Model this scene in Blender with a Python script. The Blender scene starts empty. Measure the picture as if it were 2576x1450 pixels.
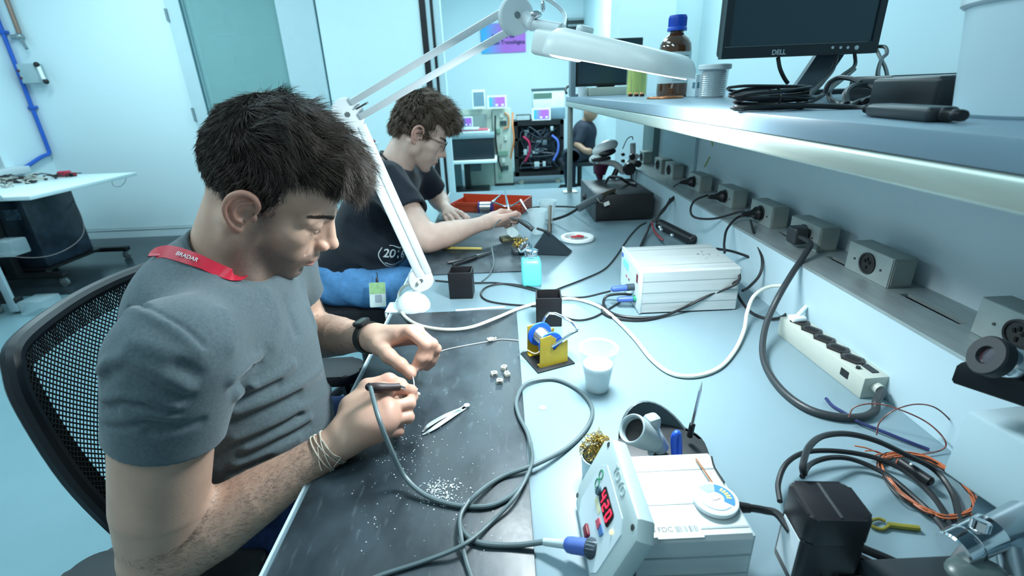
import bpy, bmesh, math, random
import numpy as np
from mathutils import Vector, Matrix, Quaternion, noise as mnoise
random.seed(7)
SC = bpy.context.scene
COL = SC.collection
PI = math.pi
V = Vector

# ------------------------------------------------------------------ camera
FPX = 1213.0
RC = Matrix(((0.99902, -0.04369, 0.00680), (-0.02288, -0.37890, 0.92515), (-0.03784, -0.92441, -0.37953)))
_q = RC.copy()
_c0 = V((_q[0][0], _q[1][0], _q[2][0])).normalized()
_c2 = V((_q[0][2], _q[1][2], _q[2][2])); _c2 = (_c2 - _c0 * _c0.dot(_c2)).normalized()
_c1 = _c2.cross(_c0)
CAM = V((0, 0, 1.26))
cam_data = bpy.data.cameras.new('camera')
cam_data.sensor_width = 36; cam_data.lens = FPX / 2576 * 36
cam_data.clip_start = 0.02; cam_data.clip_end = 60
cam_data.dof.use_dof = True; cam_data.dof.focus_distance = 0.85; cam_data.dof.aperture_fstop = 5.6
cam = bpy.data.objects.new('camera', cam_data); COL.objects.link(cam)
M3 = Matrix((( _c0.x, -_c1.x, -_c2.x), (_c0.y, -_c1.y, -_c2.y), (_c0.z, -_c1.z, -_c2.z)))
cam.matrix_world = Matrix.Translation(CAM) @ M3.to_4x4()
SC.camera = cam

def at(px, py, z=None, x=None, y=None):
    """point of the room seen at a pixel of the 2576x1450 frame, on a plane z=, x= or y="""
    v = (_c0 * (px - 1288) + _c1 * (py - 725) + _c2 * FPX)
    if z is not None: t = (z - CAM.z) / v.z
    elif x is not None: t = (x - CAM.x) / v.x
    else: t = (y - CAM.y) / v.y
    return CAM + v * t

# ------------------------------------------------------------------ world, lights, exposure
SC.view_settings.view_transform = 'Standard'; SC.view_settings.look = 'None'
SC.view_settings.gamma = 1; SC.view_settings.use_curve_mapping = False
SC.view_settings.exposure = -0.10
SC.cycles.use_denoising = True
SC.cycles.max_bounces = 8; SC.cycles.transparent_max_bounces = 16
SC.cycles.caustics_reflective = False; SC.cycles.caustics_refractive = False
SC.cycles.sample_clamp_indirect = 4
w = bpy.data.worlds.new('daylight'); SC.world = w; w.use_nodes = True
w.node_tree.nodes['Background'].inputs[0].default_value = (0.60, 0.88, 1.0, 1)
w.node_tree.nodes['Background'].inputs[1].default_value = 0.42

def area(name, loc, rot, sx, sy, power, color=(0.69, 0.93, 1.0)):
    l = bpy.data.lights.new(name, 'AREA'); l.shape = 'RECTANGLE'; l.size = sx; l.size_y = sy
    l.energy = power; l.color = color
    o = bpy.data.objects.new(name, l); COL.objects.link(o); o.location = loc; o.rotation_euler = rot
    return o
for i, (x, y, p) in enumerate([(-1.0, 1.7, 18), (-0.5, 3.3, 30), (-2.9, 3.4, 50), (0.6, 6.0, 110), (-2.4, 1.2, 30), (-1.1, -0.3, 26), (0.95, 2.7, 24)]):  # last two added as fill, to brighten the near arm and the pillar
    area('ceiling_and_fill_light', (x, y, 2.85), (0, 0, 0), 0.6, 1.2, p)

# ------------------------------------------------------------------ materials (all procedural)
_mats = {}
def mat(name, col, rough=0.5, metal=0.0, spec=0.5, trans=0.0, alpha=1.0, emit=None, estr=0.0, var=0.06, nscale=12.0,
        bump=0.0, bscale=200.0, ior=1.45, coat=0.0, sss=0.0, stretch=None, rvar=0.0, sheen=0.0):
    if name in _mats: return _mats[name]
    m = bpy.data.materials.new(name); m.use_nodes = True
    nt = m.node_tree; N = nt.nodes; L = nt.links
    b = N['Principled BSDF']
    tc = N.new('ShaderNodeTexCoord'); mp = N.new('ShaderNodeMapping')
    L.new(tc.outputs['Object'], mp.inputs[0])
    if stretch: mp.inputs['Scale'].default_value = stretch
    nz = N.new('ShaderNodeTexNoise'); nz.inputs['Scale'].default_value = nscale; nz.inputs['Detail'].default_value = 4
    L.new(mp.outputs[0], nz.inputs['Vector'])
    rp = N.new('ShaderNodeValToRGB')
    rp.color_ramp.elements[0].position = 0.3; rp.color_ramp.elements[1].position = 0.7
    rp.color_ramp.elements[0].color = (*[max(0, c * (1 - var)) for c in col], 1)
    rp.color_ramp.elements[1].color = (*[min(1, c * (1 + var)) for c in col], 1)
    L.new(nz.outputs['Fac'], rp.inputs[0]); L.new(rp.outputs[0], b.inputs['Base Color'])
    b.inputs['Roughness'].default_value = rough; b.inputs['Metallic'].default_value = metal
    b.inputs['Specular IOR Level'].default_value = spec; b.inputs['IOR'].default_value = ior
    b.inputs['Transmission Weight'].default_value = trans; b.inputs['Alpha'].default_value = alpha
    b.inputs['Coat Weight'].default_value = coat; b.inputs['Sheen Weight'].default_value = sheen
    if rvar:
        mr = N.new('ShaderNodeMapRange'); mr.inputs['To Min'].default_value = max(0.02, rough - rvar); mr.inputs['To Max'].default_value = min(1, rough + rvar)
        L.new(nz.outputs['Fac'], mr.inputs['Value']); L.new(mr.outputs[0], b.inputs['Roughness'])
    if sss:
        b.inputs['Subsurface Weight'].default_value = sss; b.inputs['Subsurface Radius'].default_value = (0.012, 0.004, 0.002); b.inputs['Subsurface Scale'].default_value = 1.0
    if emit: b.inputs['Emission Color'].default_value = (*emit, 1); b.inputs['Emission Strength'].default_value = estr
    if bump:
        n2 = N.new('ShaderNodeTexNoise'); n2.inputs['Scale'].default_value = bscale; n2.inputs['Detail'].default_value = 3
        L.new(mp.outputs[0], n2.inputs['Vector'])
        bp = N.new('ShaderNodeBump'); bp.inputs['Strength'].default_value = bump; bp.inputs['Distance'].default_value = 0.002
        L.new(n2.outputs['Fac'], bp.inputs['Height']); L.new(bp.outputs[0], b.inputs['Normal'])
    _mats[name] = m
    return m

# ------------------------------------------------------------------ mesh helpers
def obj(name, me, parent=None):
    o = bpy.data.objects.new(name, me); COL.objects.link(o)
    if parent is not None:
        o.parent = parent
        me.transform(parent['_inv'] if False else INV[parent.name])
    return o
INV = {}
def fin(name, bm, m, parent=None, smooth=35, world=True):
    """one mesh object out of a bmesh drawn in room coordinates"""
    me = bpy.data.meshes.new(name)
    bmesh.ops.recalc_face_normals(bm, faces=bm.faces)
    bm.to_mesh(me); bm.free()
    me.materials.append(m)
    if smooth:
        me.polygons.foreach_set('use_smooth', [True] * len(me.polygons))
        try: me.set_sharp_from_angle(angle=math.radians(smooth))
        except Exception: pass
    o = bpy.data.objects.new(name, me); COL.objects.link(o)
    if parent is not None:
        o.parent = parent
        if world: me.transform(INV[parent.name])
        INV[o.name] = INV[parent.name]
    else:
        if world and len(me.vertices):
            xs = [v.co for v in me.vertices]
            c = V((sum(v.x for v in xs) / len(xs), sum(v.y for v in xs) / len(xs), min(v.z for v in xs)))
            me.transform(Matrix.Translation(-c)); o.location = c
            INV[o.name] = Matrix.Translation(-c)
        else: INV[o.name] = Matrix.Identity(4)
    return o
def npmesh(name, verts, faces, m, parent=None, smooth=True, attrs=None):
    me = bpy.data.meshes.new(name)
    verts = np.asarray(verts, dtype=np.float32); faces = np.asarray(faces, dtype=np.int32)
    k = faces.shape[1]
    me.vertices.add(len(verts)); me.vertices.foreach_set('co', verts.ravel())
    me.loops.add(faces.size); me.loops.foreach_set('vertex_index', faces.ravel())
    me.polygons.add(len(faces)); me.polygons.foreach_set('loop_start', np.arange(0, faces.size, k, dtype=np.int32))
    try: me.polygons.foreach_set('loop_total', np.full(len(faces), k, dtype=np.int32))
    except Exception: pass
    me.update(calc_edges=True)
    me.polygons.foreach_set('use_smooth', np.full(len(faces), smooth, dtype=bool))
    if attrs:
        for n, a in attrs.items():
            at_ = me.attributes.new(n, 'FLOAT', 'POINT'); at_.data.foreach_set('value', np.asarray(a, dtype=np.float32))
    me.materials.append(m)
    o = bpy.data.objects.new(name, me); COL.objects.link(o)
    if parent is not None:
        o.parent = parent; me.transform(INV[parent.name]); INV[o.name] = INV[parent.name]
    else: INV[o.name] = Matrix.Identity(4)
    return o
def thing(name, label, cat, loc=(0, 0, 0), rotz=0, group=None):
    o = bpy.data.objects.new(name, None); COL.objects.link(o)
    o.empty_display_size = 0.02
    o.location = loc; o.rotation_euler = (0, 0, rotz)
    INV[o.name] = (Matrix.Translation(V(loc)) @ Matrix.Rotation(rotz, 4, 'Z')).inverted()
    o['label'] = label; o['category'] = cat
    if group: o['group'] = group
    return o
def tag(o, label, cat, group=None, kind=None):
    o['label'] = label; o['category'] = cat
    if group: o['group'] = group
    if kind: o['kind'] = kind
    return o
def struct(name, bm, m, parent=None, smooth=0):
    o = fin(name, bm, m, parent, smooth)
    if parent is None: o['kind'] = 'structure'
    return o
def dup(root, loc, rotz=None, label=None, group=None):
    r = root.copy(); COL.objects.link(r); r.location = loc
    if rotz is not None: r.rotation_euler = (0, 0, rotz)
    if label: r['label'] = label
    if group: r['group'] = group
    for ch in list(root.children):
        c = ch.copy(); COL.objects.link(c); c.parent = r
        for g in ch.children:
            d = g.copy(); COL.objects.link(d); d.parent = c
    return r
def B(): return bmesh.new()
def _xf(bm, verts, M):
    for v in verts: v.co = M @ v.co
def rotm(axis, deg): return Matrix.Rotation(math.radians(deg), 4, axis)
def T(*a): return Matrix.Translation(V(a if len(a) == 3 else a[0]))
def box(bm, c, s, M=None, bev=0.0, seg=2):
    g = bmesh.ops.create_cube(bm, size=1.0); vs = g['verts']
    for v in vs: v.co = V((v.co.x * s[0], v.co.y * s[1], v.co.z * s[2]))
    if bev > 0:
        es = list({e for v in vs for e in v.link_edges})
        r = bmesh.ops.bevel(bm, geom=es, offset=min(bev, min(s) * 0.49), segments=seg, affect='EDGES', profile=0.5)
        vs = list({v for f in r['faces'] for v in f.verts} | {v for v in vs if v.is_valid})
    MM = T(c) @ M if M is not None else T(c)
    _xf(bm, vs, MM)
    return vs
def bx(bm, a, b, bev=0.0, seg=2):
    """box between two opposite corners"""
    return box(bm, [(a[i] + b[i]) / 2 for i in range(3)], [abs(a[i] - b[i]) for i in range(3)], None, bev, seg)
def frame_of(d):
    d = V(d).normalized()
    u = d.orthogonal().normalized() if abs(d.z) > 0.9 else V((0, 0, 1)).cross(d).normalized()
    return u, d.cross(u).normalized(), d
def lathe(bm, prof, M=None, seg=32, cap=True):
    """profile of (radius, height) turned about local Z"""
    M = M or Matrix.Identity(4)
    rings = []
    for r, z in prof:
        if r < 1e-6: rings.append([bm.verts.new(M @ V((0, 0, z)))])
        else: rings.append([bm.verts.new(M @ V((r * math.cos(2 * PI * i / seg), r * math.sin(2 * PI * i / seg), z))) for i in range(seg)])
    for a, b in zip(rings, rings[1:]):
        for i in range(seg):
            j = (i + 1) % seg
            if len(a) == 1 and len(b) == 1: continue
            if len(a) == 1: bm.faces.new((a[0], b[i], b[j]))
            elif len(b) == 1: bm.faces.new((a[i], a[j], b[0]))
            else: bm.faces.new((a[i], a[j], b[j], b[i]))
    if cap:
        for r_ in (rings[0], rings[-1]):
            if len(r_) > 2: bm.faces.new(r_)
    return rings
def zto(p, d, up=None):
    """matrix that carries local Z onto direction d, origin at p"""
    d = V(d).normalized()
    if up is not None:
        u = V(up); u = (u - d * u.dot(d)).normalized(); x = u.cross(d).normalized()
        return Matrix(((x.x, u.x, d.x, p[0]), (x.y, u.y, d.y, p[1]), (x.z, u.z, d.z, p[2]), (0, 0, 0, 1)))
    u, w_, d = frame_of(d)
    return Matrix(((u.x, w_.x, d.x, p[0]), (u.y, w_.y, d.y, p[1]), (u.z, w_.z, d.z, p[2]), (0, 0, 0, 1)))
def cyl(bm, a, b, r1, r2=None, seg=24, bev=0.0):
    r2 = r1 if r2 is None else r2
    a = V(a); b = V(b); h = (b - a).length
    if bev > 0: prof = [(r1 - bev, 0), (r1, bev), (r2, h - bev), (r2 - bev, h)]
    else: prof = [(r1, 0), (r2, h)]
    lathe(bm, prof, zto(a, b - a), seg)
def spline(pts, n=8, closed=False):
    P = [V(p) for p in pts]
    if len(P) < 3 or n <= 1: return P
    out = []; m = len(P)
    rng = range(m) if closed else range(m - 1)
    for i in rng:
        p0 = P[(i - 1) % m] if closed or i > 0 else P[0] * 2 - P[1]
        p1 = P[i]; p2 = P[(i + 1) % m]
        p3 = P[(i + 2) % m] if closed or i + 2 < m else P[-1] * 2 - P[-2]
        for k in range(n):
            t = k / n
            out.append(0.5 * ((2 * p1) + (p2 - p0) * t + (2 * p0 - 5 * p1 + 4 * p2 - p3) * t * t + (3 * p1 - p0 - 3 * p2 + p3) * t ** 3))
    if not closed: out.append(P[-1])
    return out
def tube(bm, pts, r, seg=10, n=8, closed=False, cap=True, rad=None):
    P = spline(pts, n, closed)
    m = len(P); rings = []; u = None
    for i, p in enumerate(P):
        if closed: t = (P[(i + 1) % m] - P[i - 1])
        else: t = P[min(i + 1, m - 1)] - P[max(i - 1, 0)]
        if t.length < 1e-9: t = V((0, 0, 1))
        t.normalize()
        if u is None: u = t.orthogonal().normalized()
        u = (u - t * u.dot(t))
        if u.length < 1e-6: u = t.orthogonal()
        u.normalize(); w_ = t.cross(u)
        rr = rad(i / max(1, m - 1)) if rad else r
        rings.append([bm.verts.new(p + (u * math.cos(2 * PI * k / seg) + w_ * math.sin(2 * PI * k / seg)) * rr) for k in range(seg)])
    for i in range(m if closed else m - 1):
        a = rings[i]; b = rings[(i + 1) % m]
        for k in range(seg):
            j = (k + 1) % seg
            bm.faces.new((a[k], a[j], b[j], b[k]))
    if cap and not closed:
        bm.faces.new(rings[0]); bm.faces.new(rings[-1])
def prism(bm, poly, h, M=None, bev=0.0):
    """2-D outline (x, y) pulled up by h along local Z"""
    M = M or Matrix.Identity(4)
    lo = [bm.verts.new(V((p[0], p[1], 0))) for p in poly]; hi = [bm.verts.new(V((p[0], p[1], h))) for p in poly]
    n = len(poly); fs = [bm.faces.new(lo[::-1]), bm.faces.new(hi)]
    for i in range(n): fs.append(bm.faces.new((lo[i], lo[(i + 1) % n], hi[(i + 1) % n], hi[i])))
    vs = lo + hi
    if bev > 0:
        es = list({e for f in fs[:2] for e in f.edges})
        r = bmesh.ops.bevel(bm, geom=es, offset=bev, segments=2, affect='EDGES', profile=0.5)
        vs = list({v for f in r['faces'] for v in f.verts} | {v for v in vs if v.is_valid} | {v for f in bm.faces if f.is_valid and any(q in r['verts'] for q in f.verts) for v in f.verts}) if r['faces'] else vs
    _xf(bm, vs, M)
def rrect(w_, h_, r, n=5):
    out = []
    for cx, cy, a0 in ((w_ / 2 - r, h_ / 2 - r, 0), (-w_ / 2 + r, h_ / 2 - r, 90), (-w_ / 2 + r, -h_ / 2 + r, 180), (w_ / 2 - r, -h_ / 2 + r, 270)):
        for k in range(n + 1):
            a = math.radians(a0 + 90 * k / n); out.append((cx + r * math.cos(a), cy + r * math.sin(a)))
    return out
def ball(bm, c, r, M=None, u=20, v=12):
    g = bmesh.ops.create_uvsphere(bm, u_segments=u, v_segments=v, radius=1.0)
    rr = r if hasattr(r, '__len__') else (r, r, r)
    S = Matrix.Diagonal((*rr, 1))
    _xf(bm, g['verts'], T(c) @ (M or Matrix.Identity(4)) @ S)
def text(name, s, size, M, m, parent=None, ext=0.0003, bold=0.0):
    cu = bpy.data.curves.new(name, 'FONT'); cu.body = s; cu.size = size; cu.extrude = ext; cu.align_x = 'CENTER'; cu.align_y = 'CENTER'; cu.offset = bold
    to = bpy.data.objects.new(name + '_t', cu); COL.objects.link(to)
    dg = bpy.context.evaluated_depsgraph_get(); me = bpy.data.meshes.new_from_object(to.evaluated_get(dg))
    bpy.data.objects.remove(to); me.name = name; me.materials.clear(); me.materials.append(m); me.transform(M)
    o = bpy.data.objects.new(name, me); COL.objects.link(o)
    if parent is not None: o.parent = parent; me.transform(INV[parent.name]); INV[o.name] = INV[parent.name]
    return o
def simple(name, bm, m, label, cat, group=None, smooth=35, kind=None):
    return tag(fin(name, bm, m, None, smooth), label, cat, group, kind)
BZ = 0.76   # bench top height
SZ = 1.221  # shelf top height
# ------------------------------------------------------------------ palette
WALL = mat('painted_wall', (0.70, 0.86, 0.90), 0.6, var=0.012, nscale=1.2, bump=0.05, bscale=300)
WALLB = mat('back_wall_paint', (0.70, 0.84, 0.88), 0.7, var=0.02, nscale=1.5)
FLOOR = mat('floor_vinyl', (0.20, 0.33, 0.37), 0.24, var=0.04, nscale=3, bump=0.02)
DARKFLOOR = mat('dark_floor_strip', (0.035, 0.05, 0.06), 0.25, var=0.25, nscale=4)
FRAME = mat('door_frame_paint', (0.52, 0.68, 0.72), 0.4, var=0.02)
WHITE = mat('white_plastic', (0.80, 0.84, 0.84), 0.35, var=0.02)
BLACK = mat('black_plastic', (0.012, 0.013, 0.015), 0.38, var=0.2)
BLACKM = mat('black_metal', (0.015, 0.016, 0.018), 0.45, metal=0.3, var=0.25)
STEEL = mat('brushed_steel', (0.50, 0.53, 0.50), 0.32, metal=0.9, var=0.1, nscale=20, stretch=(6, 0.6, 6), rvar=0.08)
CHROME = mat('chrome', (0.75, 0.78, 0.8), 0.12, metal=1.0, var=0.02)
GREENGLASS = mat('tinted_glass', (0.45, 0.80, 0.80), 0.03, trans=0.0, alpha=0.34, spec=0.8, var=0.02)
BLUEPIPE = mat('blue_pipe_paint', (0.02, 0.12, 0.55), 0.35, var=0.05)

# ------------------------------------------------------------------ the room
YB = 4.9
b = B(); bx(b, (-6.5, -3, -0.05), (6, 14, 0)); struct('floor', b, FLOOR)
b = B(); bx(b, (-6.4, 3.32, 0.0), (-1.3, YB, 0.004)); struct('trim_1', b, DARKFLOOR)  # darker strip laid over the left rear of the floor
XC = -4.37
def wallseg(name, x0, x1, m, y0=YB, y1=None, z0=0, z1=3.0):
    b = B(); bx(b, (x0, y0, z0), (x1, y1 or y0 + 0.12, z1)); return struct(name, b, m)
wallseg('wall_back', XC - 0.12, -2.88, WALL)
b = B(); bx(b, (XC, YB - 0.015, 0.0), (-2.88, YB, 0.10)); bx(b, (XC, YB - 0.022, 0.085), (-2.88, YB, 0.10)); struct('baseboard_back', b, mat('baseboard_paint', (0.66, 0.80, 0.84), 0.35, var=0.01))
# left wall with the blind window, running towards the camera
b = B()
bx(b, (XC - 0.12, 0.2, 0), (XC, YB, 0.78)); bx(b, (XC - 0.12, 4.42, 0.78), (XC, YB, 3.0)); bx(b, (XC - 0.12, 0.2, 1.75), (XC, 4.42, 3.0)); bx(b, (XC - 0.12, 0.2, 0.78), (XC, 2.2, 1.75))
struct('wall_left', b, WALL)
wn = thing('window_1', 'window', 'window', (XC, 3.3, 0.78)); del wn['label'], wn['category']; wn['kind'] = 'structure'
b = B(); bx(b, (XC - 0.10, 2.2, 0.78), (XC - 0.06, 2.26, 1.75)); bx(b, (XC - 0.10, 4.36, 0.78), (XC - 0.06, 4.42, 1.75)); bx(b, (XC - 0.10, 2.2, 0.78), (XC - 0.06, 4.42, 0.95)); bx(b, (XC - 0.10, 2.2, 1.70), (XC - 0.06, 4.42, 1.75)); fin('window_frame', b, mat('window_frame_dark', (0.05, 0.07, 0.08), 0.4), wn, 0)
b = B(); bx(b, (XC - 0.09, 2.26, 0.95), (XC - 0.085, 4.36, 1.70)); fin('pane', b, GREENGLASS, wn, 0)
b = B(); bx(b, (XC - 0.05, 2.2, 0.74), (XC + 0.14, 4.50, 0.80), 0.006); bx(b, (XC - 0.02, 2.2, 0.66), (XC + 0.10, 4.46, 0.74)); fin('window_sill', b, mat('sill_white', (0.66, 0.74, 0.77), 0.4, var=0.02), wn)
bl = thing('venetian_blind', 'white venetian blind lowered over the window left of the blue pipe', 'blind', (XC - 0.03, 3.3, 0.98))
b = B()
for i in range(22): box(b, (XC - 0.03, 3.3, 0.99 + i * 0.035), (0.03, 2.1, 0.0022), rotm('Y', 28))
s = fin('slats', b, WHITE, bl, 0)
b = B(); bx(b, (XC - 0.045, 2.25, 0.955), (XC - 0.015, 4.36, 0.972)); fin('bottom_rail', b, WHITE, bl, 0)
# glazed door and partition
dr = thing('door_1', 'x', 'x', (-2.3, YB, 0)); del dr['label'], dr['category']; dr['kind'] = 'structure'
b = B(); bx(b, (-2.88, YB - 0.03, 0), (-2.74, YB + 0.10, 3.0)); bx(b, (-1.93, YB - 0.02, 0), (-1.60, YB + 0.10, 3.0)); bx(b, (-2.74, YB, 0), (-1.93, YB + 0.06, 0.12)); fin('door_frame', b, FRAME, dr, 0)
b = B(); bx(b, (-2.74, YB + 0.02, 0.12), (-1.93, YB + 0.03, 3.0)); fin('pane', b, GREENGLASS, dr, 0)
b = B(); bx(b, (-2.885, YB - 0.045, 1.93), (-2.865, YB - 0.03, 2.03)); bx(b, (-2.885, YB - 0.045, 1.10), (-2.865, YB - 0.03, 1.22)); fin('hinge', b, mat('hinge_grey', (0.2, 0.28, 0.3), 0.4), dr, 0)
b = B(); bx(b, (-2.748, YB - 0.034, 0.1), (-2.735, YB - 0.02, 3.0)); fin('gasket', b, mat('gasket_teal', (0.06, 0.16, 0.18), 0.5), dr, 0)
wallseg('wall_partition', -1.585, -0.68, mat('partition_white', (0.72, 0.90, 0.92), 0.5, var=0.01))
b = B(); bx(b, (-1.60, YB + 0.01, 0), (-1.585, YB + 0.1, 3)); struct('trim_2', b, mat('gasket_teal', (0.06, 0.16, 0.18), 0.5))
b = B(); bx(b, (-0.68, YB - 0.02, 0), (-0.625, YB + 0.10, 3)); struct('trim_3', b, BLACKM)
b = B(); bx(b, (-0.625, YB - 0.01, 0), (-0.585, YB + 0.10, 3)); struct('trim_4', b, FRAME)
b = B(); bx(b, (-0.585, YB - 0.02, 0), (-0.56, YB + 0.10, 3)); struct('trim_5', b, BLACKM)
b = B(); bx(b, (-0.56, YB - 0.01, 0), (-0.50, YB + 0.10, 3)); struct('trim_6', b, FRAME)
# room beyond the glass
TEAL = mat('glass_room_wall', (0.42, 0.66, 0.66), 0.6, var=0.05, nscale=2)
b = B(); bx(b, (-4.2, 6.6, 0), (-0.9, 6.7, 3.0)); struct('wall_lab', b, TEAL)
b = B(); bx(b, (-4.2, 5.05, 0), (-4.1, 6.6, 3.0)); struct('wall_lab_side', b, TEAL)
b = B(); bx(b, (-1.0, 5.05, 0), (-0.9, 6.6, 3.0)); struct('wall_lab_inner', b, TEAL)
# far room
wallseg('wall_far', -2.0, 4.5, WALLB, 8.6, 8.7, 0, 3.2)
b = B(); bx(b, (-1.08, 6.7, 0), (-1.0, 8.6, 3.0)); struct('wall_far_left', b, WALLB)
b = B(); bx(b, (0.78, 3.45, 0), (1.13, 3.75, 3.0)); struct('trim_7', b, WALL)
b = B(); bx(b, (1.13, 3.62, 0), (1.45, 3.75, 3.0)); struct('trim_8', b, mat('partition_white', (0.72, 0.90, 0.92), 0.5))
b = B(); bx(b, (1.36, -2.0, 0), (1.46, 3.62, 3.0)); struct('wall_right', b, mat('right_wall_paint', (0.68, 0.84, 0.88), 0.6, var=0.012, nscale=1.2))
b = B(); bx(b, (1.36, 3.75, 0), (1.46, 8.6, 3.0)); struct('wall_far_right', b, WALL)
b = B(); bx(b, (-6.5, -1.2, 3.0), (6, 8.8, 3.1)); struct('ceiling', b, WALLB)

# ------------------------------------------------------------------ workbench
BENCH = mat('bench_laminate', (0.195, 0.285, 0.325), 0.34, var=0.025, nscale=5, bump=0.03, bscale=500, rvar=0.05)
BENCHEDGE = mat('bench_edging', (0.55, 0.66, 0.70), 0.4, var=0.03)
DUCTW = mat('duct_front_panel', (0.46, 0.61, 0.67), 0.35, var=0.03, nscale=6)
PANEL = mat('bench_back_panel', (0.80, 0.90, 0.94), 0.38, var=0.04, nscale=2.0)
LEDGE = mat('duct_top_steel', (0.40, 0.46, 0.46), 0.4, metal=0.55, var=0.1, nscale=18, stretch=(6, 0.8, 6))
SHELF = mat('shelf_laminate', (0.20, 0.285, 0.35), 0.35, var=0.05, nscale=7)
BEAM = mat('beam_steel', (0.52, 0.58, 0.52), 0.36, metal=0.6, var=0.10, nscale=12, stretch=(5, 0.5, 5), rvar=0.06)
wb = thing('workbench', 'long pale blue-grey workbench with raised shelf and metal socket duct', 'workbench', (0.25, 1.0, 0))
TX0, TX1, TY0, TY1 = -0.297, 0.80, -0.6, 2.62
b = B(); bx(b, (TX0 + 0.002, TY0, 0.722), (TX1, TY1, BZ), 0.002); fin('worktop', b, BENCH, wb)
b = B(); bx(b, (TX0 - 0.001, TY0, 0.720), (TX0 + 0.0025, TY1, BZ + 0.0006)); fin('edge_strip', b, mat('edge_strip_light', (0.62, 0.74, 0.78), 0.4), wb, 0)
for lx in (TX0 + 0.10, TX1 - 0.06):
    for ly in (-0.4, 1.15, 2.5):
        b = B(); bx(b, (lx - 0.02, ly - 0.02, 0), (lx + 0.02, ly + 0.02, 0.722), 0.003); fin('leg', b, STEEL, wb)
dw = thing('socket_duct', 'steel-topped wall duct with a row of grey socket boxes along the back of the bench', 'cable duct', (0.69, 1.0, BZ))
sf = thing('overhead_shelf', 'long raised shelf with steel front beam over the back of the bench', 'shelf', (0.76, 1.0, BZ))
b = B(); bx(b, (0.6205, TY0, BZ), (0.6245, 2.60, 0.8925)); fin('duct_front', b, DUCTW, dw, 0)
# duct top: a folded steel ledge, slots cut between the boxes
XL0, XL1 = 0.620, 0.762
box_y = []
def z2(u, v): return (1500 + u / 2.394, 300 + v / 2.394)
for (u, v), ln in (((0, 0), 0),): pass
box_y = [(0.502, 0.632), (0.800, 0.918), (1.012, 1.128), (1.213, 1.327), (1.440, 1.550), (1.700, 1.812), (1.985, 2.09), (2.14, 2.24), (2.42, 2.50)]
slots = [(0.655, 0.775), (0.925, 0.985), (1.135, 1.185), (1.60, 1.66)]
b = B()
bx(b, (XL0, TY0, 0.892), (0.6945, 2.60, 0.898)); bx(b, (0.7105, TY0, 0.892), (XL1, 2.60, 0.898))

ys = [TY0] + [q for s_ in slots for q in s_] + [2.60]
for i in range(0, len(ys), 2): bx(b, (0.6945, ys[i], 0.892), (0.7105, ys[i + 1], 0.898))
fin('duct_top', b, LEDGE, dw, 0)
b = B(); tube(b, [(0.702, 0.62, 0.884), (0.704, 0.70, 0.889), (0.702, 0.76, 0.886), (0.703, 0.80, 0.88)], 0.003); fin('duct_wire', b, mat('green_wire', (0.02, 0.16, 0.08), 0.4), dw); b = B(); tube(b, [(0.700, 0.92, 0.886), (0.704, 0.95, 0.889), (0.702, 1.0, 0.884)], 0.003)
fin('duct_wire', b, mat('green_wire', (0.02, 0.16, 0.08), 0.4), dw)
b = B(); bx(b, (XL1, TY0, BZ), (0.80, 2.62, 1.176)); fin('back_panel', b, PANEL, sf, 0)
b = B(); bx(b, (XL1 - 0.012, 1.93, 0.90), (XL1 - 0.0005, 2.32, 1.174)); fin('raised_panel', b, mat('panel_light', (0.56, 0.74, 0.80), 0.4, var=0.03), sf, 0)
b = B(); bx(b, (XL1 - 0.03, 2.56, BZ), (XL1, 2.60, 1.176)); bx(b, (XL1 - 0.03, 2.42, 0.898), (XL1 - 0.001, 2.56, 1.17)); fin('end_frame', b, mat('frame_greygreen', (0.20, 0.27, 0.27), 0.4, metal=0.3), sf, 0)
b = B(); bx(b, (0.326, 2.49, BZ), (0.350, 2.514, 1.176), 0.002); fin('shelf_post', b, mat('post_steel', (0.28, 0.33, 0.31), 0.4, metal=0.5), sf)
b = B(); bx(b, (0.305, 2.47, BZ), (0.375, 2.535, BZ + 0.004)); fin('post_foot', b, STEEL, sf, 0)
b = B(); bx(b, (0.324, -0.6, 1.1985), (1.20, 2.56, SZ), 0.0015); fin('upper_shelf', b, SHELF, sf)
b = B(); bx(b, (0.3225, -0.6, 1.1745), (0.349, 2.56, 1.198), 0.004, 3); bx(b, (0.349, 2.50, 1.1745), (1.2, 2.525, 1.198), 0.003); bx(b, (1.17, -0.6, 1.1745), (1.2, 2.5, 1.198), 0.003); fin('shelf_beam', b, BEAM, sf)
for py_ in (0.9, 2.5):
    b = B(); bx(b, (1.17, py_ - 0.012, 0), (1.195, py_ + 0.012, 1.176)); fin('rear_leg', b, STEEL, sf, 0)
BOXM = mat('socket_box_paint', (0.30, 0.34, 0.31), 0.42, metal=0.25, var=0.12, nscale=25)
BOXF = mat('socket_face_paint', (0.36, 0.42, 0.41), 0.4, metal=0.2, var=0.1, nscale=25)
SOCK = mat('socket_black', (0.018, 0.018, 0.02), 0.45, var=0.2)
BZT = 0.955
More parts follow.
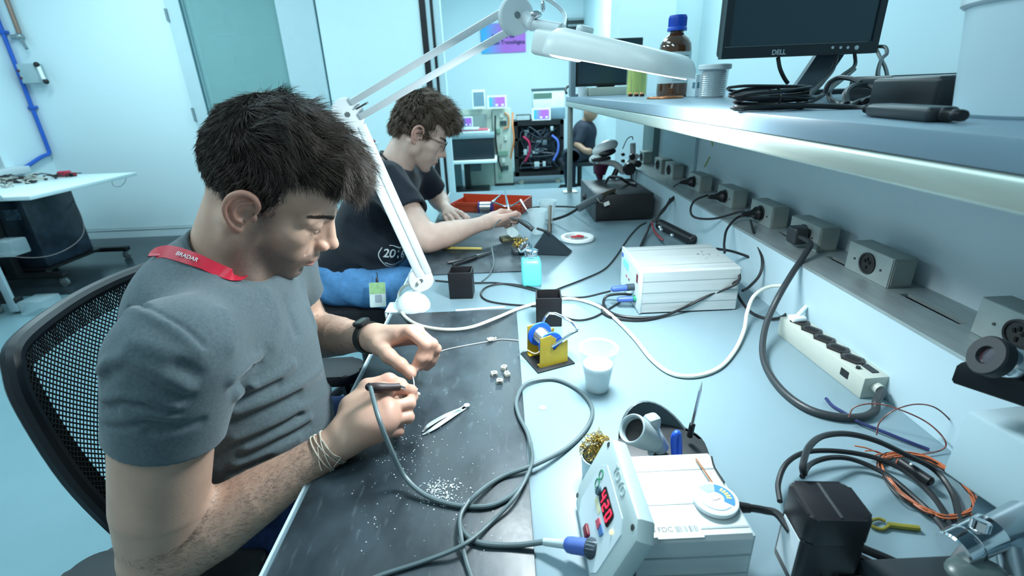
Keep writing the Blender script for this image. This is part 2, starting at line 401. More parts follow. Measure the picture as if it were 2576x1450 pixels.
for i, (y0, y1) in enumerate(box_y):
    b = B(); bx(b, (0.692, y0, 0.898), (0.735, y1, BZT), 0.0015)
    bx(b, (0.695, y0 - 0.0012, 0.904), (0.731, y0, BZT - 0.005))
    ob = fin('socket_box', b, BOXM, dw)
    b = B(); bx(b, (0.6905, y0 + 0.002, 0.8985), (0.692, y1 - 0.002, BZT - 0.001)); fc = fin('face_plate', b, BOXF, ob, 0)
    yc = (y0 + y1) / 2; zc = 0.927
    # black round socket: rim, body, slots
    b = B(); Mx = zto((0.6905, yc, zc), (-1, 0, 0))
    lathe(b, [(0.0205, 0), (0.0205, 0.003), (0.0185, 0.0038), (0.017, 0.003), (0.0165, 0.0012), (0, 0.0012)], Mx, 28, cap=False)
    so = fin('socket', b, SOCK, ob)
    b = B()
    for (dy, dz, a) in ((-0.006, 0.003, 25), (0.006, 0.003, -25), (0, -0.008, 0), (0, 0.008, 0)):
        box(b, (0.6885, yc + dy, zc + dz), (0.0016, 0.0035, 0.0065), rotm('X', a))
    fin('pin_slot', b, mat('slot_void', (0.003, 0.003, 0.003), 0.8), ob, 0)
    for sy in (-1, 1):
        b = B(); cyl(b, (0.6905, yc + sy * 0.035, zc - 0.002), (0.689, yc + sy * 0.035, zc - 0.002), 0.0022, seg=10); fin('screw', b, mat('screw_dark', (0.08, 0.09, 0.09), 0.4, metal=0.6), ob)
# rubber mats
MATR = mat('rubber_mat', (0.026, 0.038, 0.047), 0.40, var=0.55, nscale=16, bump=0.15, bscale=90, rvar=0.18, stretch=(1, 0.7, 1))
_nt = MATR.node_tree; _b = _nt.nodes['Principled BSDF']; _src = _b.inputs['Base Color'].links[0].from_socket    # worn pale scratches
_tc = _nt.nodes.new('ShaderNodeTexCoord'); _mp = _nt.nodes.new('ShaderNodeMapping'); _mp.inputs['Scale'].default_value = (34, 9, 1); _mp.inputs['Rotation'].default_value = (0, 0, 1.25)
_nz = _nt.nodes.new('ShaderNodeTexNoise'); _nz.inputs['Scale'].default_value = 3.0; _nz.inputs['Detail'].default_value = 6; _nt.links.new(_tc.outputs['Object'], _mp.inputs[0]); _nt.links.new(_mp.outputs[0], _nz.inputs['Vector'])
_mr = _nt.nodes.new('ShaderNodeMapRange'); _mr.inputs['From Min'].default_value = 0.60; _mr.inputs['From Max'].default_value = 0.78; _mr.inputs['To Max'].default_value = 0.16; _nt.links.new(_nz.outputs['Fac'], _mr.inputs['Value'])
_mx = _nt.nodes.new('ShaderNodeMix'); _mx.data_type = 'RGBA'; _mx.inputs['B'].default_value = (0.30, 0.38, 0.42, 1); _nt.links.new(_mr.outputs[0], _mx.inputs['Factor']); _nt.links.new(_src, _mx.inputs['A']); _nt.links.new(_mx.outputs['Result'], _b.inputs['Base Color'])
b = B(); bx(b, (-0.288, -0.3, BZ), (0.0165, 1.078, BZ + 0.003), 0.001)
simple('work_mat', b, MATR, 'scuffed black rubber mat under the soldering hands', 'mat')
b = B(); bx(b, (-0.290, 1.343, BZ), (0.042, 2.02, BZ + 0.003), 0.001)
simple('work_mat', b, MATR, 'black rubber mat in front of the person in the black t-shirt', 'mat')
# ------------------------------------------------------------------ sculpting by distance fields (one continuous surface)
F4 = np.float32
class Sculpt:
    """list of soft-blended solids; meshed as one closed surface"""
    def __init__(s): s.p = []
    def _add(s, f, k, op): s.p.append((f, k, op)); return s
    def cap(s, a, b, ra, rb=None, k=0.01, op=1, flat=False):
        a = np.array(a, F4); b = np.array(b, F4); rb = ra if rb is None else rb
        ab = b - a; L2 = float(ab @ ab) + 1e-12; L = math.sqrt(L2)
        def f(P):
            pa = P - a; t = np.clip(pa @ ab / L2, 0, 1)
            d = np.sqrt(((pa - t[:, None] * ab) ** 2).sum(1)) - (ra + (rb - ra) * t)
            if flat:
                u = pa @ ab / L - L; d = np.maximum(d, u)
            return d
        return s._add(f, k, op)
    def chain(s, pts, k=0.004, op=1):
        """pts: (x, y, z, r) along a limb"""
        A = np.array(pts, F4)
        def f(P):
            out = None
            for q, w_ in zip(A[:-1], A[1:]):
                ab = w_[:3] - q[:3]; pa = P - q[:3]; t = np.clip(pa @ ab / float(ab @ ab + 1e-12), 0, 1)
                d = np.sqrt(((pa - t[:, None] * ab) ** 2).sum(1)) - (q[3] + (w_[3] - q[3]) * t)
                out = d if out is None else np.minimum(out, d)
            return out
        return s._add(f, k, op)
    def ell(s, c, r, R=None, k=0.01, op=1):
        c = np.array(c, F4); r = np.array(r if hasattr(r, '__len__') else (r, r, r), F4)
        R = np.eye(3, dtype=F4) if R is None else np.array(R, F4)
        rm = float(r.min())
        def f(P):
            q = (P - c) @ R
            k0 = np.sqrt(((q / r) ** 2).sum(1)) + 1e-6; k1 = np.sqrt(((q / (r * r)) ** 2).sum(1)) + 1e-6
            return k0 * (k0 - 1) / k1
        return s._add(f, k, op)
    def rbox(s, c, h, rad, R=None, k=0.01, op=1):
        c = np.array(c, F4); h = np.array(h, F4) - rad; R = np.eye(3, dtype=F4) if R is None else np.array(R, F4)
        def f(P):
            q = np.abs((P - c) @ R) - h
            return np.sqrt((np.maximum(q, 0) ** 2).sum(1)) + np.minimum(q.max(1), 0) - rad
        return s._add(f, k, op)
    def plane(s, c, n, k=0.003):
        """cut away everything on the +n side of c"""
        c = np.array(c, F4); n = np.array(n, F4); n = n / np.linalg.norm(n)
        return s._add(lambda P: -((P - c) @ n), k, -1)
    def fold(s, pts, amp, wid):
        """ridge (amp > 0) or crease (amp < 0) along a line on the surface"""
        A = np.array([list(p) for p in pts], F4)
        def f(P):
            out = None
            for q, w_ in zip(A[:-1], A[1:]):
                ab = w_ - q; pa = P - q; t = np.clip(pa @ ab / float(ab @ ab + 1e-12), 0, 1)
                d = ((pa - t[:, None] * ab) ** 2).sum(1)
                out = d if out is None else np.minimum(out, d)
            return out
        s.p.append((f, (amp, wid), 0)); return s
    def disp(s, fn): s.p.append((fn, 0, 2)); return s
    def ev(s, P, sel=None):
        P = np.asarray(P, F4); d = np.full(len(P), 1.0, F4)
        for i, (f, k, op) in enumerate(s.p):
            if sel is not None and not sel[i]: continue
            if op == 2: d = d - f(P); continue
            di = f(P)
            if op == 0: d = d - k[0] * np.exp(-di / (k[1] ** 2)); continue
            if op == 1:
                h = np.maximum(k - np.abs(d - di), 0) / k; d = np.minimum(d, di) - h * h * k * 0.25
            else:
                di = -di; h = np.maximum(k - np.abs(d - di), 0) / k; d = np.maximum(d, di) + h * h * k * 0.25
        return d
    def mesh(s, lo, hi, h):
        lo = np.array(lo, F4); hi = np.array(hi, F4); Bk = 12
        nb = np.ceil((hi - lo) / h / Bk).astype(int); n = nb * Bk
        ci = np.stack(np.meshgrid(*[np.arange(m) for m in nb], indexing='ij'), -1).reshape(-1, 3)
        cen = lo + (ci + 0.5) * Bk * h; R = Bk * h * 0.87
        # coarse distances of every solid
        raw = []; d = np.full(len(cen), 1.0, F4)
        for (f, k, op) in s.p:
            if op == 2: raw.append(None); continue
            di = f(cen); raw.append(di)
            if op == 1: d = np.minimum(d, di)
        dpos = d.copy()
        for (f, k, op), di in zip(s.p, raw):
            if op == -1: d = np.maximum(d, -di)
        G = np.empty(tuple(n), F4)
        G[...] = np.kron(d.reshape(tuple(nb)), np.ones((Bk, Bk, Bk), F4)) if n.prod() < 6e7 else 1
        act = np.where(np.abs(d) < R * 1.6 + 0.03)[0]
        off = np.stack(np.meshgrid(*[np.arange(Bk)] * 3, indexing='ij'), -1).reshape(-1, 3).astype(F4) * h
        for a in act:
            P = lo + ci[a] * Bk * h + off
            sel = []
            for (f, k, op), di in zip(s.p, raw):
                if op == 2: sel.append(True)
                elif op == 0: sel.append(di[a] < (R + 3 * k[1]) ** 2)
                elif op == 1: sel.append(di[a] < dpos[a] + 2.6 * R + k * 1.5)
                else: sel.append(di[a] < 1.8 * R + k)
            i, j, l = ci[a] * Bk
            G[i:i + Bk, j:j + Bk, l:l + Bk] = s.ev(P, sel).reshape(Bk, Bk, Bk)
        return nets(G, lo, h)
def nets(G, lo, h):
    ins = G < 0; n = G.shape
    c = [ins[i:n[0] - 1 + i, j:n[1] - 1 + j, k:n[2] - 1 + k] for i in (0, 1) for j in (0, 1) for k in (0, 1)]
    sm = c[0].astype(np.int8)
    for q in c[1:]: sm += q
    I, J, K = np.where((sm > 0) & (sm < 8))
    acc = np.zeros((len(I), 3), F4); cnt = np.zeros(len(I), F4)
    cor = [(i, j, k) for i in (0, 1) for j in (0, 1) for k in (0, 1)]
    vals = {q: G[I + q[0], J + q[1], K + q[2]] for q in cor}
    for a in cor:
        for ax in range(3):
            if a[ax]: continue
            b_ = list(a); b_[ax] = 1; b_ = tuple(b_)
            va, vb = vals[a], vals[b_]; m = (va < 0) != (vb < 0)
            t = np.where(m, va / np.where(va == vb, 1, va - vb), 0)
            pt = np.tile(np.array(a, F4), (len(I), 1)); pt[:, ax] += t
            acc += pt * m[:, None]; cnt += m
    Vv = lo + (np.stack([I, J, K], 1) + acc / cnt[:, None]) * h
    idx = np.full((n[0], n[1], n[2]), -1, np.int32); idx[I, J, K] = np.arange(len(I))
    F = []
    for ax in range(3):
        sl0 = [slice(1, None)] * 3; sl1 = [slice(1, None)] * 3
        sl0[ax] = slice(0, -1); sl1[ax] = slice(1, None)
        A = ins[tuple(sl0)]; Bb = ins[tuple(sl1)]
        Q = np.stack(np.where(A != Bb), 1)
        if not len(Q): continue
        flip = A[Q[:, 0], Q[:, 1], Q[:, 2]]
        base = Q.copy()
        for o in range(3):
            if o != ax: base[:, o] += 1
        u, v = (ax + 1) % 3, (ax + 2) % 3
        def at4(du, dv):
            q = base.copy(); q[:, u] -= du; q[:, v] -= dv
            return idx[q[:, 0], q[:, 1], q[:, 2]]
        q4 = np.stack([at4(1, 1), at4(0, 1), at4(0, 0), at4(1, 0)], 1)
        q4[~flip] = q4[~flip][:, ::-1]
        F.append(q4)
    F = np.concatenate(F); F = F[(F >= 0).all(1)]
    return Vv, F
def relax(Vv, F, it=1, lam=0.5):
    E = np.concatenate([F[:, [0, 1]], F[:, [1, 2]], F[:, [2, 3]], F[:, [3, 0]]])
    for _ in range(it):
        S = np.zeros_like(Vv); c = np.zeros(len(Vv), F4)
        for a, b_ in ((0, 1), (1, 0)):
            for k in range(3): S[:, k] += np.bincount(E[:, a], Vv[E[:, b_], k], len(Vv)).astype(F4)
            c += np.bincount(E[:, a], minlength=len(Vv))
        Vv = Vv + lam * (S / np.maximum(c, 1)[:, None] - Vv)
    return Vv
def join(*parts):
    vs, fs, o = [], [], 0
    for v, f in parts: vs.append(v); fs.append(f + o); o += len(v)
    return np.concatenate(vs), np.concatenate(fs)
def march(sc, px, py, tmin=0.2, tmax=3.0):
    """first point of a sculpt seen at a photo pixel"""
    v = (_c0 * (px - 1288) + _c1 * (py - 725) + _c2 * FPX).normalized(); o = np.array(CAM, F4); v = np.array(v, F4); t = tmin
    for _ in range(90):
        d = float(sc.ev((o + v * t)[None])[0])
        if d < 0.0005: break
        t += d * 0.8
        if t > tmax: return None
    return o + v * t
def grad(sc, P, e=0.001):
    P = np.asarray(P, F4)
    g = np.stack([sc.ev(P + np.array(q, F4) * e) - sc.ev(P - np.array(q, F4) * e) for q in ((1, 0, 0), (0, 1, 0), (0, 0, 1))], 1)
    return g / (np.linalg.norm(g, axis=1, keepdims=True) + 1e-9)
def snap(sc, P, off=0.0, it=6):
    P = np.array(P, F4)
    for _ in range(it): P = P - grad(sc, P) * (sc.ev(P) - off)[:, None]
    return P
def ypr(yaw, pitch, roll):
    cy, sy, cp, sp, cr, sr = math.cos(yaw), math.sin(yaw), math.cos(pitch), math.sin(pitch), math.cos(roll), math.sin(roll)
    Rz = np.array([[cy, -sy, 0], [sy, cy, 0], [0, 0, 1]]); Ry = np.array([[cp, 0, sp], [0, 1, 0], [-sp, 0, cp]]); Rx = np.array([[1, 0, 0], [0, cr, -sr], [0, sr, cr]])
    return (Rz @ Ry @ Rx)
class Frame:
    def __init__(s, o, R): s.o = np.array(o, float); s.R = R
    def __call__(s, *p):
        p = p[0] if len(p) == 1 else p
        return s.o + s.R @ np.array(p[:3], float)
    def pts(s, L): return [(*s(q[0], q[1], q[2]), q[3]) for q in L]
    def inv(s, P): return (np.asarray(P) - s.o) @ s.R
def strands(name, roots, dirs, normals, length, rad, m, parent, rng, curl=0.25, lift=0.3, grav=(0, 0, -0.2), seg=6, clump=None, droop=0.0):
    """hair as thin tapered three-sided tubes, all of one head in one mesh"""
    n = len(roots); P = np.array(roots, float); D = np.array(dirs, float); Nn = np.array(normals, float)
    L = np.array(length, float) if hasattr(length, '__len__') else np.full(n, float(length))
    L = L * rng.uniform(0.75, 1.15, n)
    D = D + Nn * lift + rng.normal(0, 0.16, (n, 3)); D /= np.linalg.norm(D, axis=1, keepdims=True)
    ph = rng.uniform(0, 6.28, n); side = np.cross(D, Nn); side /= (np.linalg.norm(side, axis=1, keepdims=True) + 1e-9)
    g = np.array(grav, float)
    rings = []
    for i in range(seg + 1):
        t = i / seg
        r = rad * (1 - 0.85 * t ** 1.5)
        up = np.cross(D, side)
        for a in (0, 2.094, 4.189): rings.append(P + (side * math.cos(a) + up * math.sin(a)) * r)
        if i < seg:
            bend = side * (curl * np.sin(ph + t * 4.0))[:, None] * 0.5 + g * (0.6 + droop * t) - Nn * lift * 0.55 * t
            D = D + bend * (1.5 / seg); D /= np.linalg.norm(D, axis=1, keepdims=True)
            side = side - D * (side * D).sum(1, keepdims=True); side /= (np.linalg.norm(side, axis=1, keepdims=True) + 1e-9)
            P = P + D * (L / seg)[:, None]
    K = (seg + 1) * 3
    Vv = np.stack(rings, 1).reshape(-1, 3)
    q = []
    for i in range(seg):
        for a in range(3):
            b_ = (a + 1) % 3
            q.append((i * 3 + a, i * 3 + b_, i * 3 + 3 + b_, i * 3 + 3 + a))
    q = np.array(q); F = (np.arange(n) * K)[:, None, None] + q[None]
    tone = np.repeat(rng.uniform(0, 1, n), K)
    return npmesh(name, Vv, F.reshape(-1, 4), m, parent, True, {'tone': tone})
# ------------------------------------------------------------------ people: shared builders
def skin_mat(name, col, beard=(0.05, 0.045, 0.045), lip=(0.42, 0.16, 0.15), warm=(0.60, 0.22, 0.16), hairy=0.0):
    m = bpy.data.materials.new(name); m.use_nodes = True; nt = m.node_tree; N = nt.nodes; L = nt.links; b = N['Principled BSDF']
    tc = N.new('ShaderNodeTexCoord')
    def noise(scale, det=4):
        n = N.new('ShaderNodeTexNoise'); n.inputs['Scale'].default_value = scale; n.inputs['Detail'].default_value = det; L.new(tc.outputs['Object'], n.inputs['Vector']); return n
    def attr(n): a = N.new('ShaderNodeAttribute'); a.attribute_name = n; return a.outputs['Fac']
    def mix(fac, a, c):
        x = N.new('ShaderNodeMix'); x.data_type = 'RGBA'
        if isinstance(fac, float): x.inputs['Factor'].default_value = fac
        else: L.new(fac, x.inputs['Factor'])
        if isinstance(a, tuple): x.inputs['A'].default_value = (*a, 1)
        else: L.new(a, x.inputs['A'])
        if isinstance(c, tuple): x.inputs['B'].default_value = (*c, 1)
        else: L.new(c, x.inputs['B'])
        return x.outputs['Result']
    def mul(a, v, v2=None):
        x = N.new('ShaderNodeMath'); x.operation = 'MULTIPLY'; L.new(a, x.inputs[0])
        if v2 is not None: L.new(v2, x.inputs[1])
        else: x.inputs[1].default_value = v
        x.use_clamp = True; return x.outputs[0]
    def ramp(n, p0, p1):
        r = N.new('ShaderNodeMapRange'); r.inputs['From Min'].default_value = p0; r.inputs['From Max'].default_value = p1; L.new(n.outputs['Fac'], r.inputs['Value']); return r.outputs[0]
    n1 = noise(22); c1 = mix(ramp(n1, 0.35, 0.7), tuple(c * 0.90 for c in col), tuple(min(1, c * 1.08) for c in col))
    c2 = mix(mul(attr('warm'), 0.55), c1, warm)
    n2 = noise(1500, 2)
    st = mul(attr('beard'), 1.0, ramp(n2, 0.05, 0.75)); c3 = mix(mul(st, 1.0), c2, beard)
    c4 = mix(mul(attr('lip'), 0.8), c3, lip)
    if hairy:
        n3 = noise(420, 3); mp = N.new('ShaderNodeMapping'); mp.inputs['Scale'].default_value = (0.5, 1, 1); L.new(tc.outputs['Object'], mp.inputs[0]); L.new(mp.outputs[0], n3.inputs['Vector'])
        c4 = mix(mul(attr('armhair'), hairy, ramp(n3, 0.5, 0.66)), c4, (0.16, 0.10, 0.07))
    L.new(c4, b.inputs['Base Color']); b.inputs['Roughness'].default_value = 0.48; b.inputs['Specular IOR Level'].default_value = 0.4
    b.inputs['Subsurface Weight'].default_value = 0.12; b.inputs['Subsurface Radius'].default_value = (0.010, 0.0035, 0.002); b.inputs['Subsurface Scale'].default_value = 1.0
    bp = N.new('ShaderNodeBump'); bp.inputs['Strength'].default_value = 0.18; bp.inputs['Distance'].default_value = 0.001
    nb = noise(420, 3); L.new(nb.outputs['Fac'], bp.inputs['Height']); L.new(bp.outputs[0], b.inputs['Normal'])
    return m
def hair_mat(name, c0, c1, rough=0.42):
    m = bpy.data.materials.new(name); m.use_nodes = True; nt = m.node_tree; N = nt.nodes; L = nt.links; b = N['Principled BSDF']
    a = N.new('ShaderNodeAttribute'); a.attribute_name = 'tone'
    r = N.new('ShaderNodeValToRGB'); r.color_ramp.elements[0].color = (*c0, 1); r.color_ramp.elements[1].color = (*c1, 1)
    tc = N.new('ShaderNodeTexCoord'); nz = N.new('ShaderNodeTexNoise'); nz.inputs['Scale'].default_value = 30; L.new(tc.outputs['Object'], nz.inputs['Vector'])
    ad = N.new('ShaderNodeMath'); ad.operation = 'MULTIPLY_ADD'; ad.inputs[1].default_value = 0.6; L.new(a.outputs['Fac'], ad.inputs[0])
    m2 = N.new('ShaderNodeMath'); m2.operation = 'MULTIPLY'; m2.inputs[1].default_value = 0.4; L.new(nz.outputs['Fac'], m2.inputs[0]); L.new(m2.outputs[0], ad.inputs[2])
    L.new(ad.outputs[0], r.inputs[0]); L.new(r.outputs[0], b.inputs['Base Color'])
    b.inputs['Roughness'].default_value = rough; b.inputs['Specular IOR Level'].default_value = 0.45
    return m
def ear_line(L_):
    P = spline([V(q[:3]) for q in L_], 3); n = len(P) - 1
    return [(p.x, p.y, p.z, L_[min(len(L_) - 1, int(i / n * (len(L_) - 1) + 0.5))][3]) for i, p in enumerate(P)]
def head_sculpt(S, H, full=1.0, jaw=1.0, nose=1.0):
    """a head in its own frame: x forward, y to its left, z up; origin between the ears"""
    R = H.R
    def e(c, r, k=0.01, op=1, Rl=None): S.ell(H(c), r, R if Rl is None else R @ Rl, k, op)
    def c(a, b_, ra, rb=None, k=0.008, op=1): S.cap(H(a), H(b_), ra, rb, k, op)
    e((-0.012, 0, 0.046), (0.090, 0.074, 0.086))
    e((0.030, 0, 0.052), (0.064, 0.064, 0.058), 0.02)
    e((0.034, 0, -0.020), (0.056, 0.056 * full, 0.072), 0.02)
    e((0.020, 0, -0.060), (0.056, 0.050 * full, 0.036), 0.02)
    for s in (-1, 1):
        e((0.052, s * 0.042, -0.014), (0.030, 0.022, 0.022), 0.02)
        c((0.000, s * 0.054 * jaw, -0.058), (0.064, s * 0.018, -0.099), 0.014, 0.014, 0.022)
        e((0.004, s * 0.056, -0.040), (0.018, 0.014, 0.026), 0.02)
        e((0.060, s * 0.034, -0.050), (0.024, 0.018, 0.024), 0.02)
    for s in (-1, 1):
        e((0.062, s * 0.020, -0.080), (0.024, 0.018, 0.022), 0.014)
        e((0.078, s * 0.016, -0.066), (0.014, 0.014, 0.018), 0.012)
    e((0.076, 0, -0.098), (0.019, 0.022, 0.016), 0.018)
    e((0.084, 0, -0.052), (0.020, 0.027, 0.022), 0.014)
    for s in (-1, 1):
        e((0.099, s * 0.033, 0.008), (0.018, 0.0175, 0.0125), 0.014, -1)     # socket
        c((0.091, s * 0.010, 0.028), (0.068, s * 0.051, 0.022), 0.0075, 0.009, 0.012)  # brow ridge
        e((0.0735, s * 0.033, 0.0115), (0.0145, 0.0165, 0.0135), None or 0.004)         # lid over eyeball
        e((0.0765, s * 0.033, 0.0150), (0.0138, 0.0150, 0.0105), 0.003)                 # upper lid
        e((0.070, s * 0.034, -0.004), (0.016, 0.016, 0.007), 0.008)                     # lower lid bag
    # nose
    c((0.091, 0, 0.024), (0.1125, 0, -0.016), 0.0062, 0.0080, 0.010)
    e((0.1155, 0, -0.0225), (0.0115 * nose, 0.0100, 0.0100), 0.006)
    c((0.088, 0, 0.0), (0.098, 0, -0.030), 0.010, 0.013, 0.012)
    for s in (-1, 1):
        e((0.1035, s * 0.0120, -0.0290), (0.0110, 0.0070, 0.0085), 0.004)
        e((0.1085, s * 0.0075, -0.0375), (0.0065, 0.0036, 0.0075), 0.002, -1)
        c((0.092, s * 0.0205, -0.024), (0.084, s * 0.030, -0.046), 0.0022, 0.001, 0.007, -1)   # fold beside the nose
    # mouth
    e((0.0965, 0, -0.0580), (0.0120, 0.0210, 0.0068), 0.006)
    e((0.0940, 0, -0.0710), (0.0125, 0.0180, 0.0072), 0.005)
    S.chain(H.pts([(0.094, -0.023, -0.067, 0.0008), (0.104, -0.012, -0.0645, 0.0014), (0.1090, 0, -0.0640, 0.0014), (0.104, 0.012, -0.0645, 0.0014), (0.094, 0.023, -0.067, 0.0008)]), 0.0035, -1)
    e((0.093, 0, -0.083), (0.007, 0.016, 0.006), 0.009, -1)                 # dip above the chin
    # ears
    for s in (-1, 1):
        Er = np.array([[math.cos(0.45 * s), math.sin(0.45 * s) * -1, 0], [math.sin(0.45 * s), math.cos(0.45 * s), 0], [0, 0, 1]])
        e((-0.014, s * 0.0775, 0.004), (0.019, 0.0042, 0.029), 0.006, 1, Er.T)
        hx = [(0.004, .0735, 0.008, .0034), (0.003, .0790, 0.022, .0040), (-0.006, .0845, 0.033, .0044), (-0.020, .0890, 0.034, .0044), (-0.031, .0920, 0.022, .0042), (-0.033, .0915, 0.004, .0038), (-0.027, .0875, -0.012, .0036), (-0.017, .0820, -0.024, .0042), (-0.008, .0775, -0.028, .0050)]
        S.chain(H.pts(ear_line([(a, s * y, z, r) for a, y, z, r in hx])), 0.0025)
        ah = [(-0.006, .0810, 0.022, .0026), (-0.018, .0860, 0.016, .0030), (-0.022, .0865, 0.002, .0030), (-0.016, .0830, -0.011, .0030), (-0.005, .0790, -0.014, .0030)]
        S.chain(H.pts(ear_line([(a, s * y, z, r) for a, y, z, r in ah])), 0.003)
        e((-0.004, s * 0.0850, 0.000), (0.0095, 0.0125, 0.0110), 0.003, -1)
        e((0.005, s * 0.0775, -0.002), (0.0045, 0.0042, 0.0065), 0.004)
def head_masks(Vv, H, ear=0.8):
    q = H.inv(Vv); x, y, z = q.T; ay = np.abs(y)
    sm = lambda v, a, b_: np.clip((v - a) / (b_ - a), 0, 1)
    lip = np.exp(-(((z + 0.0655) / 0.0085) ** 4)) * sm(x, 0.090, 0.100) * (ay < 0.026) * np.exp(-(ay / 0.021) ** 6)
    cheek = sm(-z - 0.16 * np.clip(x - 0.02, 0, 1) * 0.9 + 0.018 * 0, 0.016, 0.050)           # lower face
    beard = cheek * sm(x, -0.030, 0.012)
    beard = np.maximum(beard, np.exp(-(((x - 0.014) / 0.014) ** 2)) * sm(-z, -0.030, 0.0) * (ay > 0.05))   # sideburn
    beard = np.maximum(beard, 0.9 * np.exp(-(((z + 0.050) / 0.008) ** 2)) * sm(x, 0.082, 0.092) * (ay < 0.03))   # upper lip
    beard *= np.clip(1 - 1.2 * lip, 0, 1) * (z > -0.15) * np.clip(1 - sm(x, 0.098, 0.104) * (z > -0.046), 0, 1)
    neckfade = np.clip(1 - sm(-z, 0.11, 0.135), 0.0, 1)
    warm = np.maximum(ear * (ay > 0.0785) * (np.abs(x + 0.014) < 0.03) * (z > -0.034) * (z < 0.045), 0.5 * np.exp(-(((x - 0.115) / 0.012) ** 2 + ((z + 0.027) / 0.014) ** 2)))
    return lip, beard * neckfade, warm
def finger(S, pts, r0, r1, k=0.004, nail=True):
    n = len(pts); P = [np.array(p, float) for p in pts]
    S.chain([(*p, r0 + (r1 - r0) * i / (n - 1)) for i, p in enumerate(P)], k)
    for i in range(1, n - 1):    # knuckle
        S.ell(P[i], r0 + (r1 - r0) * i / (n - 1) + 0.0006, None, 0.005)
    d = P[-1] - P[-2]; d /= np.linalg.norm(d); S.ell(P[-1] - d * 0.002, r1 + 0.0003, None, 0.003)
# ------------------------------------------------------------------ person at the near mat
RNG = np.random.default_rng(3)
SKIN1 = skin_mat('skin_tan', (0.55, 0.35, 0.26), hairy=0.0)
HAIR1 = hair_mat('dark_brown_hair', (0.015, 0.0115, 0.0095), (0.13, 0.093, 0.072))
H1 = Frame((-0.374, 0.768, 1.117), ypr(0.194, 0.613, 0.18))
person1 = thing('person', 'seated man in grey t-shirt with red lanyard, soldering at the near mat', 'person', (-0.50, 0.72, 0.0))
CN1 = np.array((-0.436, 0.737, 1.036)); NN1 = np.array((0.677, 0.0, 0.735)); NB1 = CN1 - NN1 * 0.045          # base of the neck
def neck(S, H, nb, r0=0.055, r1=0.054):
    S.cap(H(-0.026, 0, -0.020), nb, r0, r1, 0.02)
    S.cap(H(-0.012, 0, -0.065), nb + np.array((0.028, 0, -0.01)), 0.042, 0.050, 0.02)
    for s in (-1, 1): S.cap(H(-0.026, s * 0.058, -0.03), nb + np.array((0.055, s * 0.016, -0.012)), 0.0125, 0.011, 0.02)
hs = Sculpt(); head_sculpt(hs, H1); neck(hs, H1, NB1)
hv, hf = hs.mesh((-0.62, 0.60, 0.96), (-0.20, 0.90, 1.30), 0.0016)
hv = relax(hv, hf, 1, 0.35)
lipm, beardm, warmm = head_masks(hv, H1)
def hair_sculpt(H, vol, cuts, front=0.0):
    S = Sculpt()
    for c_, r_, k_ in vol: S.ell(H(*c_), r_, H.R, k_)
    for f in cuts: f(S, H)
    return S
def cuts_std(S, H, hz=0.070, hx=0.032, nape=(-0.05, -0.034), side=-0.012, ff=0.30):
    # forehead and temples
    S.rbox(H(hx + 0.10, 0, hz - 0.10), (0.10, 0.13, 0.10), 0.012, H.R, 0.012, -1)
    # cheek below the sideburn
    S.rbox(H(0.05, 0, side - 0.10), (0.055 + 0.018, 0.13, 0.10), 0.006, H.R, 0.006, -1)
    for s in (-1, 1): S.ell(H(-0.016, s * 0.098, -0.008), (0.026, 0.034, 0.046), H.R, 0.006, -1)
    n = H.R @ np.array((0.30, 0, -1.0)); S.plane(H(nape[0], 0, nape[1]), n, 0.008)
h1s = hair_sculpt(H1, [((-0.018, 0, 0.056), (0.094, 0.0795, 0.094), 0.01), ((0.012, 0, 0.108), (0.084, 0.062, 0.050), 0.03), ((0.060, -0.006, 0.106), (0.046, 0.050, 0.034), 0.03), ((0.088, 0.004, 0.098), (0.020, 0.040, 0.020), 0.025)],
                  [cuts_std])
def wv(P):
    q = H1.inv(P); t = np.clip((q[:, 2] - 0.05) / 0.05, 0.15, 1)
    return (0.0034 * t * np.sin(q[:, 1] * 150 + 2.2 * np.sin(q[:, 0] * 60) + q[:, 2] * 60) * np.sin(q[:, 0] * 85 + q[:, 1] * 30 + 1.3) + 0.0012 * np.sin(q[:, 0] * 260) * np.sin(q[:, 1] * 300 + q[:, 2] * 210)).astype(np.float32)
h1s.disp(wv)
cv, cf = h1s.mesh((-0.56, 0.62, 1.02), (-0.16, 0.92, 1.34), 0.0025)
def grow(name, S, H, Vv, n, parent, m, rng, rad=0.00045, ltop=0.034, lside=0.013, curl=0.3, wave=0.0):
    q = H.inv(Vv); N_ = grad(S, Vv)
    keep = (q[:, 2] > -0.05)
    idx = rng.choice(np.where(keep)[0], n); P = Vv[idx] + rng.normal(0, 0.0010, (n, 3)); Nn = N_[idx]; q = q[idx]
    P = P - Nn * 0.0015
    top = np.clip((q[:, 2] - 0.055) / 0.05, 0, 1) * np.clip((q[:, 0] + 0.10) / 0.06, 0, 1)
    sw = np.sin(q[:, 0] * 70 + q[:, 1] * 45 + 1.0)[:, None]
    Dl = np.stack([top * 1.0 - (1 - top) * 0.35, -0.25 * top + 0 * top, -0.10 * top - (1 - top) * 1.0], 1) + sw * np.stack([0 * top, 0.50 * top + 0.12, 0.15 * top], 1)
    Dw = Dl @ H.R.T
    Dw = Dw - Nn * (Dw * Nn).sum(1, keepdims=True); Dw /= (np.linalg.norm(Dw, axis=1, keepdims=True) + 1e-9)
    Ln = lside + (ltop - lside) * top
    return strands(name, P, Dw, Nn, Ln, rad, m, parent, rng, curl=curl, lift=0.26, grav=(0, 0, -0.25), seg=5)
HBASE = hair_mat('hair_base_dark', (0.012, 0.009, 0.008), (0.022, 0.017, 0.014), 0.95)
HBASE.node_tree.nodes['Principled BSDF'].inputs['Specular IOR Level'].default_value = 0.05
cap1 = npmesh('hair_base', cv, cf, HBASE, person1, True, {'tone': np.full(len(cv), 0.12)})
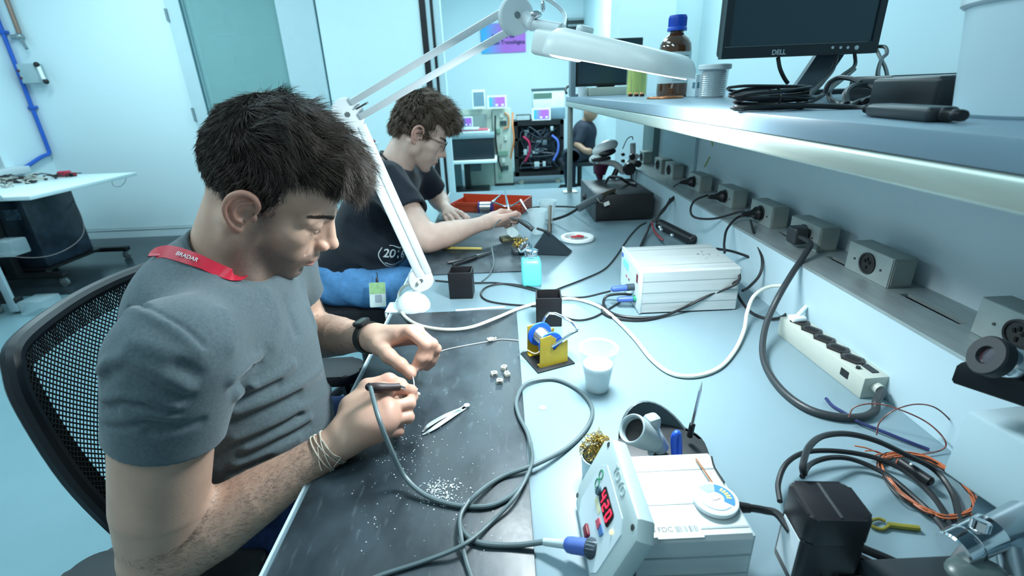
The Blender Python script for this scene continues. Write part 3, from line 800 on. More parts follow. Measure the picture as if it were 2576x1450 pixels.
st1 = grow('hair_strands', h1s, H1, cv, 26000, cap1, HAIR1, RNG, 0.00040)
# longer locks over the forehead
fr = []; n = 1100
yy = RNG.uniform(-0.046, 0.040, n); xx = RNG.uniform(0.060, 0.118, n)
P0 = np.stack([xx, yy, 0.128 - 1.6 * np.clip(xx - 0.085, 0, 1) + RNG.normal(0, 0.004, n)], 1)
roots = snap(h1s, P0 @ H1.R.T + H1.o, -0.002)
dl = np.stack([np.full(n, 0.75), 0.25 * np.sin(yy * 140) - 0.1, np.full(n, -0.62)], 1) @ H1.R.T
strands('forelock', roots, dl, np.tile(H1.R @ np.array((0.6, 0, 0.8)), (n, 1)), RNG.uniform(0.018, 0.042, n), 0.00042, HAIR1, cap1, RNG, curl=0.55, lift=0.15, grav=tuple(H1.R @ np.array((-0.25, 0, -0.9))), seg=8)
# eyebrows and lashes
def brows(H, hs_, parent, m, rng, n=480, thick=0.85):
    for s in (-1, 1):
        t = rng.uniform(0, 0.93, n)
        x = 0.097 - 0.032 * t ** 1.5; y = s * (0.007 + 0.050 * t); z = 0.0255 + 0.005 * np.sin(t * 2.8) + rng.normal(0, 0.0020 * thick, n) * (1 - 0.5 * t)
        P = snap(hs_, np.stack([x, y, z], 1) @ H.R.T + H.o, 0.0002); Nn = grad(hs_, P)
        D = np.tile(H.R @ np.array((-0.35, s * 0.9, 0.25)), (n, 1)); D = D - Nn * (D * Nn).sum(1, keepdims=True)
        strands('eyebrow', P, D, Nn, 0.0085, 0.00042 * thick, m, parent, rng, curl=0.1, lift=0.12, grav=(0, 0, 0), seg=3)
        n2 = 60; a = rng.uniform(-1.15, 1.15, n2)
        Pl = np.stack([0.0735 + 0.0150 * np.cos(a), s * 0.033 + 0.0158 * np.sin(a), np.full(n2, 0.0045)], 1) @ H.R.T + H.o
        Dn = np.stack([0.9 * np.cos(a), 0.9 * np.sin(a), np.full(n2, -0.45)], 1) @ H.R.T
        strands('eyelashes', Pl, Dn, np.tile(H.R @ np.array((0, 0, 1.0)), (n2, 1)), 0.0052, 0.00025, m, parent, rng, curl=0.05, lift=0.05, grav=tuple(H.R @ np.array((0, 0, 0.5))), seg=3)
# hands and arms of the person at the near mat
def A3(v): return np.array(v, float)
arms = Sculpt()
def forearm(S, el, wr, flat, re_=0.047, rw=0.026):
    """elbow to wrist: thick below the elbow, flattened at the wrist"""
    el = A3(el); wr = A3(wr); d = (wr - el)
    p = lambda t, r: (*(el + d * t), r)
    S.chain([p(0, re_ * 0.86), p(0.12, re_ * 0.97), p(0.28, re_), p(0.5, re_ * 0.86), p(0.75, re_ * 0.64), p(0.92, rw * 1.03), p(1.0, rw)], 0.02)
sh_n, el_n, wr_n = (-0.398, 0.500, 0.985), (-0.482, 0.470, 0.695), tuple(at(862, 1108, z=0.793))
sh_f, el_f, wr_f = (-0.440, 0.900, 0.990), (-0.445, 0.965, 0.772), tuple(at(938, 850, z=0.835))
arms.chain([(*sh_n, 0.056), (-0.423, 0.490, 0.91, 0.055), (-0.458, 0.480, 0.79, 0.054), (-0.476, 0.472, 0.720, 0.046), (*el_n, 0.041)], 0.02)
forearm(arms, el_n, wr_n, 0, 0.047, 0.0265)
arms.chain([(*sh_f, 0.052), (-0.455, 0.935, 0.90, 0.049), (*el_f, 0.043)], 0.02)
forearm(arms, el_f, wr_f, 0, 0.047, 0.0265)
# near (right) hand, gripping the iron like a pen
W = A3(wr_n)
Q = lambda px, py, z: A3(at(px, py, z=z))
mcp = [Q(962, 988, 0.842), Q(975, 1026, 0.833), Q(968, 1062, 0.818), Q(950, 1093, 0.803)]
pip = [Q(1012, 976, 0.838), Q(1029, 1016, 0.822), Q(1026, 1050, 0.806), Q(1002, 1085, 0.791)]
dip = [Q(1034, 984, 0.822), Q(1036, 1000, 0.802), Q(1022, 1026, 0.789), Q(1004, 1060, 0.780)]
tip = [Q(1037, 990, 0.806), Q(1018, 984, 0.792), Q(1000, 1006, 0.780), Q(984, 1042, 0.775)]
rr = [(0.0098, 0.0082), (0.0100, 0.0083), (0.0096, 0.0078), (0.0085, 0.0070)]
for m_, r_ in zip(mcp, (0.0125, 0.0130, 0.0125, 0.0115)):
    arms.cap(W + (m_ - W) * 0.12, m_, 0.0175, r_, 0.016)
arms.ell((W + mcp[1] * 2 + mcp[2]) / 4, (0.034, 0.030, 0.020), None, 0.02)
for a, b_, c_, d_, r_ in zip(mcp, pip, dip, tip, rr): finger(arms, [a, b_, c_, d_], *r_, k=0.0035)
th = [Q(885, 1025, 0.820), Q(925, 975, 0.838), Q(978, 958, 0.842), Q(1010, 968, 0.829)]
arms.cap(W + (th[0] - W) * 0.3, th[0], 0.019, 0.0165, 0.018)
arms.cap(th[0], mcp[0], 0.013, 0.011, 0.016)
finger(arms, th, 0.0150, 0.0095, 0.008)
# far (left) hand, pinching the wire from above
W2 = A3(wr_f)
mcp2 = [Q(1030, 836, 0.868), Q(1050, 832, 0.862), Q(1052, 842, 0.850), Q(1042, 852, 0.838)]
pip2 = [Q(1068, 868, 0.852), Q(1088, 866, 0.848), Q(1097, 878, 0.836), Q(1094, 892, 0.822)]
dip2 = [Q(1056, 902, 0.830), Q(1074, 900, 0.826), Q(1086, 905, 0.815), Q(1086, 912, 0.806)]
tip2 = [Q(1042, 928, 0.812), Q(1056, 922, 0.810), Q(1070, 922, 0.802), Q(1074, 924, 0.797)]
for m_, r_ in zip(mcp2, (0.0120, 0.0120, 0.0115, 0.0105)):
    arms.cap(W2 + (m_ - W2) * 0.12, m_, 0.0175, r_, 0.014)
for a, b_, c_, d_, r_ in zip(mcp2, pip2, dip2, tip2, rr): finger(arms, [a, b_, c_, d_], r_[0] * 0.97, r_[1] * 0.97, k=0.003)
th2 = [Q(955, 872, 0.838), Q(978, 896, 0.836), Q(1008, 918, 0.826), Q(1034, 942, 0.810)]
arms.cap(W2 + (th2[0] - W2) * 0.2, th2[0], 0.020, 0.0150, 0.016)
arms.cap(th2[0], mcp2[0] * 0.6 + th2[0] * 0.4, 0.012, 0.009, 0.014)
finger(arms, th2, 0.0145, 0.0092, 0.006)
av, af = arms.mesh((-0.58, 0.40, 0.63), (-0.10, 1.04, 1.08), 0.0021)
av = relax(av, af, 1, 0.3)
# hidden trunk and legs of the same body, under the clothes
core = Sculpt()
core.ell((-0.475, .715, .88), (0.075, 0.13, 0.10)); core.ell((-0.49, .715, .76), (0.09, 0.13, 0.13), None, 0.05); core.ell((-0.56, .71, .58), (0.10, 0.15, 0.10), None, 0.05)
for s in (-1, 1):
    core.chain([(-0.54, .71 + s * .10, .56, .07), (-0.16, .71 + s * .13, .57, .055), (-0.14, .71 + s * .13, .12, .04), (-0.04, .71 + s * .14, .07, .035)], 0.03)
core.cap((-0.43, .56, .94), (-0.45, .85, .95), 0.03, 0.03, 0.04)
kv, kf = core.mesh((-0.72, 0.38, 0.0), (0.1, 1.05, 1.1), 0.012)
bv, bf = join((hv, hf), (av, af), (kv, kf))
z0 = np.zeros(len(av)); zk = np.zeros(len(kv))
arm_t = np.clip((-av[:, 0] - 0.20) / 0.06, 0, 1)
pink = np.clip((av[:, 0] + 0.235) / 0.04, 0, 1) * 0.45
body1 = npmesh('body', bv, bf, SKIN1, person1, True, {'lip': np.concatenate([lipm, z0, zk]), 'beard': np.concatenate([beardm, z0, zk]),
               'warm': np.concatenate([warmm, pink, zk]), 'armhair': np.concatenate([0 * lipm, arm_t, zk])})
brows(H1, hs, cap1, HAIR1, RNG)
# fingernails
NAIL = mat('fingernail', (0.62, 0.38, 0.32), 0.25, var=0.05)
def nail(tipp, prev, nrm, w_=0.0052):
    t_ = V(tipp); d = (t_ - V(prev)).normalized(); nn = V(nrm); nn = (nn - d * nn.dot(d)).normalized(); y = d.cross(nn)
    b = B(); g = bmesh.ops.create_uvsphere(b, u_segments=14, v_segments=8, radius=1.0)
    M = Matrix(((d.x, y.x, nn.x, 0), (d.y, y.y, nn.y, 0), (d.z, y.z, nn.z, 0), (0, 0, 0, 1)))
    for v in g['verts']: v.co = V((v.co.x * 0.0062, v.co.y * w_, v.co.z * 0.0016))
    for v in g['verts']: v.co = (M @ v.co) + t_ + nn * 0.0078 - d * 0.001
    return fin('fingernail', b, NAIL, body1)
nail(tip2[0], dip2[0], (0.6, -0.5, 0.5), 0.0045); nail(th2[-1], th2[-2], (0.2, -0.8, 0.5), 0.0058)
# forearm hair
def armhair(S, a, b_, n, r, rng, parent, side=(0, -1, 0.6)):
    a = A3(a); b_ = A3(b_); t = rng.uniform(0.05, 0.95, n); ax = (b_ - a); ax /= np.linalg.norm(ax)
    sd = A3(side); sd -= ax * (sd @ ax); sd /= np.linalg.norm(sd); s2 = np.cross(ax, sd); an = rng.normal(0, 0.9, n)
    P = a + (b_ - a) * t[:, None] + (sd * np.cos(an)[:, None] + s2 * np.sin(an)[:, None]) * r
    P = snap(S, P, 0.0, 5); Nn = grad(S, P)
    D = ax * 0.9 + np.array((0, 0, -0.5)); D = np.tile(D, (n, 1)) + rng.normal(0, 0.45, (n, 3)); D -= Nn * (D * Nn).sum(1, keepdims=True)
    return strands('arm_hair', P, D, Nn, 0.009, 0.00008, mat('arm_hair', (0.07, 0.045, 0.03), 0.5), parent, rng, curl=0.35, lift=0.16, grav=(0, 0, -0.1), seg=4)
armhair(arms, el_n, W + (A3(el_n) - W) * 0.02, 2600, 0.05, RNG, body1)
armhair(arms, el_f, W2, 900, 0.05, RNG, body1)

# ---- grey t-shirt
FAB1 = mat('grey_jersey', (0.085, 0.116, 0.130), 0.85, spec=0.2, var=0.16, nscale=260, bump=0.25, bscale=900, sheen=0.25)
shirt = Sculpt()
SA = ((-0.398, .502, .982), (-0.458, .480, .790)); SB = ((-0.440, .895, .985), (-0.445, .945, .840))
shirt.cap(*SA, 0.0655, 0.0635, 0.028)
shirt.cap(*SB, 0.060, 0.056, 0.028)
# sleeve hems: cut, and hollow round the arm
def sleeve_cut(S, a, b_, t, r_in, R=0.071, deep=0.022):
    a = A3(a); b_ = A3(b_); d = (b_ - a) / np.linalg.norm(b_ - a); p = a + (b_ - a) * t
    R3 = np.stack([np.cross(d, (0, 1, 0)) / np.linalg.norm(np.cross(d, (0, 1, 0))), np.cross(d, np.cross(d, (0, 1, 0)) / np.linalg.norm(np.cross(d, (0, 1, 0)))), d], 1)
    S.rbox(p + d * 0.12, (R, R, 0.12), 0.002, R3, 0.002, -1)
    S.cap(p - d * deep, p + d * 0.05, r_in - 0.002, r_in, 0.002, -1)
sleeve_cut(shirt, *SA, 0.50, 0.0600)
sleeve_cut(shirt, *SB, 0.70, 0.053)
shirt.ell((-0.448, .712, .890), (0.096, 0.162, 0.100), None, 0.03)
shirt.ell((-0.500, .715, .900), (0.088, 0.150, 0.125), None, 0.03)
shirt.cap((-0.415, .555, .968), (-0.448, .865, .970), 0.060, 0.058, 0.06)
shirt.cap((-0.478, .733, .965), CN1 - NN1 * 0.004, 0.088, 0.0655, 0.035, flat=True)
shirt.ell((-0.495, .725, .990), (0.062, 0.125, 0.062), None, 0.05)
shirt.ell((-0.452, .715, .800), (0.114, 0.148, 0.150), None, 0.05)
shirt.ell((-0.462, .715, .690), (0.122, 0.155, 0.110), None, 0.05)
shirt.ell((-0.530, .715, .590), (0.128, 0.178, 0.080), None, 0.05)

folds1 = [([(525, 200), (545, 165), (620, 145), (720, 150), (800, 190), (900, 250), (985, 330), (1040, 410), (1060, 480)], -0.0045, 0.004),
 ([(535, 215), (560, 185), (630, 160), (720, 168), (795, 208), (880, 270), (965, 350), (1020, 430)], 0.004, 0.008),
 ([(490, 460), (520, 420), (600, 405), (700, 450), (800, 500), (900, 545), (1030, 600)], 0.006, 0.009),
 ([(495, 490), (540, 450), (610, 432), (700, 478), (800, 530), (900, 578), (1030, 632)], -0.005, 0.008),
 ([(500, 600), (600, 575), (700, 590), (850, 630), (1035, 645)], 0.005, 0.007), ([(500, 622), (600, 602), (700, 616), (850, 655), (1035, 668)], -0.005, 0.006),
 ([(495, 690), (620, 695), (700, 670), (850, 685), (1030, 690)], 0.004, 0.006), ([(495, 712), (620, 716), (700, 694), (850, 706)], -0.004, 0.006),
 ([(720, 752), (850, 735), (980, 700), (1035, 690)], -0.005, 0.005), ([(600, 640), (700, 655), (800, 660)], 0.003, 0.006),
 ([(1075, 560), (1130, 490), (1190, 425), (1250, 395)], 0.007, 0.009), ([(1080, 580), (1140, 515), (1200, 450), (1260, 420)], -0.006, 0.008),
 ([(1080, 610), (1150, 570), (1250, 525), (1350, 475), (1420, 420)], 0.006, 0.008), ([(1060, 640), (1150, 605), (1250, 560), (1350, 515)], -0.006, 0.008),
 ([(1050, 665), (1150, 650), (1250, 615), (1350, 575), (1450, 525), (1560, 440)], 0.006, 0.009), ([(1050, 700), (1150, 690), (1250, 655), (1350, 615), (1450, 570)], -0.006, 0.009),
 ([(1045, 790), (1150, 780), (1300, 720), (1450, 640), (1600, 540)], 0.006, 0.009), ([(1045, 815), (1150, 805), (1300, 748), (1450, 668), (1610, 565)], -0.006, 0.008),
 ([(1040, 855), (1200, 832), (1350, 765), (1500, 685), (1620, 590)], 0.006, 0.009), ([(1040, 885), (1200, 860), (1350, 795), (1500, 715), (1630, 620)], -0.006, 0.009),
 ([(1030, 925), (1150, 905), (1300, 850), (1450, 778)], 0.005, 0.009), ([(1000, 960), (1150, 940), (1300, 880)], -0.005, 0.008),
 ([(1110, 380), (1100, 450), (1080, 520)], -0.004, 0.010), ([(870, 420), (950, 470), (1040, 520)], -0.005, 0.008), ([(1075, 400), (1065, 480), (1050, 600)], -0.004, 0.010),
 ([(1100, 170), (1130, 260), (1120, 330)], 0.004, 0.012), ([(1390, 100), (1410, 180), (1440, 260)], -0.004, 0.010), ([(1480, 60), (1500, 150), (1530, 230)], 0.004, 0.010),
 ([(1300, 60), (1340, 150), (1350, 240), (1330, 320)], 0.004, 0.014), ([(640, 330), (760, 350), (880, 390)], 0.003, 0.012)]
raw_shirt = Sculpt(); raw_shirt.p = list(shirt.p)
for pl, a_, w_ in folds1:
    tor = max(q[0] for q in pl) > 1200; pl = [q for q in pl if (q[0] >= 1125 if tor else q[0] <= 1005 or q[1] < 400)]
    P3 = [march(raw_shirt, u / 1.933, 700 + v / 1.933) for u, v in pl]
    P3 = [p for p in P3 if p is not None]
    if len(P3) > 1: shirt.fold(P3, a_ * 1.25, w_)
# neckline: the opening that the neck stands in
nd = NN1
shirt.cap(CN1 - nd * 0.02, CN1 + nd * 0.12, 0.0605, 0.066, 0.004, -1)
ux = np.cross(nd, (0, 1, 0)); ux /= np.linalg.norm(ux); uy = np.cross(nd, ux)
shirt.ell(CN1 + nd * 0.046, (0.105, 0.105, 0.046), np.stack([ux, uy, nd], 1), 0.02, -1)
shirt.disp(lambda P: 0.0006 * np.sin(P[:, 0] * 70 + P[:, 2] * 55) * np.sin(P[:, 1] * 48 + P[:, 2] * 20))
sv, sf = shirt.mesh((-0.68, 0.39, 0.50), (-0.30, 1.05, 1.12), 0.0026)
tshirt = npmesh('t_shirt', sv, sf, FAB1, person1)
# collar band and hems
cr = []
ux = np.cross(nd, (0, 1, 0)); ux /= np.linalg.norm(ux); uy = np.cross(nd, ux)
for i in range(40):
    a = 2 * PI * i / 40; cr.append(V(CN1 + (ux * math.cos(a) + uy * math.sin(a)) * 0.0640 - nd * 0.003))
b = B(); tube(b, cr, 0.0036, 10, 2, closed=True); fin('collar', b, mat('collar_rib', (0.062, 0.085, 0.098), 0.85, var=0.1, nscale=200), tshirt)
# jeans and shoes
DENIM1 = mat('dark_blue_denim', (0.018, 0.045, 0.15), 0.8, var=0.35, nscale=60, bump=0.3, bscale=700)
je = Sculpt()
je.ell((-0.545, .715, .590), (0.118, 0.170, 0.085), None, 0.03)
for s in (-1, 1):
    je.chain([(-0.54, .715 + s * .088, .60, .092), (-0.36, .715 + s * .115, .60, .083), (-0.17, .715 + s * .13, .585, .070), (-0.14, .715 + s * .13, .53, .066), (-0.14, .715 + s * .13, .13, .052)], 0.03)
je.disp(lambda P: 0.0022 * np.sin(P[:, 0] * 90 + P[:, 2] * 60) * np.sin(P[:, 1] * 50))
jv, jf = je.mesh((-0.70, 0.45, 0.06), (-0.05, 0.98, 0.72), 0.006)
npmesh('jeans', jv, jf, DENIM1, person1)
for s in (-1, 1):
    sh = Sculpt(); y = .715 + s * .13
    sh.ell((-0.13, y, .07), (0.055, 0.045, 0.06)); sh.ell((-0.04, y, .045), (0.10, 0.045, 0.038), None, 0.03); sh.plane((0, 0, 0.006), (0, 0, -1), 0.004)
    v_, f_ = sh.mesh((-0.22, y - .07, 0), (0.1, y + .07, .16), 0.007); npmesh('shoe', v_, f_, BLACK if 'BLACK' in globals() else FAB1, person1)

# ---- things he wears
# red lanyard round the collar
def strap(name, pts, w_, nrm_from, m, parent, th=0.0012, n=10):
    P = spline(pts, n); b = B(); prev = None; vs = []
    for i, p in enumerate(P):
        t = (P[min(i + 1, len(P) - 1)] - P[max(i - 1, 0)]).normalized()
        nn = nrm_from(p, i / (len(P) - 1)); nn = (nn - t * nn.dot(t)).normalized(); y = t.cross(nn)
        vs.append([b.verts.new(p + y * sx * w_ / 2 + nn * sz * th / 2) for sx, sz in ((-1, -1), (1, -1), (1, 1), (-1, 1))])
    for a, c in zip(vs, vs[1:]):
        for k in range(4): b.faces.new((a[k], a[(k + 1) % 4], c[(k + 1) % 4], c[k]))
    b.faces.new(vs[0]); b.faces.new(vs[-1])
    return fin(name, b, m, parent), P
RED = mat('red_lanyard_ribbon', (0.55, 0.015, 0.04), 0.45, var=0.08, nscale=60)
uxn = V(NN1)
lan_px = [(392, 648), (400, 640), (425, 637), (465, 648), (508, 666), (552, 686), (592, 699), (632, 705), (660, 704), (672, 700)]
lan_pts = [V(snap(shirt, q[None], 0.0030)[0]) for q in (march(shirt, *p) for p in lan_px) if q is not None]
nrm_l = lambda p, t: (V(grad(shirt, np.array(p)[None])[0]) * 0.6 + V((0.15, -0.5, 0.25)))
lanyard, LP_ = strap('lanyard', lan_pts, 0.0205, nrm_l, RED, person1)
tag_text = []
def on_strap(s_, i0, size, m):
    i0 = max(1, min(len(LP_) - 2, int(i0 / 100 * len(LP_)))); p = LP_[i0]; t = (LP_[i0 + 1] - LP_[i0 - 1]).normalized(); nn = nrm_l(p, 0); nn = (nn - t * nn.dot(t)).normalized()
    if t.x < 0: t = -t
    y = nn.cross(t)
    M = Matrix(((t.x, y.x, nn.x, 0), (t.y, y.y, nn.y, 0), (t.z, y.z, nn.z, 0), (0, 0, 0, 1)))
    return text('printed_lettering', s_, size, T(p + nn * 0.0012) @ M, m, lanyard)

WPR = mat('print_white', (0.75, 0.78, 0.80), 0.5)
on_strap('BRADAR', 36, 0.0085, WPR); on_strap('cla', 84, 0.011, WPR)
# watch on the far wrist, string bracelet on the near one
fd = (A3(wr_f) - A3(el_f)); fd /= np.linalg.norm(fd); wcn = A3(wr_f) - fd * 0.012
def ring_on(S, c, ax, r, n=36, off_=0.001):
    ax = A3(ax); ax /= np.linalg.norm(ax); u = np.cross(ax, (0, 0, 1)); u /= np.linalg.norm(u); v = np.cross(ax, u); out = []
    for i in range(n):
        a = 2 * PI * i / n; d = u * math.cos(a) + v * math.sin(a); lo_, hi_ = 0.0, 0.09
        for _ in range(26):
            m_ = (lo_ + hi_) / 2
            if S.ev((A3(c) + d * m_)[None])[0] < 0: lo_ = m_
            else: hi_ = m_
        out.append(V(A3(c) + d * (lo_ + off_)))
    return out, u, v
wp, wu, wv2 = ring_on(arms, wcn, fd, 0.03, off_=0.0018)
watch = thing('wristwatch', 'black digital watch on the left wrist of the man in grey', 'watch', V(wcn)) if False else person1
b = B(); n_ = len(wp); rows = []
for i, p in enumerate(wp):
    o_ = (p - V(wcn)).normalized(); f_ = V(fd); rows.append([b.verts.new(p + f_ * sx * 0.0085 + o_ * sz) for sx, sz in ((-1, -0.001), (1, -0.001), (1, 0.0022), (-1, 0.0022))])
for i in range(n_):
    a, c = rows[i], rows[(i + 1) % n_]
    for k in range(4): b.faces.new((a[k], a[(k + 1) % 4], c[(k + 1) % 4], c[k]))
wband = fin('watch_strap', b, mat('strap_black', (0.012, 0.014, 0.013), 0.5, bump=0.3, bscale=600), person1)
up_i = max(range(n_), key=lambda i: wp[i].z - wp[i].y * 0.3); po_ = (wp[up_i] - V(wcn)).normalized()
b = B(); Mw = zto(wp[up_i] + po_ * 0.002, po_, up=V(fd)); prism(b, rrect(0.026, 0.030, 0.006), 0.007, Mw, 0.0015); wcase = fin('watch_case', b, BLACK if 'BLACK' in globals() else FAB1, wband)
b = B(); prism(b, rrect(0.019, 0.016, 0.002), 0.0006, Mw @ T(0, 0, 0.007)); fin('watch_face', b, mat('watch_lcd', (0.10, 0.12, 0.11), 0.15), wcase)
nd_ = (A3(wr_n) - A3(el_n)); nd_ /= np.linalg.norm(nd_)
STR = mat('cotton_string', (0.52, 0.46, 0.38), 0.8, var=0.15, nscale=200)
for i, (t_, tilt) in enumerate(((0.004, 0.25), (0.012, -0.3), (0.020, 0.1), (0.010, 0.45))):
    ax_ = nd_ + A3((0.0, 0.3 * tilt, 0.6 * tilt)); rp_, _, _ = ring_on(arms, A3(wr_n) - nd_ * (0.012 + t_), ax_, 0.03, 28, 0.0014)
    b = B(); tube(b, rp_, 0.0010, 6, 1, closed=True); fin('string_bracelet', b, STR, person1)
kp = march(arms, 797, 1085)
for pts in ([(797, 1085), (800, 1125), (803, 1165), (808, 1182)], [(797, 1085), (815, 1112), (835, 1140), (858, 1150)], [(858, 1150), (845, 1165), (822, 1195), (806, 1213)], [(797, 1085), (778, 1100), (762, 1107)]):
    q_ = [march(arms, *p) for p in pts]; q_ = [V(snap(arms, p[None], 0.002)[0]) for p in q_ if p is not None]
    if len(q_) > 1: b = B(); tube(b, q_, 0.0009, 6, 4); fin('string_end', b, STR, person1)
hb2 = ring_on(arms, A3(el_f) + fd * 0.055, fd, 0.05, 28, 0.001)[0]
b = B(); tube(b, hb2, 0.0011, 6, 1, closed=True); fin('dark_band', b, BLACK if 'BLACK' in globals() else FAB1, person1)
# ------------------------------------------------------------------ person at the far mat
SKIN2 = skin_mat('skin_fair', (0.66, 0.46, 0.38), beard=(0.30, 0.20, 0.15), lip=(0.50, 0.22, 0.20))
HAIR2 = hair_mat('brown_hair', (0.05, 0.034, 0.024), (0.26, 0.18, 0.125))
H2 = Frame((-0.312, 1.896, 1.119), ypr(0.249, 0.556, 0.049))
person2 = thing('person', 'seated young man in black t-shirt, glasses and light blue jeans, working at the far mat', 'person', (-0.60, 1.9, 0.0))
CN2 = np.array((-0.405, 1.875, 1.030)); NN2 = np.array((0.62, 0.0, 0.785)); NN2 /= np.linalg.norm(NN2); NB2 = CN2 - NN2 * 0.05
hs2 = Sculpt(); head_sculpt(hs2, H2, 0.93, 0.95); neck(hs2, H2, NB2, 0.050, 0.053)
hv2, hf2 = hs2.mesh((-0.56, 1.72, 0.94), (-0.14, 2.06, 1.30), 0.0024); hv2 = relax(hv2, hf2, 1, 0.3)
l2, b2, w2 = head_masks(hv2, H2, 0.7); b2 *= 0.25
h2s = hair_sculpt(H2, [((-0.018, 0, 0.056), (0.097, 0.083, 0.096), 0.01), ((0.010, 0, 0.112), (0.080, 0.066, 0.048), 0.03), ((0.078, -0.010, 0.094), (0.042, 0.054, 0.038), 0.03), ((-0.080, 0, 0.0), (0.028, 0.055, 0.045), 0.03)],
                  [lambda S, H: cuts_std(S, H, 0.055, 0.045, (-0.06, -0.060), -0.014)])
h2s.disp(lambda P: (0.005 * np.sin(P[:, 0] * 130 + 2 * np.sin(P[:, 1] * 70)) * np.sin(P[:, 1] * 110 + P[:, 2] * 90)).astype(np.float32))
cv2, cf2 = h2s.mesh((-0.50, 1.74, 1.00), (-0.12, 2.06, 1.34), 0.0035)
cap2 = npmesh('hair_base', cv2, cf2, HBASE, person2, True, {'tone': np.full(len(cv2), 0.25)})
grow('hair_strands', h2s, H2, cv2, 11000, cap2, HAIR2, RNG, 0.0008, 0.036, 0.020, curl=0.7)
ar2 = Sculpt()
s2n, e2n, w2n = (-0.405, 1.700, 0.985), (-0.262, 1.545, 0.812), (-0.075, 1.655, 0.832)
s2f, e2f, w2f = (-0.370, 2.080, 0.985), (-0.300, 2.150, 0.830), (-0.245, 2.010, 0.800)
ar2.chain([(*s2n, 0.050), (-0.33, 1.62, 0.895, 0.047), (*e2n, 0.041)], 0.02); forearm(ar2, e2n, w2n, 0, 0.045, 0.025)
ar2.chain([(*s2f, 0.050), (*e2f, 0.040)], 0.02); forearm(ar2, e2f, w2f, 0, 0.042, 0.024)
def hand(S, wr, mc, pi_, di, ti, thb, sc_=1.0):
    wr = A3(wr)
    for m_, r_ in zip(mc, (0.0122, 0.0122, 0.0117, 0.0108)): S.cap(wr + (A3(m_) - wr) * 0.12, m_, 0.0175, r_ * sc_, 0.014)
    for a, b_, c_, d_, r_ in zip(mc, pi_, di, ti, rr): finger(S, [a, b_, c_, d_], r_[0] * sc_, r_[1] * sc_, k=0.003)
    S.cap(wr + (A3(thb[0]) - wr) * 0.2, thb[0], 0.019, 0.014, 0.016); finger(S, thb, 0.0130, 0.0088, 0.006)
W3 = A3(w2n)
def off(w, *d): return [A3(w) + A3(q) for q in d]
mc = off(W3, (0.078, 0.012, 0.016), (0.082, 0.030, 0.006), (0.078, 0.044, -0.008), (0.068, 0.054, -0.020))
pi_ = off(W3, (0.112, 0.030, 0.022), (0.118, 0.046, 0.006), (0.110, 0.060, -0.012), (0.095, 0.068, -0.026))
di = off(W3, (0.122, 0.050, 0.012), (0.118, 0.066, -0.006), (0.104, 0.076, -0.022), (0.086, 0.080, -0.034))
ti = off(W3, (0.118, 0.066, 0.002), (0.106, 0.076, -0.014), (0.090, 0.080, -0.028), (0.074, 0.082, -0.038))
thb = off(W3, (0.030, 0.020, 0.020), (0.060, 0.045, 0.026), (0.088, 0.062, 0.020), (0.108, 0.070, 0.008))
hand(ar2, W3, mc, pi_, di, ti, thb)
W4 = A3(w2f)
mc = off(W4, (0.045, -0.062, 0.010), (0.028, -0.072, 0.006), (0.010, -0.074, 0.0), (-0.006, -0.068, -0.006))
pi_ = off(W4, (0.070, -0.088, 0.004), (0.050, -0.104, -0.002), (0.026, -0.108, -0.006), (0.004, -0.098, -0.012))
di = off(W4, (0.084, -0.098, -0.010), (0.064, -0.118, -0.014), (0.038, -0.124, -0.018), (0.012, -0.112, -0.020))
ti = off(W4, (0.092, -0.104, -0.022), (0.072, -0.124, -0.024), (0.046, -0.132, -0.024), (0.018, -0.120, -0.024))
thb = off(W4, (0.030, -0.020, 0.0), (0.058, -0.040, -0.004), (0.080, -0.058, -0.012), (0.094, -0.072, -0.020))
hand(ar2, W4, mc, pi_, di, ti, thb)
av2, af2 = ar2.mesh((-0.48, 1.46, 0.74), (0.08, 2.24, 1.06), 0.0034)
core = Sculpt(); core.ell((-0.50, 1.89, .86), (0.075, 0.13, 0.12)); core.ell((-0.58, 1.88, .70), (0.08, 0.12, 0.12), None, 0.05); core.ell((-0.68, 1.87, .57), (0.09, 0.14, 0.09), None, 0.05)
for s in (-1, 1): core.chain([(-0.66, 1.87 + s * .09, .56, .07), (-0.24, 1.87 + s * .18, .57, .05), (-0.22, 1.87 + s * .18, .12, .04), (-0.12, 1.87 + s * .18, .07, .035)], 0.03)
kv2, kf2 = core.mesh((-0.82, 1.6, 0.0), (0.02, 2.2, 1.0), 0.014)
bv2, bf2 = join((hv2, hf2), (av2, af2), (kv2, kf2))
npk = np.zeros(len(av2) + len(kv2))
pk2 = np.concatenate([w2, np.clip((av2[:, 0] + 0.06) / 0.05, 0, 1) * 0.35 + 0.35 * np.exp(-((av2 - A3(e2n)) ** 2).sum(1) / 0.0022), np.zeros(len(kv2))])
body2 = npmesh('body', bv2, bf2, SKIN2, person2, True, {'lip': np.concatenate([l2, npk]), 'beard': np.concatenate([b2, npk]), 'warm': pk2})
brows(H2, hs2, cap2, HAIR2, RNG)
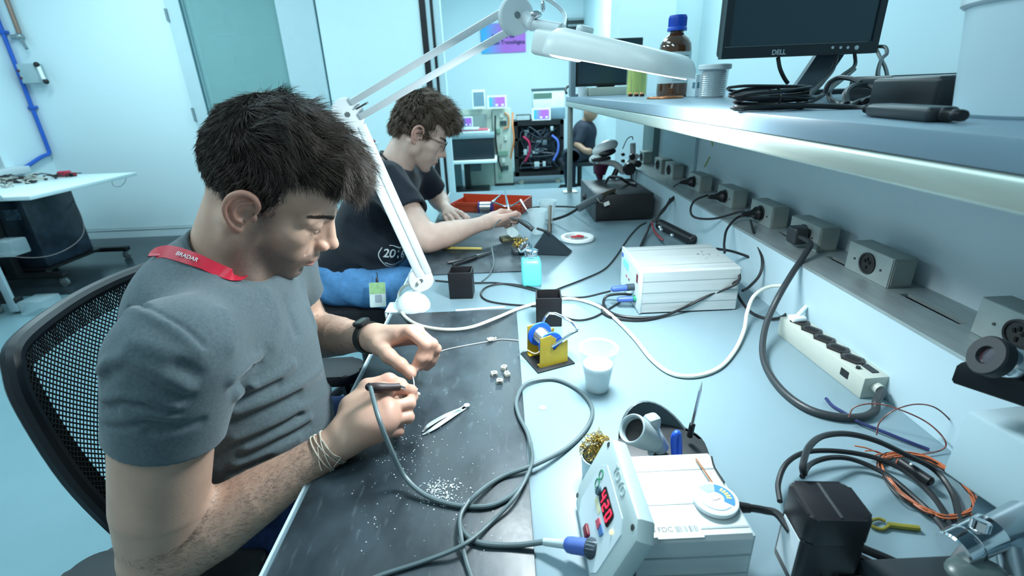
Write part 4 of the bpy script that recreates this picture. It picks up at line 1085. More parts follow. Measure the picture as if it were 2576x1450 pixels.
# black t-shirt
FAB2 = mat('black_jersey', (0.010, 0.014, 0.022), 0.85, spec=0.2, var=0.25, nscale=200, sheen=0.15)
sh2 = Sculpt()
SC_ = (s2n, (-0.315, 1.600, 0.878)); SD_ = (s2f, e2f)
sh2.cap(*SC_, 0.068, 0.067, 0.03); sh2.cap(*SD_, 0.062, 0.060, 0.03)
sleeve_cut(sh2, *SC_, 0.93, 0.060); sleeve_cut(sh2, *SD_, 0.80, 0.055)
sh2.ell((-0.440, 1.888, .895), (0.095, 0.165, 0.110), None, 0.03); sh2.ell((-0.500, 1.888, .890), (0.095, 0.155, 0.130), None, 0.04)
sh2.cap((-0.420, 1.745, .958), (-0.395, 2.035, .960), 0.062, 0.060, 0.06)
sh2.cap((-0.455, 1.885, .955), CN2 - NN2 * 0.004, 0.085, 0.064, 0.035, flat=True)
sh2.ell((-0.545, 1.885, .765), (0.130, 0.165, 0.150), None, 0.06); sh2.ell((-0.620, 1.88, .635), (0.155, 0.182, 0.105), None, 0.05); sh2.ell((-0.490, 1.81, .715), (0.115, 0.140, 0.085), None, 0.05)
raw2 = Sculpt(); raw2.p = list(sh2.p)
for pl, a_, w_ in [([(985, 420), (1030, 470), (1060, 520)], 0.007, 0.016), ([(905, 500), (960, 545), (1000, 600)], 0.008, 0.02), ([(880, 560), (930, 600), (990, 650)], -0.008, 0.016), ([(860, 620), (920, 640), (980, 680)], 0.008, 0.016), ([(970, 500), (1000, 560), (1010, 620)], -0.006, 0.016), ([(850, 680), (900, 670), (960, 690)], -0.007, 0.012)]:
    P3 = [q for q in (march(raw2, *p) for p in pl) if q is not None]
    if len(P3) > 1: sh2.fold(P3, a_, w_)
u2 = np.cross(NN2, (0, 1, 0)); u2 /= np.linalg.norm(u2); v2 = np.cross(NN2, u2)
sh2.cap(CN2 - NN2 * 0.02, CN2 + NN2 * 0.12, 0.0590, 0.064, 0.004, -1)
sh2.ell(CN2 + NN2 * 0.046, (0.10, 0.10, 0.046), np.stack([u2, v2, NN2], 1), 0.02, -1)
sv2, sf2 = sh2.mesh((-0.82, 1.48, 0.52), (-0.18, 2.26, 1.12), 0.005)
ts2 = npmesh('t_shirt', sv2, sf2, FAB2, person2)
b = B(); tube(b, [V(CN2 + (u2 * math.cos(a) + v2 * math.sin(a)) * 0.0625 - NN2 * 0.003) for a in [2 * PI * i / 30 for i in range(30)]], 0.0036, 8, 1, closed=True); fin('collar', b, FAB2, ts2)
# white print on the shirt front: crest outline with a year
PRINT = mat('white_shirt_print', (0.70, 0.78, 0.80), 0.7)
def print_on(S, name, me_fn, parent, m):
    o = me_fn(); me = o.data
    co = np.empty(len(me.vertices) * 3, F4); me.vertices.foreach_get('co', co); co = co.reshape(-1, 3)
    Mi = np.array(INV[parent.name].inverted()); wc = co @ Mi[:3, :3].T + Mi[:3, 3]
    out = []
    for p in wc: out.append(p)
    out = snap(S, np.array(out), 0.0018, 5)
    Mj = np.array(INV[parent.name]); lc = out @ Mj[:3, :3].T + Mj[:3, 3]
    me.vertices.foreach_set('co', lc.astype(F4).ravel()); me.update(); return o
pc = march(raw2, 996, 640)
if pc is not None:
    nrm = V(grad(sh2, pc[None])[0]); rt = (_c0 - nrm * nrm.dot(_c0)).normalized(); up_ = nrm.cross(rt)
    rt2 = (rt * 0.90 - up_ * 0.42).normalized(); up2 = nrm.cross(rt2)
    M = Matrix(((rt2.x, up2.x, nrm.x, pc[0]), (rt2.y, up2.y, nrm.y, pc[1]), (rt2.z, up2.z, nrm.z, pc[2]), (0, 0, 0, 1)))
    print_on(sh2, 'print', lambda: text('shirt_print_year', '2016', 0.050, M, PRINT, ts2, ext=0.0, bold=0.0006), ts2, PRINT)
    def crest():
        b = B()
        for pl in ([(-0.062, 0.030), (-0.066, -0.012), (-0.030, -0.045), (0.0, -0.058), (0.034, -0.044), (0.060, -0.012)], [(-0.030, 0.040), (0.0, 0.046), (0.03, 0.040)], [(-0.036, -0.034), (0.0, -0.044), (0.036, -0.032)]):
            tube(b, [M @ V((x, y, 0)) for x, y in pl], 0.0016, 5, 5)
        return fin('shirt_print_crest', b, PRINT, ts2)
    print_on(sh2, 'print', crest, ts2, PRINT)
# jeans
DENIM2 = mat('light_blue_denim', (0.10, 0.28, 0.55), 0.8, var=0.14, nscale=50, bump=0.2, bscale=500)
j2 = Sculpt(); j2.ell((-0.68, 1.88, .58), (0.135, 0.185, 0.095), None, 0.03)
for s in (-1, 1): j2.chain([(-0.66, 1.87 + s * .09, .59, .098), (-0.44, 1.87 + s * .15, .575, .084), (-0.23, 1.87 + s * .18, .575, .072), (-0.20, 1.87 + s * .18, .54, .068), (-0.21, 1.87 + s * .18, .12, .052)], 0.03)
j2.disp(lambda P: 0.003 * np.sin(P[:, 0] * 60 + P[:, 2] * 50) * np.sin(P[:, 1] * 40))
jv2, jf2 = j2.mesh((-0.84, 1.58, 0.06), (-0.08, 2.18, 0.74), 0.010); npmesh('jeans', jv2, jf2, DENIM2, person2)
for s in (-1, 1):
    sh = Sculpt(); y = 1.87 + s * .18
    sh.ell((-0.20, y, .07), (0.055, 0.045, 0.06)); sh.ell((-0.11, y, .045), (0.10, 0.045, 0.038), None, 0.03); sh.plane((0, 0, 0.006), (0, 0, -1), 0.004)
    v_, f_ = sh.mesh((-0.28, y - .07, 0), (0.02, y + .07, .16), 0.01); npmesh('shoe', v_, f_, BLACK if 'BLACK' in globals() else FAB2, person2)
# glasses
b = B()
for s in (-1, 1):
    lens = [V(H2(0.1035 - 0.018 * abs(math.cos(a) * 0.5 + 0.5 * s * 0 + 0), 0, 0)) for a in (0,)]
    ring = [V(H2(0.106 - 0.010 * abs((s * 0.034 + 0.024 * math.cos(a)) / 0.058) ** 2, s * 0.034 + 0.024 * math.cos(a), 0.010 + 0.019 * math.sin(a))) for a in [2 * PI * i / 18 for i in range(18)]]
    tube(b, ring, 0.0014, 6, 1, closed=True)
tube(b, [V(H2(0.105, -0.010, 0.014)), V(H2(0.109, 0, 0.017)), V(H2(0.105, 0.010, 0.014))], 0.0013, 6, 4)
gl = fin('glasses_frame', b, mat('dark_spectacle_frame', (0.02, 0.015, 0.015), 0.3), person2)
for s in (-1, 1):
    b = B(); tube(b, [V(H2(0.098, s * 0.058, 0.018)), V(H2(0.075, s * 0.070, 0.018)), V(H2(0.02, s * 0.081, 0.014)), V(H2(-0.012, s * 0.086, 0.010)), V(H2(-0.028, s * 0.086, -0.008))], 0.0016, 6, 4); fin('temple_arm', b, mat('brown_temple', (0.10, 0.05, 0.03), 0.3), gl)
    b = B(); vs = [b.verts.new(V(H2(0.106 - 0.010 * abs((s * 0.034 + 0.0235 * math.cos(a)) / 0.058) ** 2, s * 0.034 + 0.0235 * math.cos(a), 0.010 + 0.0185 * math.sin(a)))) for a in [2 * PI * i / 18 for i in range(18)]]
    b.faces.new(vs); fin('lens', b, mat('spectacle_lens', (0.9, 0.95, 0.98), 0.02, alpha=0.18, spec=1.0), gl)
# badge on a clip at the hip
bp = at(950, 742, y=1.60)
badge = thing('id_badge', 'green and white identity badge clipped to the waist of the far man', 'badge', bp)
nB = (CAM - bp).normalized(); M = zto(bp, nB, up=(0.10, 0, 1))
b = B(); prism(b, rrect(0.056, 0.088, 0.004), 0.002, M @ T(0, 0, -0.001)); cd = fin('card', b, mat('badge_card_white', (0.74, 0.86, 0.84), 0.4), badge)
b = B(); prism(b, rrect(0.054, 0.040, 0.003), 0.0006, M @ T(0, 0.0235, 0.0011)); fin('green_band', b, mat('badge_green', (0.38, 0.66, 0.30), 0.5, var=0.2, nscale=60), cd)
b = B(); prism(b, rrect(0.024, 0.028, 0.004), 0.0006, M @ T(0.002, -0.014, 0.0011)); fin('portrait_patch', b, mat('badge_grey', (0.35, 0.42, 0.48), 0.5), cd)
b = B(); box(b, M @ V((0, 0.052, 0.0)), (0.010, 0.016, 0.004), M.to_3x3().to_4x4(), 0.001); tube(b, [M @ V((0, 0.058, 0)), M @ V((0.002, 0.070, -0.004)), M @ V((0, 0.080, -0.012))], 0.002, 6, 3); fin('clip', b, mat('clip_black', (0.02, 0.02, 0.025), 0.4), badge)
# ------------------------------------------------------------------ things on the near half of the bench
BLKC = mat('cable_black', (0.014, 0.016, 0.018), 0.42, var=0.2)
GREYC = mat('cable_grey', (0.10, 0.14, 0.15), 0.42, var=0.15)
CREAM = mat('cable_cream', (0.62, 0.64, 0.56), 0.4, var=0.05)
ALU = mat('extruded_aluminium', (0.55, 0.60, 0.60), 0.42, metal=0.35, var=0.06, nscale=10, stretch=(0.6, 8, 8), rvar=0.05)
PGREY = mat('pale_grey_plastic', (0.42, 0.52, 0.53), 0.42, var=0.04)
DGREY = mat('dark_grey_plastic', (0.05, 0.06, 0.07), 0.45, var=0.15)
BLUEP = mat('blue_plastic', (0.02, 0.10, 0.62), 0.35, var=0.08)
CLEAR = mat('frosted_cup_plastic', (0.80, 0.92, 0.94), 0.25, alpha=0.34, var=0.03, spec=0.6)
YEL = mat('yellow_painted_metal', (0.56, 0.38, 0.03), 0.42, var=0.12, nscale=30)
BLUES = mat('blue_spool_plastic', (0.02, 0.14, 0.75), 0.35, var=0.06)
COPPER = mat('copper_wire', (0.55, 0.22, 0.10), 0.35, metal=0.8, var=0.2)
BRASS = mat('brass_wool', (0.42, 0.28, 0.06), 0.35, metal=0.85, var=0.5, nscale=120)
WHITEC = mat('white_connector_plastic', (0.72, 0.70, 0.60), 0.4, var=0.06)
SOLDER = mat('solder_wire', (0.62, 0.65, 0.66), 0.25, metal=0.9, var=0.08)
VOID = mat('void_black', (0.003, 0.003, 0.004), 0.7)
REDP = mat('red_plastic', (0.55, 0.02, 0.03), 0.4)
def L(px, py, z=BZ): return at(px, py, z=z)
def cable(name, label, pts, r, m, cat='cable', seg=8, n=8, group=None):
    """pts: pixel x, y and height"""
    b = B(); tube(b, [L(p[0], p[1], (p[2] if len(p) > 2 else BZ + r)) for p in pts], r, seg, n)
    return simple(name, b, m, label, cat, group)
MZ = BZ + 0.003
# --- magnifier lamp
lb = at(1040, 775, z=BZ)
lamp = thing('magnifier_lamp', 'white jointed bench lamp with a long hooded light head, standing between the two mats', 'lamp', lb)
LW = mat('lamp_white_enamel', (0.74, 0.80, 0.82), 0.35, var=0.03)
J0, J1, J2 = at(1058, 703, y=1.12), at(875, 288, y=1.08), at(1297, 40, y=0.98)
b = B(); lathe(b, [(0.0, 0), (0.043, 0), (0.044, 0.006), (0.041, 0.016), (0.032, 0.030), (0.020, 0.040), (0.014, 0.044), (0.0, 0.046)], T(lb), 32); cyl(b, lb + V((0, 0, 0.03)), V((J0.x, J0.y, J0.z - 0.02)), 0.012, 0.011, 16); fin('base', b, LW, lamp)
b = B(); bx(b, (TX0 - 0.012, lb.y - 0.03, 0.70), (TX0 + 0.05, lb.y + 0.03, 0.716), 0.003); bx(b, (TX0 - 0.012, lb.y - 0.03, 0.70), (TX0 - 0.006, lb.y + 0.03, BZ + 0.006), 0.002); bx(b, (TX0 - 0.012, lb.y - 0.03, BZ + 0.0007), (TX0 + 0.04, lb.y + 0.03, BZ + 0.006), 0.002); fin('clamp', b, LW, lamp)
def disc(name, c, r, th, d):
    b = B(); d = V(d).normalized(); lathe(b, [(0, -th / 2), (r - 0.003, -th / 2), (r, -th / 2 + 0.003), (r, th / 2 - 0.003), (r - 0.003, th / 2), (0, th / 2)], zto(c, d), 40); o = fin(name, b, LW, lamp)
    for s in (-1, 1):
        b = B(); cyl(b, V(c) + d * s * th / 2, V(c) + d * s * (th / 2 + 0.0015), 0.0055, 0.005, 16); fin('rivet', b, mat('rivet_grey', (0.25, 0.29, 0.30), 0.35, metal=0.7), o)
dY = V((0.25, -1, 0.0)).normalized()
disc('base_joint', J0, 0.031, 0.022, dY); disc('elbow_joint', J1, 0.034, 0.024, dY); disc('head_joint', J2, 0.031, 0.024, dY)
def arm(name, a, c, off_, w_, h_):
    a = V(a); c = V(c); d = (c - a).normalized(); up = d.cross(dY).normalized()
    b = B(); box(b, V((0, 0, 0)), (w_, h_, (c - a).length), None, 0.0025)
    M = Matrix(((up.x, dY.x, d.x, 0), (up.y, dY.y, d.y, 0), (up.z, dY.z, d.z, 0), (0, 0, 0, 1)))
    for v in b.verts: v.co = (M @ v.co) + (a + c) / 2 + up * off_
    return fin(name, b, LW, lamp)
LA, LB = at(1066, 690, y=1.12), at(897, 318, y=1.08)
for o_ in (-0.0110, 0.0110): arm('lower_arm', LA, LB, o_, 0.018, 0.020)
arm('arm_cover', LA, LB, 0.0, 0.012, 0.014)
for o_ in (-0.016, 0.016): arm('upper_arm', J1 + (J2 - J1) * 0.05, J2 - (J2 - J1) * 0.05, o_, 0.013, 0.016)
b = B(); tube(b, [J1 + V((0.022, -0.012, 0.010)), J1 + (J2 - J1) * 0.12 + V((0, -0.005, 0)), J1 + (J2 - J1) * 0.14], 0.0018, 6, 4); fin('spring', b, mat('spring_dark', (0.10, 0.12, 0.12), 0.4, metal=0.7), lamp)
HB, HT = at(1375, 112, y=0.93), at(1728, 170, y=0.70)
hd = (HT - HB).normalized(); hu = V((0.04, 0.13, 1)); hu = (hu - hd * hu.dot(hd)).normalized(); hsd = hu.cross(hd)
MH = Matrix(((hd.x, hsd.x, hu.x, HB.x), (hd.y, hsd.y, hu.y, HB.y), (hd.z, hsd.z, hu.z, HB.z), (0, 0, 0, 1)))
HL = (HT - HB).length
neckp = J2 + (HB - J2) * 0.55 + V((0, 0, 0.012))
b = B(); cyl(b, J2 + V((0.02, 0, -0.005)), neckp, 0.014, 0.010, 16, 0.002); ball(b, neckp, 0.012); cyl(b, neckp, MH @ V((0.03, 0, 0.026)), 0.009, 0.009, 14); fin('swivel', b, LW, lamp)
b = B(); kn = neckp + V((0.006, -0.016, 0.012)); cyl(b, neckp, kn, 0.004, 0.004, 10); ball(b, kn, (0.010, 0.004, 0.006)); ball(b, kn + V((0.012, 0, 0.012)), (0.004, 0.004, 0.009)); fin('wing_screw', b, CHROME, lamp)
b = B(); tube(b, [J2 + V((0, 0, 0.030)), J2 + V((0.05, -0.01, 0.025)), J2 + V((0.085, -0.01, 0.0)), MH @ V((0.035, 0, 0.030))], 0.0035, 8, 6); fin('lamp_cable', b, mat('cable_white', (0.72, 0.78, 0.80), 0.4), lamp)
# hood: wide oval towards the front, narrow block at the back
def hood(b, zt, zb, grow_, top_in):
    prof = []
    for k in range(48):
        a = 2 * PI * k / 48; ca, sa = math.cos(a), math.sin(a)
        e_ = 0.62 if ca > 0 else 0.35
        x = HL * 0.56 + (HL * 0.44) * (abs(ca) ** e_) * (1 if ca > 0 else -1); y = 0.058 * (abs(sa) ** 0.55) * (1 if sa > 0 else -1)
        prof.append((x, y))
    cx = HL * 0.56
    rings = []
    for z, sc_ in ((zb, 1.0), (zb + 0.003, 1.01), ((zt + zb) / 2, 0.985), (zt - 0.008, 0.93), (zt - 0.002, 0.86), (zt, 0.78)):
        rings.append([b.verts.new(MH @ V((cx + (x - cx) * (sc_ * top_in), y * sc_ * top_in, zb + (z - zb) * (1.05 - 0.38 * max(0, x / HL - 0.25)) )) ) for x, y in prof])
    for r0_, r1_ in zip(rings, rings[1:]):
        for k in range(48): b.faces.new((r0_[k], r0_[(k + 1) % 48], r1_[(k + 1) % 48], r1_[k]))
    b.faces.new(rings[-1]); return rings
b = B(); R0 = hood(b, 0.024, -0.014, 0, 1.0)
inner = hood(b, 0.019, -0.0137, 0, 0.95)
for k in range(48): b.faces.new((R0[0][k], inner[0][k], inner[0][(k + 1) % 48], R0[0][(k + 1) % 48]))
shade = fin('lamp_hood', b, mat('hood_white', (0.84, 0.87, 0.85), 0.35, var=0.03), lamp)
b = B(); box(b, V((0, 0, 0)), (0.075, 0.062, 0.040), None, 0.008, 3)
for v in b.verts: v.co = MH @ (v.co + V((0.030, 0, 0.001)))
fin('rear_housing', b, mat('hood_white', (0.84, 0.87, 0.85), 0.35), lamp)
b = B(); box(b, V((0, 0, 0)), (0.016, 0.030, 0.012), None, 0.005, 3)
for v in b.verts: v.co = MH @ (v.co + V((0.085, 0.0, 0.029)))
fin('handle', b, LW, shade)
b = B(); prism(b, [(HL * 0.56 + HL * 0.40 * (abs(math.cos(a)) ** 0.5) * (1 if math.cos(a) > 0 else -1), 0.052 * (abs(math.sin(a)) ** 0.55) * (1 if math.sin(a) > 0 else -1)) for a in [2 * PI * k / 40 for k in range(40)]], 0.004, MH @ T(0, 0, -0.0150))
fin('light_diffuser', b, mat('lit_diffuser', (0.9, 0.95, 1.0), 0.5, emit=(0.80, 0.95, 1.0), estr=14.0), shade)
l = bpy.data.lights.new('lamp_light', 'AREA'); l.shape = 'RECTANGLE'; l.size = HL * 0.8; l.size_y = 0.10; l.energy = 11.5; l.color = (0.85, 0.96, 1.0)
lo = bpy.data.objects.new('lamp_light', l); COL.objects.link(lo)
lo.matrix_world = Matrix(((hd.x, hsd.x, hu.x, 0), (hd.y, hsd.y, hu.y, 0), (hd.z, hsd.z, hu.z, 0), (0, 0, 0, 1))); lo.location = MH @ V((HL * 0.56, 0, -0.019))

# --- near soldering station
st = thing('soldering_station', 'pale grey soldering station with red lit digits, a solder disc lying on its top', 'soldering station', (0.18, 0.41, BZ))
X0, X1, Y0, Y1, Z1 = 0.120, 0.237, 0.350, 0.474, 0.834
b = B()
prism(b, [(Y0, BZ + 0.004), (Y0, Z1 - 0.004), (Y0 + 0.004, Z1), (Y1 - 0.004, Z1), (Y1, Z1 - 0.004), (Y1, BZ + 0.004)], X1 - X0, Matrix(((0, 0, 1, X0), (1, 0, 0, 0), (0, 1, 0, 0), (0, 0, 0, 1))))
fin_body = fin('body', b, ALU, st)
for yy, zz, hor in [(Y0 + 0.012, Z1, 1), (Y0 + 0.045, Z1, 1), (Y0 + 0.095, Z1, 1), (Y0, BZ + 0.022, 0), (Y0, BZ + 0.048, 0)]:
    b = B()
    if hor: bx(b, (X0, yy - 0.0012, zz - 0.0005), (X1, yy + 0.0012, zz + 0.0006))
    else: bx(b, (X0, yy - 0.0006, zz - 0.0010), (X1, yy + 0.0005, zz + 0.0010))
    fin('groove', b, mat('groove_shade', (0.30, 0.36, 0.37), 0.5, metal=0.3), fin_body, 0)
b = B(); bx(b, (X1, Y0 + 0.002, BZ + 0.002), (X1 + 0.003, Y1 - 0.002, Z1 - 0.002), 0.001); fin('rear_plate', b, PGREY, st)
for sx in (0.14, 0.22):
    for sy in (Y0 + 0.012, Y1 - 0.012):
        b = B(); cyl(b, (sx, sy, BZ), (sx, sy, BZ + 0.006), 0.006, 0.006, 12); fin('foot', b, BLACK, st)
PC = V((0.094, 0.407, 0.817)); pu = V((0, -1, 0)); pv = V((0.40, 0, 0.9165)); pn = pu.cross(pv)   # panel axes
if pn.x > 0: pn = -pn
MP = Matrix(((pu.x, pv.x, pn.x, PC.x), (pu.y, pv.y, pn.y, PC.y), (pu.z, pv.z, pn.z, PC.z), (0, 0, 0, 1)))
octo = lambda w_, h_, c_: [(-w_ + c_, -h_), (w_ - c_ * 0.7, -h_), (w_, -h_ + c_), (w_, h_ - c_ * 0.8), (w_ - c_, h_), (-w_ + c_, h_), (-w_, h_ - c_), (-w_, -h_ + c_)]
b = B(); prism(b, octo(0.074, 0.055, 0.016), 0.022, MP @ T(0, 0, -0.022), 0.005)
bez = fin('front_bezel', b, PGREY, st)
b = B(); prism(b, octo(0.050, 0.040, 0.012), 0.0012, MP @ T(0.002, -0.007, -0.0002)); lab = fin('front_label', b, mat('panel_label', (0.58, 0.68, 0.72), 0.35, var=0.02), st, 0)
def onp(name, u, v, w_, h_, m, par, th=0.001, rad=None, z=0.001):
    b = B(); prism(b, rrect(w_, h_, rad if rad is not None else min(w_, h_) * 0.2, 4), th, MP @ T(u, v, z)); return fin(name, b, m, par)
RZ90 = Matrix.Rotation(0, 4, 'Z')
disp = onp('display_window', 0.006, 0.012, 0.044, 0.019, mat('display_black', (0.012, 0.004, 0.006), 0.15), lab)
SEG = mat('lit_red_digit', (0.9, 0.02, 0.05), 0.4, emit=(1.0, 0.02, 0.06), estr=2.6)
def digit(ch, u0, v0, s, par):
    segs = {'0': 'abcdef', '2': 'abged', '4': 'fgbc'}[ch]; b = B(); w_, h_, t = s * 0.5, s, s * 0.10
    pos = {'a': (0, h_ / 2, w_, t), 'g': (0, 0, w_, t), 'd': (0, -h_ / 2, w_, t), 'f': (-w_ / 2, h_ / 4, t, h_ / 2), 'b': (w_ / 2, h_ / 4, t, h_ / 2), 'e': (-w_ / 2, -h_ / 4, t, h_ / 2), 'c': (w_ / 2, -h_ / 4, t, h_ / 2)}
    for k in segs:
        x, y, ww, hh = pos[k]; box(b, MP @ V((u0 + x + y * 0.12, v0 + y, 0.0024)), (ww * 0.92, hh * 0.92, 0.0006), MP.to_3x3().to_4x4())
    return fin('digit', b, SEG, par, 0)
for i, ch in enumerate('420'): digit(ch, -0.008 + i * 0.0135, 0.012, 0.0135, disp)
b = B(); cyl(b, MP @ V((-0.022, 0.006, 0)), MP @ V((-0.022, 0.006, 0.004)), 0.0055, 0.005, 20); fin('round_button', b, mat('button_slate', (0.04, 0.09, 0.12), 0.4), lab)
b = B(); lathe(b, [(0.0058, 0), (0.0058, 0.0008), (0.0045, 0.0008)], MP @ T(-0.036, 0.018, 0.001), 24, cap=False); lathe(b, [(0.0058, 0), (0.0058, 0.0008), (0.0045, 0.0008)], MP @ T(-0.034, 0.006, 0.001), 24, cap=False); fin('green_mark', b, mat('mark_green', (0.02, 0.30, 0.14), 0.4), lab)
for nm, u, v, m_ in (('red_key', 0.010, -0.010, mat('key_red', (0.50, 0.08, 0.12), 0.4)), ('blue_key', 0.022, -0.009, mat('key_blue', (0.06, 0.16, 0.38), 0.4))):
    b = B(); prism(b, [(-0.006, -0.004), (0.006, -0.004), (0.004, 0.004), (-0.004, 0.004)] if nm == 'red_key' else [(-0.004, -0.004), (0.004, -0.004), (0.006, 0.004), (-0.006, 0.004)], 0.0015, MP @ T(u, v, 0.001)); fin(nm, b, m_, lab, 0)
onp('pilot_light', 0.038, 0.010, 0.004, 0.004, mat('lit_amber', (1, 0.7, 0.1), 0.4, emit=(1.0, 0.75, 0.2), estr=3.0), lab, 0.0016, 0.0018)
onp('yellow_print', -0.010, -0.004, 0.022, 0.006, mat('faint_yellow_print', (0.70, 0.68, 0.42), 0.5), lab, 0.0004)
text('label_lettering', 'ON OFF', 0.0055, MP @ T(0.020, -0.037, 0.0012), mat('ink_dark', (0.05, 0.07, 0.08), 0.5), lab, 0.0001)
text('embossed_name', 'TOYO', 0.015, MP @ T(0.0, 0.0455, 0.0002), PGREY, bez, 0.0006)
b = B(); box(b, MP @ V((0.000, -0.036, 0.002)), (0.016, 0.009, 0.005), MP.to_3x3().to_4x4(), 0.001); sw_ = fin('power_switch', b, mat('switch_dark_red', (0.16, 0.01, 0.02), 0.4), lab)
for u, v in ((-0.058, 0.046), (0.060, 0.044), (-0.062, -0.044)):
    b = B(); cyl(b, MP @ V((u, v, -0.001)), MP @ V((u, v, 0.0006)), 0.0032, 0.0032, 14); fin('screw', b, mat('screw_dark', (0.08, 0.09, 0.09), 0.4, metal=0.6), bez)
# asset sticker on the near shoulder: FDC and a bar code
sx0 = at(1700, 1338, z=Z1)
b = B(); bx(b, (0.140, Y0 + 0.001, Z1 + 0.0004), (0.187, Y0 + 0.018, Z1 + 0.0009)); stk = fin('asset_sticker', b, mat('sticker_white', (0.78, 0.84, 0.84), 0.5, var=0.01), st, 0)
INK = mat('ink_dark', (0.05, 0.07, 0.08), 0.5)
text('sticker_letters', 'FDC', 0.0085, T(0.1505, Y0 + 0.0115, Z1 + 0.0011), INK, stk, 0.0001)
rb_ = random.Random(5); b = B(); x = 0.161
while x < 0.184:
    w_ = rb_.choice((0.0003, 0.0005, 0.0009)); bx(b, (x, Y0 + 0.0075, Z1 + 0.0009), (x + w_, Y0 + 0.0155, Z1 + 0.0012)); x += w_ + rb_.choice((0.0004, 0.0006, 0.0009))
fin('bar_code', b, INK, stk, 0)
# front socket and the iron's blue plug
plug0 = at(1572, 1392, z=0.800); 
# --- solder wick disc on top
dc = at(1800, 1255, z=Z1 + 0.006)
wk = thing('wick_disc', 'white disc of solder wick with blue sector, lying on the near soldering station', 'disc', (dc.x, dc.y, Z1 + 0.0008))
MD = T(dc.x, dc.y, Z1 + 0.0008) @ rotm('Z', 20)
b = B(); lathe(b, [(0.0, 0), (0.022, 0), (0.0235, 0.001), (0.0235, 0.0055), (0.022, 0.0065), (0.0, 0.0065)], MD, 48); wb_ = fin('case', b, mat('disc_white', (0.78, 0.84, 0.86), 0.3, var=0.01), wk)
def sector(name, r0_, r1_, a0, a1, m, z=0.0066, th=0.0004):
    b = B(); n = 20; o1 = []; 
    pts = [(r1_ * math.cos(math.radians(a0 + (a1 - a0) * k / n)), r1_ * math.sin(math.radians(a0 + (a1 - a0) * k / n))) for k in range(n + 1)] + [(r0_ * math.cos(math.radians(a1 - (a1 - a0) * k / n)), r0_ * math.sin(math.radians(a1 - (a1 - a0) * k / n))) for k in range(n + 1)]
    prism(b, pts, th, MD @ T(0, 0, z)); return fin(name, b, m, wb_, 0)
sector('blue_sector', 0.0085, 0.0195, -60, 55, mat('disc_blue', (0.05, 0.22, 0.62), 0.35)); sector('pale_sector', 0.0085, 0.0195, 57, 110, mat('disc_aqua', (0.35, 0.66, 0.74), 0.35)); sector('grey_arc', 0.0165, 0.0175, 125, 290, mat('disc_grey_arc', (0.30, 0.42, 0.50), 0.35))
b = B()
for k in range(5):
    a = math.radians(-28 + k * 13); box(b, MD @ V((0.0140 * math.cos(a), 0.0140 * math.sin(a), 0.0072)), (0.0052, 0.0022, 0.0003), MD.to_3x3().to_4x4() @ Matrix.Rotation(a, 4, 'Z'))
fin('yellow_letters', b, mat('print_yellow', (0.62, 0.66, 0.20), 0.4), wb_, 0)
b = B(); prism(b, rrect(0.011, 0.006, 0.0025), 0.0006, MD @ T(0, 0, 0.0065)); fin('window', b, mat('window_pinkish', (0.55, 0.42, 0.40), 0.3), wb_)
b = B(); tube(b, [L(1750, 1155, Z1 + 0.002), L(1765, 1175, Z1 + 0.004), L(1785, 1205, Z1 + 0.004), L(1797, 1222, Z1 + 0.003)], 0.0011, 6, 5); fin('wick_end', b, COPPER, wk)
b = B(); tube(b, [L(1790, 1150, Z1 + 0.002), L(1797, 1175, Z1 + 0.002), L(1822, 1215, Z1 + 0.002)], 0.0012, 6, 5); simple('black_wire_piece', b, BLKC, 'short black wire lying on the far corner of the near soldering station', 'wire')
# --- iron cable with blue connector, plugged in the panel
ic = thing('iron_cable', 'looped grey-black soldering iron cable with blue connector in the near station', 'cable', L(1340, 1180))
Zc = MZ + 0.0035
b = B(); tube(b, [L(932, 975, 0.868), L(938, 1000, 0.866), L(955, 1060, 0.853), L(985, 1135, 0.815), L(1015, 1195, 0.782), L(1060, 1240, Zc + 0.004), L(1120, 1266, Zc), L(1190, 1276, Zc), L(1250, 1268, Zc), L(1305, 1230, Zc), L(1336, 1170, Zc), L(1330, 1100, Zc), L(1305, 1045, Zc), L(1300, 1005, Zc), L(1325, 965, Zc), L(1390, 954, BZ + .004), L(1450, 978, BZ + .004), L(1488, 1022, BZ + .004), L(1480, 1070, BZ + .004), L(1430, 1125, BZ + .004), L(1350, 1168, BZ + .011), L(1260, 1202, Zc), L(1195, 1248, Zc + 0.007), L(1160, 1295, Zc), L(1163, 1335, Zc), L(1205, 1366, Zc), L(1290, 1373, Zc), L(1370, 1364, 0.772)], 0.0033, 10, 8)
fin('cable_run', b, GREYC, ic)
pA, pB, pC, pD = L(1368, 1364, 0.772), L(1422, 1370, 0.778), L(1478, 1378, 0.785), L(1522, 1388, 0.790)
b = B(); cyl(b, pA, pB, 0.0042, 0.0052, 16); fin('strain_relief', b, PGREY, ic)
b = B(); lathe(b, [(0.0060, 0), (0.0085, 0.003), (0.0092, 0.008), (0.0092, (pC - pB).length)], zto(pB, pC - pB), 24); cn = fin('connector', b, mat('connector_blue', (0.06, 0.12, 0.40), 0.4, var=0.08), ic)
b = B(); lathe(b, [(0.0100, 0), (0.0105, 0.002), (0.0105, 0.012), (0.0098, 0.0135), (0.0075, 0.0138), (0.0075, 0.026)], zto(pC, pD - pC), 24)
for k in range(18):
    a = 2 * PI * k / 18; Mx = zto(pC, pD - pC); box(b, Mx @ V((0.0104 * math.cos(a), 0.0104 * math.sin(a), 0.007)), (0.0014, 0.0014, 0.010), Mx.to_3x3().to_4x4())
fin('locking_ring', b, mat('ring_dark', (0.05, 0.07, 0.09), 0.4, metal=0.4), cn)
